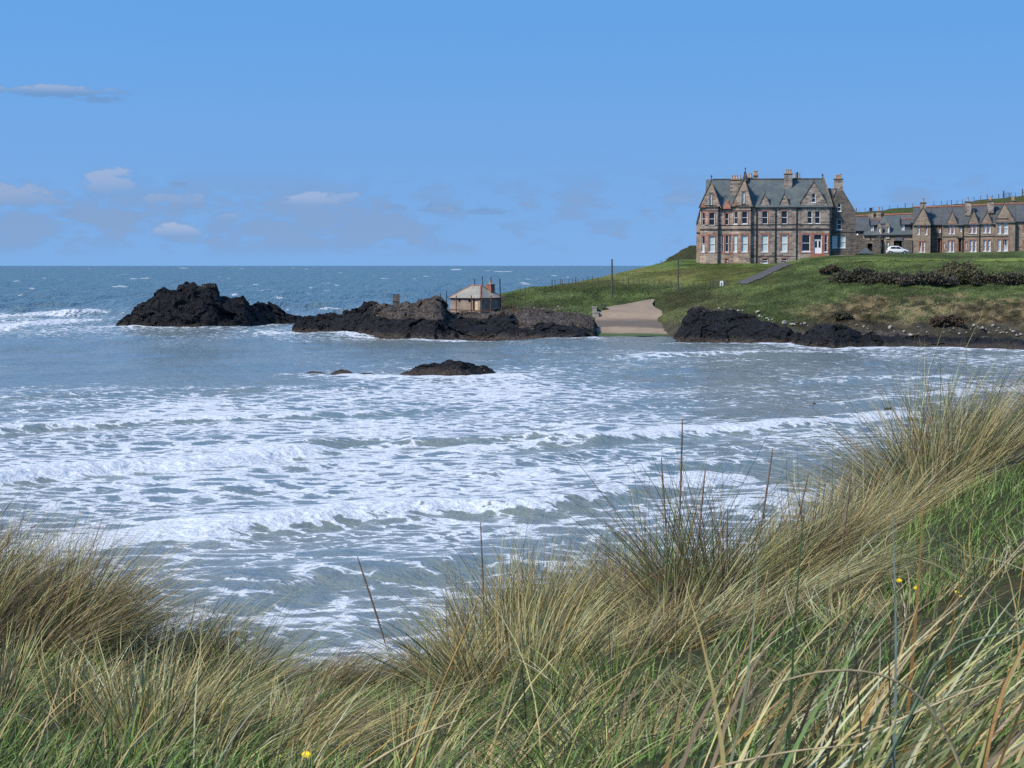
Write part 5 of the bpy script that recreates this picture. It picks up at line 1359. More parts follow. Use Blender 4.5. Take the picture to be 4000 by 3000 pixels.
# concrete stair wall at the slipway head
def stair_wall():
    b = PV(2328, 1258, 296); root = tag(empty('concrete_wall', b), 'stepped pale concrete wall end at the top left of the slipway', 'wall')
    k = 296 / F
    for i, (x0, x1, y0, y1, d0, d1) in enumerate(((-12, 11, 1264, 1222, 0, 2.2), (-10, 6, 1226, 1203, 2.4, 4.6))):
        q = MB().box(x0 * k, x1 * k, d0, d1, (1258 - y0 - 12) * k, (1258 - y1) * k).build('block', M['concrete'], root)
        MB().box(x0 * k - .06, x1 * k + .06, d0 - .06, d1 + .06, (1258 - y1) * k + .002, (1258 - y1) * k + .12).build('coping', M['concrete'], q)
    # low wall running left along the rubble
    MB().box(-330 * k, -13 * k, .2, .7, -.9, .18).build('low_wall', M['concrete'], root)
stair_wall()
def bench():
    p = land_at(2358, 1209); root = tag(empty('bench', p, R(8)), 'small dark timber bench on the grass above the slipway', 'bench')
    for s in (-1, 1):
        MB().box(s * .26 - .04, s * .26 + .04, -.2, -.1, -.2, .42).build('leg', M['wood'], root)
        MB().box(s * .26 - .04, s * .26 + .04, .14, .24, -.2, .78).build('leg', M['wood'], root)
    MB().box(-.42, .42, -.22, .14, .42, .48).build('seat', M['wood'], root)
    MB().box(-.42, .42, .10, .138, .56, .74).build('backrest', M['wood'], root)
bench()
# utility poles
def upole(label, px, pyt, pyb, r, arms):
    b = land_at(px, pyb); k = b.y / F
    root = tag(empty('utility_pole', b), label, 'pole', 'utility poles on the headland')
    h = (pyb - pyt) * k
    MB().tube([(0, 0, -.6), (0, 0, h * .5), (0, 0, h)], [r * 1.15, r, r * .85], 8).build('shaft', M['wood'], root)
    MB().lathe((0, 0, h), [(r * .95, 0), (r * .9, .05), (r * .3, .09)], 8).build('cap', M['iron'], root)
    if arms: MB().box(-.22, .22, -.04, .04, h * .93, h * .93 + .08).build('crossbar', M['wood'], root)
upole('tall dark wooden utility pole standing in the grass above the slipway', 2390, 1015, 1165, .145, False)
upole('thin grey utility pole in front of the fenced field below the house', 2648, 1012, 1142, .10, False)
upole('short thin pole on the grass just right of the hut', 2051, 1125, 1215, .07, False)
def lamp_post():
    b = PV(z3x(240), z3y(1375), 338); root = tag(empty('lamp_post', b), 'slim grey lamp post with white globe beside the big house', 'lamp post')
    h = (1375 - 985) * .20492 * 338 / F
    MB().tube([(0, 0, -.8), (0, 0, h)], .05, 8).build('shaft', M['wood'], root)
    MB().lathe((0, 0, h), [(.05, 0), (.16, .1), (.18, .2), (.12, .32), (.03, .36)], 10).build('globe', M['white'], root)
lamp_post()
def low_kerb():
    """pale kerb in front of the wing"""
    a = PV(z2x(1060), z2y(1428), 337.4); root = tag(empty('kerb_wall', a), 'low pale kerb wall on the grass before the dark wing', 'kerb')
    MB().box(0, (z2x(1380) - z2x(1060)) * .0418, 0, .35, -.7, .02).build('kerb', M['concrete'], root)
    MB().box(-.02, (z2x(1380) - z2x(1060)) * .0418 + .02, -.03, .38, .021, .09).build('coping', M['concrete'], root)
    for q in (1375, 1442):
        c = PV(z2x(q), z2y(1430), 337)
        r2 = tag(empty('bollard', c), 'stubby black bollard at the end of the pale kerb' if q == 1375 else 'stubby black bollard on the grass right of the lamp post', 'bollard')
        MB().lathe((0, 0, 0), [(.13, -.4), (.12, .26), (.15, .3), (.15, .36), (.06, .42)], 8).build('post', M['iron'], r2)
        MB().lathe((0, 0, -.02), [(.19, -.3), (.19, .05), (.13, .1)], 8).build('base', M['iron'], r2)
low_kerb()

# ---- fences ------------------------------------------------------------------
def fence(label, spots, hgt, r=.055, wires=(.35, .62, .9), name='wire_fence'):
    """spots: world points of the post feet"""
    root = tag(empty(name, spots[0]), label, 'fence'); o = Vector(spots[0])
    for i, p in enumerate(spots):
        q = Vector(p) - o
        rr = r * (1.5 if i % 6 == 0 else 1); hh = hgt * (1.12 if i % 6 == 0 else 1) * rng.uniform(.92, 1.06)
        lean = Vector((rng.uniform(-.05, .05), 0, 0))
        MB().tube([q - Vector((0, 0, .4)), q + lean + Vector((0, 0, hh))], [rr, rr * .9], 6).build('post', M['wood'], root)
    for w in wires:
        MB().tube([Vector(p) - o + Vector((0, 0, hgt * w)) for p in spots], .009, 3).build('wire', M['iron'], root)
    return root
z7 = lambda x, y: (2000 + x * .36166, 1000 + y * .36166)
sp = [land_at(*z7(x, y)) for x, y in ((432, 338), (466, 330), (520, 318), (545, 318), (613, 318), (655, 314), (688, 312), (716, 316), (765, 312), (816, 300), (872, 292))]
fence('wire fence running up the left edge of the headland field', sp, 1.05)
sp = [land_at(*z7(x, y)) for x, y in ((926, 316), (980, 312), (1030, 312), (1086, 312), (1143, 308), (1196, 312), (1256, 312), (1315, 324), (1370, 316), (1414, 316), (1466, 330), (1530, 334), (1596, 346), (1656, 350), (1716, 360), (1776, 368), (1836, 374), (1900, 370), (1960, 366), (2020, 360), (2090, 352), (2140, 345))]
fence('wire fence crossing the slope between bright field and rough grass', sp, 1.05)
sp = []
for x, y in ((1500, 84), (1556, 70), (1608, 52), (1664, 26)):
    px, py = z7(x, y); k = 1.0; q = hillz(np.array([px]), np.array([1.0])); sp.append(Vector((float(q[0][0]), float(q[1][0]), float(q[2][0]) - .05)))
fence('short run of posts on the rocky rise left of the big house', sp, 1.0)
sp = []
for px in [z3x(v) for v in (195, 362, 520, 690, 835, 985, 1130, 1268, 1408)] + [z4x(v) for v in (205, 350, 455, 540, 645, 750, 860, 970, 1093, 1220, 1320, 1437, 1540, 1640, 1757, 1885, 1990, 2100)]:
    q = hillz(np.array([px]), np.array([1.0])); sp.append(Vector((float(q[0][0]), float(q[1][0]), float(q[2][0]) - .1)))
fence('long post and wire fence along the skyline of the hill behind', sp, 1.1, .06)
def skyline_gate():
    q0 = [hillz(np.array([z4x(v)]), np.array([1.0])) for v in (1437, 1527, 1885, 1925)]
    o = Vector([float(t[0]) for t in q0[1]])
    root = tag(empty('hill_gate', o), 'thick gate posts with a light rail gate on the hill skyline', 'gate')
    for t, hh, rr in zip(q0, (1.0, 1.65, 1.6, 1.4), (.09, .15, .13, .11)):
        p = Vector([float(k) for k in t]) - o
        MB().tube([p - Vector((0, 0, .5)), p + Vector((0, 0, hh))], rr, 8).build('post', M['wood'], root)
    for k in range(5):
        MB().box(.35 + k * .38, .39 + k * .38, -.03, .03, .25, 1.2).build('bar', M['iron'], root)
    for z in (.3, .7, 1.15): MB().box(.2, 2.0, -.04, -.031, z, z + .05).build('rail', M['iron'], root)
    p = Vector([float(k) for k in q0[2]]) - o
    MB().tube([p + Vector((0, 0, .9)), p + Vector((1.6, 0, .35))], .06, 6).build('brace', M['wood'], root)
skyline_gate()
def field_gate():
    p = land_at(2784, 1123); root = tag(empty('field_gate', p), 'grey timber field gate with a white notice on it', 'gate')
    k = p.y / F; w = 56 * k
    for x in (0, w): MB().box(x - .09, x + .09, -.09, .09, -.4, 1.15).build('post', M['wood'], root)
    for z in (.18, .42, .66, .9): MB().box(.09, w - .09, -.03, .03, z, z + .09).build('rail', M['wood'], root)
    for t in (.25, .75): MB().box(w * t - .04, w * t + .04, -.055, -.031, .1, 1.02).build('upright', M['wood'], root)
    n = MB().box(w * .48, w * .72, -.09, -.06, .12, 1.0).build('notice', M['white'], root)
    MB().box(w * .56, w * .64, -.1, -.091, .28, .66).build('notice_print', M['iron'], n)
field_gate()

# ---- car ---------------------------------------------------------------------
def car():
    m_body, T, b = mat_new('white_car_paint'); 
    nn = T.noise(geo_pos(T), 2.0, 3.0); T.l.new(T.mixc(nn.outputs[0], (.70, .71, .72, 1), (.80, .81, .82, 1)), b.inputs['Base Color']); b.inputs['Roughness'].default_value = .25; b.inputs['Coat Weight'].default_value = .6
    m_tyre = plain('tyre_rubber', (.02, .02, .021), .85, .2, 8); m_rim = plain('alloy_rim', (.35, .35, .36), .35, .1, 8, metal=.8)
    m_tail = plain('red_tail_lamp', (.22, .04, .035), .3, .1, 4)
    C = PV(z3x(1008), z3y(1338), 357)
    root = tag(empty('parked_car', C, R(-11)), 'white hatchback car parked in front of the lodge', 'car')
    st = [(-1.93, .50, .42, .80, .80, .62), (-1.88, .34, .3, .96, .98, .76), (-1.62, .24, .25, 1.0, 1.22, .82), (-1.25, .24, .22, .99, 1.43, .84), (-.5, .22, .2, .96, 1.49, .85), (.1, .22, .2, .93, 1.46, .85),
          (.55, .22, .2, .92, 1.26, .85), (.98, .22, .2, .91, .95, .84), (1.45, .24, .24, .82, .84, .82), (1.78, .30, .3, .68, .70, .74), (1.93, .42, .38, .55, .56, .60)]
    v = []
    for x, sill, _, belt, roof, w in st:
        mid = (sill + belt) / 2
        ring = [(w * .9, sill), (w, mid), (w * .97, belt), (w * (.97 - .28 * min(1, (roof - belt) / .5)), roof - .05 * min(1, (roof - belt) / .3)), (w * (.7 - .2 * min(1, (roof - belt) / .5)), roof + .005)]
        ring = ring + [(-a, z) for a, z in reversed(ring)]
        v += [(x, a, z) for a, z in ring]
    n = 10
    f = [(i * n + k, (i + 1) * n + k, (i + 1) * n + (k + 1) % n, i * n + (k + 1) % n) for i in range(len(st) - 1) for k in range(n)]
    f += [tuple(range(n)), tuple(reversed(range((len(st) - 1) * n, len(st) * n)))]
    MB().add(v, f).build('body', m_body, root, True)
    for sy in (-1, 1):
        yy = sy * .80
        o = .045 * sy
        # side glass lies in the plane of the greenhouse, a touch proud
        for nm, pts in (('side_window', [(-1.28, .70 + .13, 1.03), (-.34, .84, 1.0), (-.34, .70, 1.36), (-.62, .705, 1.37), (-1.16, .715, 1.32)]), ('side_window', [(-.27, .845, 1.0), (.72, .835, .97), (.36, .735, 1.27), (.02, .705, 1.36), (-.27, .70, 1.37)])):
            MB().prism([(x, sy * (y + .012), z) for x, y, z in pts], (0, sy * .012, 0)).build(nm, M['glass'], root)
        for wx in (-1.2, 1.22):
            wheel = MB(); Rw = .31
            seg = 16
            for yq in (yy - .09, yy + .09):
                for k in range(seg): wheel.v.append((wx + Rw * math.cos(2 * math.pi * k / seg), yq, Rw + Rw * math.sin(2 * math.pi * k / seg)))
            wheel.f += [(k, (k + 1) % seg, seg + (k + 1) % seg, seg + k) for k in range(seg)] + [tuple(range(seg)), tuple(reversed(range(seg, 2 * seg)))]
            wo = wheel.build('wheel', m_tyre, root)
            rim = MB()
            for k in range(seg): rim.v.append((wx + .2 * math.cos(2 * math.pi * k / seg), yy + sy * .10, Rw + .2 * math.sin(2 * math.pi * k / seg)))
            rim.v.append((wx, yy + sy * .12, Rw)); rim.f += [(k, (k + 1) % seg, seg) for k in range(seg)]
            rim.build('rim', m_rim, wo)
            arch = MB()
            for k in range(11):
                t = math.pi * k / 10
                arch.v += [(wx + .31 * math.cos(t), yy + sy * .035, Rw + .31 * math.sin(t)), (wx + .40 * math.cos(t), yy + sy * .035, Rw + .40 * math.sin(t))]
            arch.f += [(2 * k, 2 * k + 1, 2 * k + 3, 2 * k + 2) for k in range(10)]
            arch.build('wheel_arch', M['iron'], root)
        MB().box(-1.90, -1.62, sy * .72 - .06, sy * .72 + .06, .80, 1.02).build('tail_lamp', m_tail, root)
        MB().box(1.62, 1.86, sy * .60 - .08, sy * .60 + .08, .60, .72).build('headlight', M['net'], root)
        MB().box(.62, .76, sy * .90 - .07, sy * .90 + .07, .96, 1.08).build('mirror', m_body, root)
    MB().prism([(-1.86, -.6, 1.0), (-1.86, .6, 1.0), (-1.42, .5, 1.38), (-1.42, -.5, 1.38)], (-.03, 0, .03)).build('rear_window', M['glass'], root)
    MB().prism([(.99, -.66, .96), (.99, .66, .96), (.30, .52, 1.40), (.30, -.52, 1.40)], (.02, 0, .03)).build('windscreen', M['glass'], root)
    MB().box(-1.99, -1.9, -.66, .66, .30, .52).build('bumper', m_body, root)
car()

# ---- boulders ------------------------------------------------------------------
m_bould, T, b = mat_new('pale_boulder')
nn = T.noise(geo_pos(T), 2.5, 5.0, .65)
T.l.new(T.ramp(nn.outputs[0], [(.3, (.13, .115, .10)), (.5, (.30, .27, .235)), (.7, (.46, .43, .38))]), b.inputs['Base Color']); b.inputs['Roughness'].default_value = .9
def ico():
    import bmesh
    bm = bmesh.new(); bmesh.ops.create_icosphere(bm, subdivisions=2, radius=1.0)
    v = np.array([q.co[:] for q in bm.verts]); f = np.array([[k.index for k in q.verts] for q in bm.faces]); bm.free()
    return v, f
IV, IF = ico()
def boulder_mesh(sd):
    v = IV.copy()
    for k in range(9):          # flat facets: clip by random planes
        d = rng.normal(size=3); d /= np.linalg.norm(d); c = rng.uniform(.55, .9)
        s = v @ d; v = v - np.where(s > c, s - c, 0)[:, None] * d[None, :]
    v = v * (1 + .12 * (fbm(IV[:, 0] * 2 + sd, IV[:, 1] * 2, IV[:, 2] * 2, seed=sd) - .5)[:, None])
    return v * np.array([1.0, .85, .68])
BMESH = []
for sd in range(6):
    o = np_mesh('boulder', boulder_mesh(sd), IF, m_bould); BMESH.append(o.data); bpy.data.objects.remove(o)
ORD = ['first', 'second', 'third', 'fourth', 'fifth', 'sixth', 'seventh', 'eighth', 'ninth', 'tenth', 'eleventh', 'twelfth', 'thirteenth', 'fourteenth', 'fifteenth', 'sixteenth', 'seventeenth', 'eighteenth', 'nineteenth', 'twentieth']
def nth(i): return ORD[i] if i < 20 else 'twenty-' + ORD[i - 20]
z8 = lambda x, y: (2500 + x * .67812, 1000 + y * .67812)
CLUST = [
    ('pale boulder from the left on the crest of the black outcrop', 'pale boulders on the outcrop crest', [(455, 300, 11), (485, 296, 10), (505, 290, 9), (522, 308, 14), (541, 313, 11), (566, 318, 9), (592, 311, 12), (632, 338, 12), (656, 351, 12), (678, 320, 15), (688, 343, 14), (702, 350, 9), (728, 356, 13), (741, 369, 8), (761, 365, 10), (692, 375, 9), (618, 350, 9)]),
    ('white boulder from the left in the gap between the two outcrops', 'white boulders between the outcrops', [(830, 384, 16), (872, 389, 14), (888, 394, 9), (902, 387, 11), (926, 388, 13), (948, 391, 12), (966, 398, 9)]),
    ('pale boulder from the left along the shore below the brown bank', 'pale boulders below the brown bank', [(1245, 408, 11), (1290, 410, 9), (1312, 415, 12), (1418, 440, 10), (1441, 411, 15), (1465, 440, 12), (1520, 441, 12), (1555, 452, 16), (1652, 440, 12), (1600, 415, 7), (1690, 455, 8)]),
    ('pale stone from the left in the rubble heap at the far right shore', 'pale stones of the shore rubble heap', [(1780, 430, 9), (1805, 424, 11), (1838, 446, 9), (1880, 438, 11), (1905, 425, 10), (1922, 404, 12), (1946, 410, 13), (1958, 430, 9), (1972, 415, 12), (1992, 421, 11), (2010, 440, 9), (2030, 404, 10), (2052, 430, 11), (2078, 442, 9), (2092, 437, 10), (2112, 448, 13), (2132, 432, 9), (2152, 440, 12), (2170, 456, 12), (2192, 449, 13), (1750, 445, 8), (1930, 448, 8), (2065, 412, 8)]),
]
for tail, grp, pts in CLUST:
    pts = sorted(pts)
    for i, (zx, zy, s) in enumerate(pts):
        p = land_at(*z8(zx, zy + s * .5)); k = p.y / F
        o = bpy.data.objects.new('boulder', BMESH[int(rng.integers(6))]); link(o)
        q = s * .67812 * k * .82 * rng.uniform(.6, 1.45)
        o.scale = (q * 1.15, q, q * rng.uniform(.8, 1.1)); o.location = p + Vector((0, -.15, q * .32)); o.rotation_euler = (rng.uniform(-.3, .3), rng.uniform(-.3, .3), rng.uniform(0, 6))
        tag(o, nth(i) + ' ' + tail, 'boulder', grp)
# boulders along the low wall left of the slipway
pts = sorted([(60, 560, 12), (130, 555, 11), (165, 552, 9), (240, 560, 16), (330, 572, 12), (395, 585, 10), (440, 590, 12), (500, 545, 17), (515, 575, 13), (545, 560, 12), (760, 610, 11), (800, 640, 12), (840, 620, 12), (860, 640, 10)])
for i, (zx, zy, s) in enumerate(pts):
    px, py = z7(zx, zy); Y = 296.8 if zx < 460 else 298.5; p = PV(px, py, Y - 1.5 if zx > 700 else Y); q = s * .36166 * 297 / F * .8
    o = bpy.data.objects.new('boulder', BMESH[int(rng.integers(6))]); link(o)
    o.scale = (q * 1.2, q, q); o.location = p; o.rotation_euler = (rng.uniform(-.3, .3), rng.uniform(-.3, .3), rng.uniform(0, 6))
    tag(o, nth(i) + ' pale stone from the left along the grass edge above the rubble', 'boulder', 'pale stones above the rubble bank')

# ---- scrub ---------------------------------------------------------------------
def leaf_mat(name='leaves'):
    m, T, b = mat_new(name)
    n = T.noise(geo_pos(T), 3.0, 3.0)
    c = T.attr('tint').outputs['Color']
    c = T.mixc(T.smooth(n.outputs[0], .35, .7, 0, .5), c, T.mixc(1.0, c, (1.4, 1.3, 1.1, 1), 'MULTIPLY'))
    T.l.new(c, b.inputs['Base Color']); b.inputs['Roughness'].default_value = .7; b.inputs['Specular IOR Level'].default_value = .2
    return m
LEAF = leaf_mat()
M['bark'] = plain('scrub_bark', (.06, .048, .038), .9, .3, 4)
def shrub(label, px, py, wpx, hpx, n, lean=0.0, cols=((.030, .032, .020), (.060, .060, .032), (.085, .070, .042)), name='shrub', cat='shrub', sz=.16, lumps=9, sd=1, twigs=0):
    p = land_at(px, py); k = p.y / F; w, h = wpx * k / 2, hpx * k
    root = tag(empty(name, p), label, cat, 'scrub on the bank')
    g = np.random.default_rng(sd)
    L = np.stack([g.uniform(-.85, .85, lumps) * w, g.uniform(-.6, .6, lumps) * min(w, 1.8), np.zeros(lumps)], 1)
    L[:, 2] = h * (.10 + .50 * g.uniform(0, 1, lumps) * (1 - (np.abs(L[:, 0]) / w) ** 1.5)); L[:, 0] += lean * L[:, 2]
    rad = g.uniform(.22, .48, lumps) * min(h, w)
    i = g.integers(0, lumps, n); d = g.normal(size=(n, 3)); d /= np.linalg.norm(d, axis=1)[:, None]
    c = L[i] + d * (rad[i] * g.uniform(.35, 1.05, n) ** .6)[:, None] * np.array([1.25, 1.0, .95])
    c[:, 2] = np.maximum(c[:, 2], .02)
    a = g.normal(size=(n, 3)); a /= np.linalg.norm(a, axis=1)[:, None]; b_ = np.cross(a, g.normal(size=(n, 3))); b_ /= np.linalg.norm(b_, axis=1)[:, None]
    s = g.uniform(.6, 1.3, n)[:, None] * sz
    v = np.stack([c - a * s, c + b_ * s * .6, c + a * s, c - b_ * s * .6], 1).reshape(-1, 3)
    f = np.arange(4 * n).reshape(-1, 4)
    cc = np.array(cols)[g.integers(0, len(cols), n)] * g.uniform(.7, 1.25, n)[:, None]
    np_mesh('crown', v, f, LEAF, root, False, None, {'tint': np.repeat(cc, 4, 0)})
    st = MB()
    for q in range(lumps + max(twigs, 14)):
        j = q % lumps
        base = Vector((L[j][0] * .4 + g.uniform(-.2, .2), L[j][1] * .4, -.3)); top = Vector(L[j]) + Vector((lean * .5 + g.uniform(-.3, .5), g.uniform(-.2, .2), rad[j] * (1.0 if q < lumps else 1.9)))
        mid = base.lerp(top, .5) + Vector((g.uniform(-.15, .15), 0, .1))
        st.tube([base, mid, top], [.06, .04, .015], 5)
    st.build('stem', M['bark'], root)
DK = ((.036, .034, .024), (.060, .056, .036), (.085, .070, .050), (.048, .052, .030))
OL = ((.065, .066, .034), (.105, .094, .048), (.135, .112, .064), (.055, .064, .030))
shrub('rounded brown shrub at the left end of the scrub below the lodge', 3255, 1072, 120, 36, 3000, -.2, ((.06, .048, .032), (.085, .07, .042), (.05, .045, .025)), sd=3)
shrub('dark bramble thicket just right of the rounded brown shrub', 3360, 1100, 280, 60, 8200, .1, DK, 'bramble', 'bramble', sd=4, lumps=44)
shrub('low dark bramble patch in the middle of the scrub line', 3500, 1112, 300, 56, 8200, 0, DK, 'bramble', 'bramble', sd=5, lumps=34)
shrub('sparse grey brown bramble beside the leaning windswept bush', 3615, 1110, 240, 56, 6500, .1, ((.07, .062, .048), (.05, .047, .034), (.10, .085, .064)), 'bramble', 'bramble', sd=6, lumps=30)
shrub('tall windswept bush leaning right with bare twigs on top', 3722, 1080, 130, 92, 5200, .75, OL, sd=7, lumps=13, twigs=26)
shrub('olive green gorse mass under the windswept bush', 3775, 1112, 290, 66, 8500, .2, OL, 'gorse_bush', 'gorse', sd=8, lumps=36)
shrub('dark gorse bush right of the windswept bush', 3905, 1110, 250, 60, 7000, .1, DK, 'gorse_bush', 'gorse', sd=9, lumps=30)
shrub('dark gorse bush running out of the picture edge', 4030, 1110, 190, 54, 4800, .1, OL, 'gorse_bush', 'gorse', sd=10, lumps=30)
shrub('small dark bush on the bank above the right hand rocks', 3290, 1245, 70, 34, 1500, 0, DK, sd=12, lumps=7)
shrub('dead brown bush on the slope over the shore rubble', 3700, 1270, 110, 52, 2600, .1, ((.07, .045, .03), (.05, .038, .028), (.09, .06, .04)), sd=13, lumps=9)

# ---- rough grass on the bank: nobody could count it ----------------------------
def bank_grass():
    n = 48000
    g = np.random.default_rng(77)
    px = g.uniform(1960, 4300, n); Y = g.uniform(262, 330, n)
    z = landz(px, Y); py = 1037 - (z - H) / Y * F
    keep = (z > 1.6) & (py > 1020) & (py < 1270) & ~((px < 2950) & (py < 1120)) & ~((px > 2318) & (px < 2632) & (py > 1172))
    keep &= ~((px > 3350) & (py < 1034)) & ~((px > 2850) & (px < 3110) & (py < 1115))
    px, Y, z, py = px[keep], Y[keep], z[keep], py[keep]; n = len(px)
    X = (px - 2000) / F * Y
    zc = zone_colour(px, py, X, Y)
    nb = 4
    X, Y, z = [np.repeat(q, nb) for q in (X, Y, z)]; zc = np.repeat(zc, nb, 0); m = n * nb
    ht = g.uniform(.08, .30, m) * (.6 + .9 * fbm(X / 2.5, Y / 2.5, seed=19)); th = g.uniform(0, 2 * math.pi, m)
    bx = X + g.normal(0, .12, m); by = Y + g.normal(0, .12, m)
    w = g.uniform(.018, .04, m)
    tipx = bx + g.normal(.35, .8, m) * ht * 1.4; tipy = by + g.normal(0, .2, m)
    v = np.stack([np.stack([bx - w * np.cos(th), by - w * np.sin(th), z - .08], 1), np.stack([bx + w * np.cos(th), by + w * np.sin(th), z - .08], 1), np.stack([tipx, tipy, z + ht], 1)], 1).reshape(-1, 3)
    c = zc * g.uniform(.7, 1.5, m)[:, None] * np.where(g.uniform(size=m) < .25, 1.35, 1.0)[:, None]
    o = np_mesh('rough_grass', v, np.arange(3 * m).reshape(-1, 3), LEAF, None, False, None, {'tint': np.repeat(c, 3, 0)})
    tag(o, 'rough green and brown grass covering the banks of the headland', 'grass', None, 'stuff')
bank_grass()
for nm, lb, ea, eb in (('mown_path', 'thin bright mown grass path along the top of the bank', [(3330, 1020), (3450, 1017), (3600, 1016), (3730, 1016)], [(3330, 1024), (3450, 1021), (3600, 1020), (3730, 1020)]),
                       ('lawn', 'bright green mown lawn strip before the terrace at the right', [(3805, 1018), (3850, 1013), (3950, 1010), (4100, 1008)], [(3810, 1024), (3850, 1024), (3950, 1024), (4100, 1023)])):
    o = drape(nm, ea, eb, m_track, .055, 150, 8); tag(o, lb, nm.replace('_', ' '), None, 'structure')

# ================================================================== DUNE
DPROF = {
    -900: [(1, 12500), (3, 4750), (6, 3080), (9, 2700), (12, 2500), (14, 2400), (16, 2480), (19, 2950), (24, 3450), (31, 3480), (44, 3300)],
    0: [(1, 12500), (3, 4800), (6, 3130), (9, 2760), (12, 2560), (14, 2480), (16, 2560), (19, 3100), (24, 3450), (31, 3480), (44, 3300)],
    600: [(1, 12500), (3, 4850), (6, 3170), (9, 2860), (12, 2710), (13.5, 2680), (15, 2780), (18, 3200), (24, 3450), (31, 3480), (44, 3300)],
    1200: [(1, 12500), (3, 4850), (6, 3170), (9, 2900), (12, 2780), (13, 2770), (15, 2900), (18, 3300), (24, 3450), (31, 3480), (44, 3300)],
    1700: [(1, 12500), (3, 4850), (6, 3130), (9, 2840), (11.5, 2730), (13, 2700), (15, 2800), (18, 3200), (24, 3450), (31, 3480), (44, 3300)],
    2200: [(1, 9600), (3, 4350), (6, 3080), (9, 2730), (12, 2560), (13, 2545), (15, 2680), (18, 3050), (24, 3450), (31, 3480), (44, 3300)],
    2700: [(1, 9200), (3, 4000), (6, 3030), (9, 2640), (12, 2490), (13, 2480), (15, 2620), (18, 2950), (24, 3450), (31, 3480), (44, 3300)],
    3000: [(1, 8900), (3, 3850), (6, 2980), (9, 2540), (13, 2335), (14, 2325), (16, 2480), (19, 2850), (24, 3450), (31, 3480), (44, 3300)],
    3400: [(1, 8600), (3, 3700), (6, 2930), (9, 2440), (13, 2205), (15, 2165), (17, 2300), (20, 2700), (24, 3450), (31, 3480), (44, 3300)],
    3700: [(1, 8500), (3, 3600), (6, 2880), (9, 2330), (13, 2030), (16, 1935), (18, 2030), (22, 2500), (28, 3000), (33, 3300), (44, 3300)],
    4000: [(1, 8400), (3, 3550), (6, 2830), (9, 2230), (13, 1930), (17, 1815), (20, 1890), (24, 2300), (30, 2750), (35, 3200), (44, 3300)],
    4900: [(1, 8300), (3, 3450), (6, 2700), (9, 2030), (13, 1730), (18, 1560), (22, 1620), (26, 1950), (32, 2500), (37, 3100), (44, 3300)],
}
DPX = np.arange(-900, 4901, 25.0)
DY = np.concatenate([np.arange(1.2, 20, .1), np.arange(20, 44, .6)])
_dc = sorted(DPROF)
_dt = np.stack([H + (1037 - np.interp(DY, [a for a, b in DPROF[c]], [b for a, b in DPROF[c]])) / F * DY for c in _dc])
_dt = _smooth1(_dt, 9)
DZ = np.stack([np.interp(DPX, _dc, _dt[:, j]) for j in range(len(DY))], 1)
DZ = _smooth1(DZ.T, 7).T
_dpx, _dyy = np.meshgrid(DPX, DY, indexing='ij'); _dxx = (_dpx - 2000) / F * _dyy
def dune_xy(X, Y):
    Yc = np.maximum(Y, DY[0]); pxc = 2000 + X / Yc * F
    return interp2(DPX, DY, DZ.T, pxc, Yc) + (fbm(X / 1.1, Y / 1.1, seed=61, oct=3) - .5) * .22
def dunez(px, Y):
    px = np.asarray(px, float); Y = np.asarray(Y, float)
    return dune_xy((px - 2000) / F * Y, Y)
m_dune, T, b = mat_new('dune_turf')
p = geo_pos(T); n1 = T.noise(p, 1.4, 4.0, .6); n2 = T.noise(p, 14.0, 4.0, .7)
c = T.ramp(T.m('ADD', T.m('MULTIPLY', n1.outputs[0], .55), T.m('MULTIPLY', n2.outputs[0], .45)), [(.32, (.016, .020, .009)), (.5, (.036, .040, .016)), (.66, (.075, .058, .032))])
sx_ = T.new('ShaderNodeSeparateXYZ'); T.l.new(p, sx_.inputs[0])
c = T.mixc(T.smooth(sx_.outputs[2], 3.2, 4.6, 1.0, 0.0), c, T.ramp(n2.outputs[0], [(.3, (.22, .175, .12)), (.7, (.33, .27, .19))]))
T.l.new(c, b.inputs['Base Color']); b.inputs['Roughness'].default_value = .95; b.inputs['Specular IOR Level'].default_value = .1
bn = T.new('ShaderNodeBump'); bn.inputs['Strength'].default_value = .8; bn.inputs['Distance'].default_value = .05
T.l.new(n2.outputs[0], bn.inputs['Height']); T.l.new(bn.outputs[0], b.inputs['Normal'])
_gx, _gy = np.meshgrid(np.arange(-20, 22, .13), np.concatenate([np.arange(-8, 1, .35), np.arange(1, 19, .12), np.arange(19, 44, .6)]), indexing='ij')
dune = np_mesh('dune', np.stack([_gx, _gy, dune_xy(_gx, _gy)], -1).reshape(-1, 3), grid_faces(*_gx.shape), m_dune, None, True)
tag(dune, 'grass covered sand dune in the foreground above the beach', 'dune', None, 'structure')

# ---- blades ---------------------------------------------------------------------
m_blade, T, b = mat_new('marram_blades')
col = T.attr('tint').outputs['Color']
n = T.noise(geo_pos(T), 22.0, 3.0, .6)
cc = T.mixc(T.smooth(n.outputs[0], .35, .7, 0, .5), col, T.mixc(1.0, col, (.62, .6, .55, 1), 'MULTIPLY'))
T.l.new(cc, b.inputs['Base Color']); b.inputs['Roughness'].default_value = .55; b.inputs['Specular IOR Level'].default_value = .35
tr = T.new('ShaderNodeBsdfTranslucent'); T.l.new(cc, tr.inputs[0])
mx = T.new('ShaderNodeMixShader'); mx.inputs[0].default_value = .2
T.l.new(b.outputs[0], mx.inputs[1]); T.l.new(tr.outputs[0], mx.inputs[2]); T.l.new(mx.outputs[0], T.n['Material Output'].inputs[0])
STRAW = np.array([(.56, .43, .19), (.47, .355, .15), (.66, .54, .28), (.39, .28, .12), (.52, .42, .165)])
BROWN = np.array([(.15, .105, .066), (.21, .150, .090), (.11, .078, .052), (.26, .185, .11)])
GREEN = np.array([(.125, .18, .038), (.16, .21, .048), (.09, .13, .032), (.20, .225, .06)])
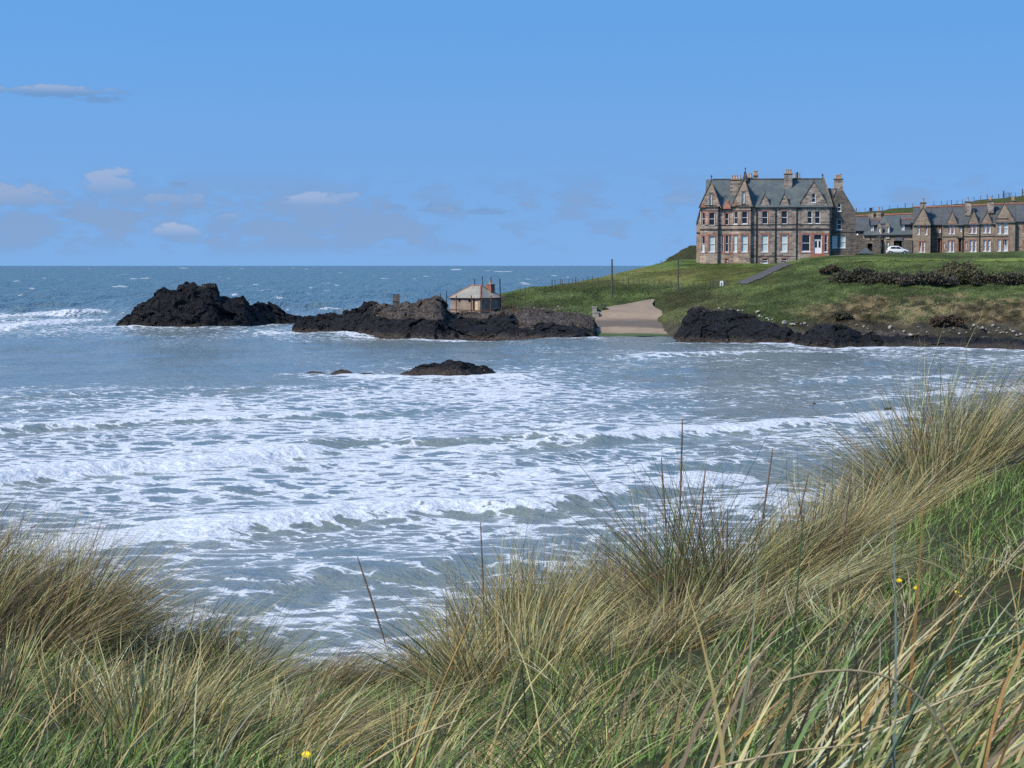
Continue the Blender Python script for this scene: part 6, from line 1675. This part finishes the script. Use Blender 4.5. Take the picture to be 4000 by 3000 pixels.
BLUEG = np.array([(.085, .108, .046), (.110, .135, .055), (.060, .080, .036), (.16, .162, .07)])
OCHRE = np.array([(.42, .26, .07), (.36, .20, .06)])
LIME = np.array([(.14, .25, .045), (.18, .30, .06), (.10, .19, .04)])
PAL = [STRAW, BROWN, GREEN, BLUEG, OCHRE, LIME]
def blades(g, bx, by, bz, ht, lean, curl, wid, mix, K=5, tipfade=.0, droop=0.0):
    """ribbons; lean (n,2) horizontal reach per height, curl (n,2) extra bend; mix = palette weights"""
    n = len(bx)
    s = np.linspace(0, 1, K)[None, :]
    hx = ht[:, None]
    px_ = bx[:, None] + hx * (lean[:, 0:1] * s + curl[:, 0:1] * s ** 2.2)
    py_ = by[:, None] + hx * (lean[:, 1:2] * s + curl[:, 1:2] * s ** 2.2)
    reach = np.hypot(lean[:, 0] + curl[:, 0], lean[:, 1] + curl[:, 1])[:, None]
    pz_ = bz[:, None] + hx * (s - np.clip(reach * .30 + droop, 0, .85) * s ** 2.4) - .03
    th = g.uniform(-.9, .9, n)[:, None]
    ww = wid[:, None] * np.where(s < .5, 1.0, 1 - (s - .5) * 1.8) * .5
    cx, cy = np.cos(th) * ww, np.sin(th) * ww
    v = np.stack([np.stack([px_ - cx, py_ - cy, pz_], -1), np.stack([px_ + cx, py_ + cy, pz_ + ww * .2], -1)], 2)   # n,K,2,3
    base = (np.arange(n) * 2 * K)[:, None, None]
    k = np.arange(K - 1)[None, :, None] * 2
    f = (base + k + np.array([0, 1, 3, 2])[None, None, :]).reshape(-1, 4)
    mix = np.asarray(mix, float); pick = g.choice(len(mix), n, p=mix / mix.sum())
    col = np.zeros((n, 3))
    for q in range(len(mix)):
        w = pick == q; pal = PAL[q]; col[w] = pal[g.integers(0, len(pal), w.sum())]
    col *= g.uniform(.8, 1.5, n)[:, None]
    col = np.minimum(col, .54)
    cs = np.repeat(col[:, None, :], K, 1) * (1.0 + 0.0 * s[..., None])
    cs = np.repeat(cs[:, :, None, :], 2, 2)
    return v.reshape(-1, 3), f, cs.reshape(-1, 3)
def cat(parts):
    vs, fs, cs, o = [], [], [], 0
    for v, f, c in parts:
        vs.append(v); fs.append(f + o); cs.append(c); o += len(v)
    return np.concatenate(vs), np.concatenate(fs), np.concatenate(cs)
def grass_obj(name, parts, label, cat_, kind=None, group=None):
    v, f, c = cat(parts)
    o = np_mesh(name, v, f, m_blade, None, False, None, {'tint': c})
    return tag(o, label, cat_, group, kind)
def tuft(g, px, Y, rad, n, h, lean, spread, mix, wid=.0042, ry=.8, curl=.25, base_spread=1.0, K=5, droop=0.0):
    X0 = (px - 2000) / F * Y
    r = np.sqrt(g.uniform(0, 1, n)); t = g.uniform(0, 2 * math.pi, n)
    dx, dy = r * np.cos(t), r * np.sin(t)
    bx = X0 + dx * rad * base_spread; by = Y + dy * rad * ry * base_spread
    by = np.maximum(by, 1.5)
    bz = dunez(2000 + bx / by * F, by)
    ht = h * g.uniform(.38, 1.05, n) * (1 - .25 * r) * np.where(g.uniform(size=n) < .07, g.uniform(1.1, 1.35, n), 1.0)
    le = np.stack([lean + dx * spread + g.normal(0, .16, n), dy * spread * .7 + g.normal(0, .16, n)], 1)
    cu = np.stack([curl * (1 if lean >= 0 else -1) * g.uniform(.2, 1.3, n) + dx * .12, g.normal(0, .1, n)], 1)
    return blades(g, bx, by, bz, ht, le, cu, wid * g.uniform(.6, 1.3, n), mix, K, droop=droop)
g = np.random.default_rng(5)
#            straw brown green blueg ochre lime
TUSS = [
    ('marram_tussock', 'tall brown marram tussock leaning right at the left picture edge', [(20, 12.6, .60, 2300, 1.08, .45, .40, (5, 4, .4, .5, .1, 0)), (-160, 13.2, .6, 1300, 1.1, .35, .4, (4, 5, .3, .4, 0, 0)), (200, 12.8, .5, 1300, .85, .75, .35, (5, 3, .5, .8, .1, 0))]),
    ('marram_tussock', 'combed over straw tussock sweeping right beside the tall left one', [(430, 12.9, .55, 1500, .75, 1.0, .30, (5, 3, .6, .8, .1, 0)), (620, 13.2, .45, 900, .62, 1.15, .3, (5, 3, .5, .6, 0, 0))]),
    ('marram_tussock', 'thin fan of dark green marram standing against the surf, left', [(910, 11.6, .12, 170, .85, .25, .75, (1.5, .5, 2, 5, 0, 0)), (820, 12.2, .15, 120, .75, .1, .6, (2, 1, 1.5, 3, 0, 0))]),
    ('marram_tussock', 'flattened brown swirl of dead marram in the dune dip', [(1150, 12.6, .60, 1500, .50, 1.35, .3, (3, 5, .5, .5, 0, 0)), (1420, 12.2, .6, 1500, .5, 1.2, .4, (4, 4, .6, .6, 0, 0)), (860, 12.8, .45, 800, .5, 1.3, .3, (3, 5, .4, .6, 0, 0))]),
    ('marram_tussock', 'low ridge of straw marram right of the dune dip', [(1640, 12.4, .40, 1000, .48, .75, .5, (5, 3, .6, .8, .1, 0)), (1760, 12.6, .24, 600, .5, .5, .5, (5, 3, .6, .8, .1, 0))]),
    ('marram_tussock', 'upright pale straw tussock with ragged top at the picture centre', [(1930, 12.2, .38, 1500, .80, .10, .45, (6, 2, .4, .8, .1, 0)), (2080, 12.5, .32, 1000, .86, .15, .4, (6, 2, .5, .8, .1, 0))]),
    ('marram_tussock', 'pale straw tussock crowned with thin seed stems right of centre', [(2280, 12.5, .42, 1500, .95, .15, .42, (6, 2, .4, 1, .2, 0)), (2400, 12.6, .26, 900, .92, .1, .4, (6, 2, .5, .8, .2, 0))]),
    ('marram_tussock', 'narrow dark upright clump around the tallest seed stalk', [(2640, 11.4, .20, 620, 1.1, .08, .36, (2, 3, 1.5, 3, .2, 0)), (2610, 11.8, .18, 500, .7, .1, .5, (4, 3, .5, 1, .2, 0))]),
    ('marram_tussock', 'brown based tussock swept right, right of the gap in the grass', [(2960, 13.2, .32, 1400, .85, .55, .38, (5, 3, .8, 1.6, .1, 0)), (3060, 13.3, .38, 900, .80, .6, .4, (4, 4, .5, .8, .1, 0))]),
    ('marram_tussock', 'broad straw tussock on the dune slope leaning up to the right', [(3200, 13.6, .48, 1700, .84, .65, .38, (6, 2, .5, 1, .1, 0)), (3380, 14.2, .45, 1300, .82, .5, .4, (6, 3, .4, .6, .1, 0))]),
    ('marram_tussock', 'fanned straw tussock leaning out over the sea near the dune crest', [(3500, 15.2, .42, 1300, 1.0, -.45, .55, (6, 3, .4, .6, .1, 0)), (3590, 15.4, .35, 900, 1.05, -.1, .5, (6, 3, .5, .6, .1, 0))]),
    ('marram_tussock', 'tall green and straw tussock standing on the dune crest', [(3700, 15.6, .36, 1500, 1.25, .06, .35, (5, 2, 1.2, 2, .1, 0)), (3790, 15.8, .36, 900, 1.0, .1, .4, (5, 3, .8, 1, .1, 0))]),
    ('marram_tussock', 'brown matted tussock at the upper right picture edge', [(3960, 16.4, .50, 1700, 1.0, .1, .5, (5, 4, .4, .5, .1, 0)), (4120, 16.4, .5, 1200, 1.05, .0, .5, (4, 5, .4, .5, .1, 0))]),
    ('marram_tussock', 'pale straw spray of long blades at the lower left', [(330, 8.3, .38, 420, .62, .15, .55, (6, 1, 1, 1.6, .2, 0)), (140, 8.6, .4, 320, .55, .2, .5, (5, 2, 1, 1.2, .2, 0)), (480, 8.0, .3, 260, .6, .3, .5, (6, 1, 1, 1.4, .2, 0))]),
    ('marram_tussock', 'pale fan of bent straw blades left of the bottom centre', [(880, 8.1, .3, 300, .55, .45, .55, (6, 1, 1, 1.4, .3, 0)), (960, 7.9, .28, 220, .55, .8, .4, (6, 1, .8, 1.2, .3, 0))]),
    ('marram_tussock', 'dense upright straw clump in front of the centre ridge', [(1950, 9.8, .34, 900, .60, .22, .42, (6, 1.5, .8, 1.4, .3, 0)), (2150, 10.2, .3, 600, .5, .3, .45, (5, 2, 1, 1.6, .3, 0))]),
    ('marram_tussock', 'swath of blades bent flat to the right above the yellow flowers', [(3000, 10.8, .45, 1000, .62, 1.15, .25, (5, 2, 1, 2, .2, 0)), (3250, 11.2, .45, 800, .55, 1.1, .25, (6, 2, .8, 1.6, .2, 0))]),
    ('marram_tussock', 'dark hollow tussock of dead blades below the gap in the grass', [(2520, 10.6, .35, 700, .5, .5, .5, (3, 4, 1, 1, .2, 0)), (2760, 10.2, .35, 700, .52, .6, .45, (4, 3, 1, 1.4, .4, 0))]),
]
for nm, lb, tl in TUSS:
    parts = []
    for (px, Y, rad, n, h, lean, spread, mix) in tl:
        subs = max(1, int(n / 210)); k = np.asarray(mix, float)
        for q in range(subs):
            rr, aa = rad * math.sqrt(g.uniform()) * .95, g.uniform(0, 2 * math.pi)
            y_ = Y + rr * math.sin(aa) * .8; p_ = px + rr * math.cos(aa) * F / y_
            mk = k * np.exp(g.normal(0, .55, 6)); hh = h * g.uniform(.8, 1.2) * (1.12 if Y > 11 else 1.0); ll = lean + g.normal(0, .22)
            parts.append(tuft(g, p_, y_, min(rad, g.uniform(.10, .2)), int(n / subs), hh, ll, spread * 1.25, mk, .0046))
            # old thatch at the foot, falling any way
            parts.append(tuft(g, p_, y_, .22, int(n / subs * .3), hh * .5, ll + g.normal(.2, .6), spread * 1.5, (3, 5, .8, .6, .1, 0), .0044, K=4, droop=.25))
    grass_obj(nm, parts, lb, 'marram grass', None, 'marram tussocks on the dune')
def carpet():
    parts = []
    # thatch and short green sward over the whole dune
    def scatter(n, y0, y1, p0=-700, p1=4700):
        Y = np.sqrt(g.uniform(y0 ** 2, y1 ** 2, n)); px = g.uniform(p0, p1, n)
        return px, Y
    px, Y = scatter(40000, 4.6, 18.5)
    X = (px - 2000) / F * Y; z = dunez(px, Y)
    py = 1037 - (z - H) / Y * F
    nn = fbm(X / .9, Y / .9, seed=71, oct=3)
    green = sstep(nn, .46, .56)
    gslope = sstep(px + 160 * (nn - .5), 3380, 3560) * (1 - sstep(Y, 15.0, 16.2)) * sstep(Y, 8.6, 9.6)
    green = np.maximum(green, gslope)
    green = np.maximum(green, .9 * sstep(px, 2750, 2850) * (1 - sstep(px, 3150, 3250)) * sstep(Y, 8.2, 8.8) * (1 - sstep(Y, 9.6, 10.2)))
    green = np.maximum(green, (1 - sstep(px, 1400, 1900)) * (1 - sstep(Y, 6.6, 7.6)))
    isg = g.uniform(size=len(px)) < green
    def put(sel, h0, h1, lean, mix, wid, K, curl=.3, droop=0.):
        k = np.where(sel)[0]; n = len(k)
        parts.append(blades(g, X[k], Y[k], z[k], g.uniform(h0, h1, n), np.stack([lean + g.normal(0, .4, n), g.normal(0, .4, n)], 1), np.stack([g.normal(curl, .3, n), g.normal(0, .3, n)], 1), wid * g.uniform(.6, 1.3, n), mix, K, droop=droop))
    put(isg, .08, .24, .2, (.5, .2, 5, 1.2, 0, 5), .0048, 4)
    put(~isg & (nn > .36), .08, .24, .35, (3, 2.5, 3.5, 1.6, .2, 1.6), .0046, 4)
    # loose smaller tufts, each with its own set and colour
    nt = 340
    px, Y = scatter(nt, 5.2, 17.8)
    kinds = [(6, 1, .8, .8, .2, 0), (2, 5, .8, .5, .1, 0), (1.2, .3, 5, 2.5, .1, 2.5), (3, 1, 3, 2, .7, 1), (7, .6, .4, .6, .3, 0)]
    for p_, y_ in zip(px, Y):
        gz = sstep(np.array([p_]), 3360, 3540)[0] * (1 - sstep(np.array([y_]), 15, 16.2)[0]) * sstep(np.array([y_]), 8.6, 9.6)[0]
        if g.uniform() < gz * .88: continue
        if 2780 < p_ < 3250 and 8.2 < y_ < 10.0: continue
        if y_ > 11.0 and -200 < p_ < 3450: continue
        if p_ < 1500 and y_ < 7.4 and g.uniform() < .6: continue
        parts.append(tuft(g, p_, y_, g.uniform(.07, .20), int(g.uniform(45, 130)), g.uniform(.20, .46), g.normal(.28, .45), g.uniform(.5, 1.1), kinds[int(g.integers(5))], .0046, curl=g.uniform(.1, .6)))
    # the dune goes on to either side of the view
    for _ in range(260):
        X_, y_ = g.uniform(-9.5, 11), g.uniform(-1.5, 18)
        p_ = 2000 + X_ / max(y_, .5) * F
        if -750 < p_ < 4750 or (p_ < 2000 and y_ > -5 and -2.2 < X_ < 0) or (0 < X_ < 1.0 and y_ < 2.2): continue
        n_ = int(g.uniform(50, 110)); r_ = np.sqrt(g.uniform(0, 1, n_)) * .35; t_ = g.uniform(0, 2 * math.pi, n_)
        bx, by = X_ + r_ * np.cos(t_), y_ + r_ * np.sin(t_)
        parts.append(blades(g, bx, by, dune_xy(bx, by), g.uniform(.2, .6, n_), np.stack([g.normal(.3, .35, n_), g.normal(0, .3, n_)], 1), np.stack([g.normal(.25, .2, n_), g.normal(0, .15, n_)], 1), .0052 * g.uniform(.6, 1.3, n_), kinds[int(g.integers(5))], 4))
    k_ = 16000
    X, Y = g.uniform(-9.5, 11, k_), g.uniform(-1.5, 18, k_); px = 2000 + X / np.maximum(Y, .5) * F
    ok = ((px < -650) | (px > 4650)) & ~((np.abs(X) < 1.2) & (Y < 2.5)); X, Y = X[ok], Y[ok]; z = dune_xy(X, Y)
    put(np.ones(len(X), bool), .08, .26, .3, (2.5, 2, 4, 1.6, .2, 2.5), .0055, 4)
    # long loose blades close by on the right, leaning up to the right
    def near(n, p0, p1, y0, y1, h0, h1, lean, mix, wid):
        px, Y = scatter(n, y0, y1, p0, p1); X = (px - 2000) / F * Y; z = dunez(px, Y)
        m = len(px)
        parts.append(blades(g, X, Y, z, g.uniform(h0, h1, m), np.stack([g.normal(lean, .24, m), g.normal(0, .2, m)], 1), np.stack([g.normal(.22, .2, m), g.normal(0, .12, m)], 1), wid * g.uniform(.6, 1.35, m), mix, 9))
    near(260, 1500, 5200, 4.6, 7.4, .40, .75, .50, (5, 1.5, 1.6, 3, .8, .3), .0056)
    near(300, 2450, 5200, 3.4, 5.0, .45, .8, .55, (5.5, 1.5, 2.5, 3, 1.2, .3), .0070)
    near(190, 2400, 5000, 2.4, 3.4, .45, .8, .50, (5, 1.5, 3, 3.5, 1.2, .2), .0074)
    near(120, -300, 1700, 4.8, 7.0, .35, .6, .4, (5, 1, 1.6, 2, .4, .3), .0046)
    grass_obj('dune_grass', parts, 'windblown straw and green marram grass covering the whole dune', 'grass', 'stuff')
carpet()
# ---- single stems that stand out ----------------------------------------------------
def stem(name, label, pts, Y, w, col, cat_='grass stem', head=None, group=None, Y1=None):
    """pts [(px, py)] from the foot up"""
    n = len(pts); dep = np.linspace(Y, Y1 or Y, n)
    q = [PV(p[0], p[1], d) for p, d in zip(pts, dep)]
    # smooth the run
    tt = np.linspace(0, n - 1, 22); k = np.arange(n)
    xs, ys, zs = [np.interp(tt, k, [v[i] for v in q]) for i in range(3)]
    for _ in range(3):
        for arr in (xs, ys, zs): arr[1:-1] = (arr[:-2] + 2 * arr[1:-1] + arr[2:]) / 4
    P_ = [Vector(t) for t in zip(xs, ys, zs)]
    foot = P_[0].copy(); root = tag(empty(name, foot), label, cat_, group)
    rad = [w / 2 * (1 - .65 * i / 21) for i in range(22)]
    MB().tube([p - foot for p in P_], rad, 6).build('stalk', col, root, True)
    if head:
        h = MB(); i0 = int(21 * (1 - head)); pp = [p - foot for p in P_[i0:]]
        rr = [w * (.55 + .75 * math.sin(math.pi * (.1 + .88 * i / (len(pp) - 1))) ** .7 * (1.15 if i % 2 else .85)) * .75 for i in range(len(pp))]
        h.tube(pp, rr, 7)
        h.build('seed_head', M['seed'], root)
    return root
M['seed'] = plain('brown_seed_head', (.17, .115, .075), .85, .35, 60)
M['stalk_straw'] = plain('straw_stalk', (.40, .31, .17), .6, .25, 30)
M['stalk_brown'] = plain('brown_stalk', (.20, .14, .085), .7, .3, 30)
M['stalk_green'] = plain('grey_green_stalk', (.10, .14, .085), .55, .3, 30)
M['stalk_ochre'] = plain('ochre_stalk', (.38, .24, .08), .6, .3, 25)
def foot(px, Y): return (px, float(1037 - (dunez(np.array([float(px)]), np.array([float(Y)]))[0] - H) / Y * F))
for lb, top, bot, Y, w in (
    ('tallest brown seed stalk standing against the surf right of centre', (2666, 1636), (2640, 2300), 8.5, .0045),
    ('thin seed stalk just left of the tallest one', (2583, 1788), (2610, 2300), 8.5, .0038),
    ('pale seed stalk just right of the tallest one', (2755, 1833), (2700, 2300), 7.5, .0038),
    ('dark pointed seed stalk leaning right between the two straw tussocks', (3019, 1752), (2930, 2300), 8.5, .0042),
    ('short seed stalk showing above the gap in the grass', (2841, 1987), (2830, 2300), 8.0, .0038),
    ('leaning brown seed stalk over the broad straw tussock', (3158, 1851), (3060, 2250), 8.8, .0038),
    ('brown seed stalk at the right over the broad straw tussock', (3325, 1850), (3270, 2250), 7.6, .0042),
    ('pale blurred seed stalk leaning left over the surf at centre left', (1396, 2175), (1560, 2700), 7.0, .0038),
    ('thin upright seed stalk at the left edge of the central tussock', (1877, 2040), (1890, 2560), 8.5, .0036)):
    f0 = foot(bot[0], Y)
    stem('seed_stalk', lb, [f0, bot if bot[1] < f0[1] else (bot[0], f0[1] - 40), ((bot[0] + top[0]) / 2 + 4, (bot[1] + top[1]) / 2), top], Y, w, M['stalk_brown'], 'seed stalk', .42, 'seed stalks of the marram')
z6 = lambda x, y: (2600 + x * .63291, 2100 + y * .63291)
for lb, pts, Y, w, mt in (
    ('long pale blade arching over to the left at the lower right', [(3790, 3140), z6(1830, 1422), z6(1740, 1220), z6(1620, 1020), z6(1480, 905), z6(1300, 828), z6(1060, 806), z6(800, 855), z6(640, 920)], 2.9, .0062, 'stalk_straw'),
    ('straight pale stem rising from the bottom centre to the right', [(2700, 3080), z6(300, 1415), z6(760, 1320), z6(1220, 1272)], 3.2, .0055, 'stalk_straw'),
    ('long dark green blade crossing the lower right corner', [z6(1300, 1500), z6(1560, 1000), z6(1640, 800), z6(1850, 640), z6(2212, 560)], 3.0, .0062, 'stalk_green'),
    ('pale diagonal stem falling to the right across the far right grass', [z6(2300, 640), z6(2060, 420), z6(1860, 225), z6(1700, 30), (3620, 2050)], 4.6, .0060, 'stalk_straw'),
    ('straw stem slanting up from the lower right to the right edge', [z6(1150, 1240), z6(1500, 1100), z6(1850, 950), z6(2230, 830)], 3.6, .0060, 'stalk_straw'),
    ('thick ochre stem leaning right left of the bottom centre', [(1580, 3060), (1660, 2850), (1740, 2640), (1830, 2440), (1870, 2330)], 4.2, .0066, 'stalk_ochre'),
    ('broken pale stem lying low at the bottom centre', [(1380, 3030), (1500, 2950), (1640, 2870), (1785, 2815)], 4.2, .0075, 'stalk_straw'),
    ('small curled pale blade tip hooked over at the bottom centre', [(1800, 2940), (1860, 2860), (1925, 2800), (1958, 2775), (1958, 2752), (1940, 2745), (1910, 2752)], 4.4, .0052, 'stalk_straw'),
    ('tall ochre and green stem in front of the gap in the grass', [(2810, 3000), (2850, 2750), (2900, 2560), (2960, 2400), (3000, 2230)], 4.6, .0062, 'stalk_ochre'),
    ('dark upright stem before the brown based tussock', [(3060, 3000), (3085, 2750), (3105, 2450), (3125, 2150), (3140, 2020)], 4.2, .0055, 'stalk_green'),
    ('pale steep stem crossing the far right grass', [(3500, 2900), (3680, 2560), (3840, 2300), (3980, 2140), (4060, 2050)], 4.0, .0058, 'stalk_straw')):
    stem('grass_blade', lb, pts, Y, w, M[mt], 'grass blade', None, 'near grass blades', Y * .97)
# ---- dandelions -----------------------------------------------------------------------
M['petal'] = plain('yellow_petal', (.80, .58, .015), .6, .12, 40)
def dandelion(label, px, py, Y, r, tilt=.5, closed=False):
    c = PV(px, py, Y); gz = float(dunez(np.array([float(px)]), np.array([Y]))[0])
    root = tag(empty('dandelion', Vector((c.x, c.y, min(gz, c.z - .04)))), label, 'dandelion', 'yellow flowers in the dune grass')
    d = c - root.location
    MB().tube([(0, 0, 0), d * .5 + Vector((.004, 0, 0)), d], [.0025, .0022, .002], 6).build('stem', M['stalk_green'], root)
    for ring, (nr, rr, up) in enumerate(((16, 1.0, .15), (13, .75, .35), (9, .45, .6))):
        m_ = MB()
        for k in range(nr):
            t = 2 * math.pi * (k + ring * .4) / nr + rng.uniform(-.08, .08); e = r * rr * rng.uniform(.9, 1.08)
            if closed: e *= .5
            w_ = r * .17
            dirv = Vector((math.cos(t), math.sin(t), up)); sd = Vector((-math.sin(t), math.cos(t), 0))
            rot = Matrix.Rotation(tilt, 3, 'X')
            pts = [sd * -w_ * .4, dirv * e * .6 - sd * w_, dirv * e + Vector((0, 0, -.08 * e)), dirv * e * .6 + sd * w_, sd * w_ * .4]
            m_.prism([rot @ p + d for p in pts], rot @ Vector((0, 0, -.0006)))
        m_.build('petals', M['petal'], root)
    MB().lathe(tuple(d), [(r * .12, -r * .45), (r * .3, -r * .2), (r * .32, 0)], 8).build('calyx', M['stalk_green'], root)
dandelion('open yellow dandelion in the green grass at the bottom left of centre', 1196, 2948, 6.4, .0165)
dandelion('small half closed yellow bud left of the bottom dandelion', 1095, 2952, 6.6, .009, .5, True)
dandelion('left one of the yellow flowers under the bent swath at right', 3512, 2268, 8.3, .0145)
dandelion('middle yellow flower under the bent swath at right', 3580, 2297, 8.2, .0140)
dandelion('faint yellow flower half hidden by stems, rightmost of the group', 3738, 2312, 8.4, .010)
dandelion('lower faint yellow flower hidden behind crossing stems at right', 3752, 2328, 8.4, .008)
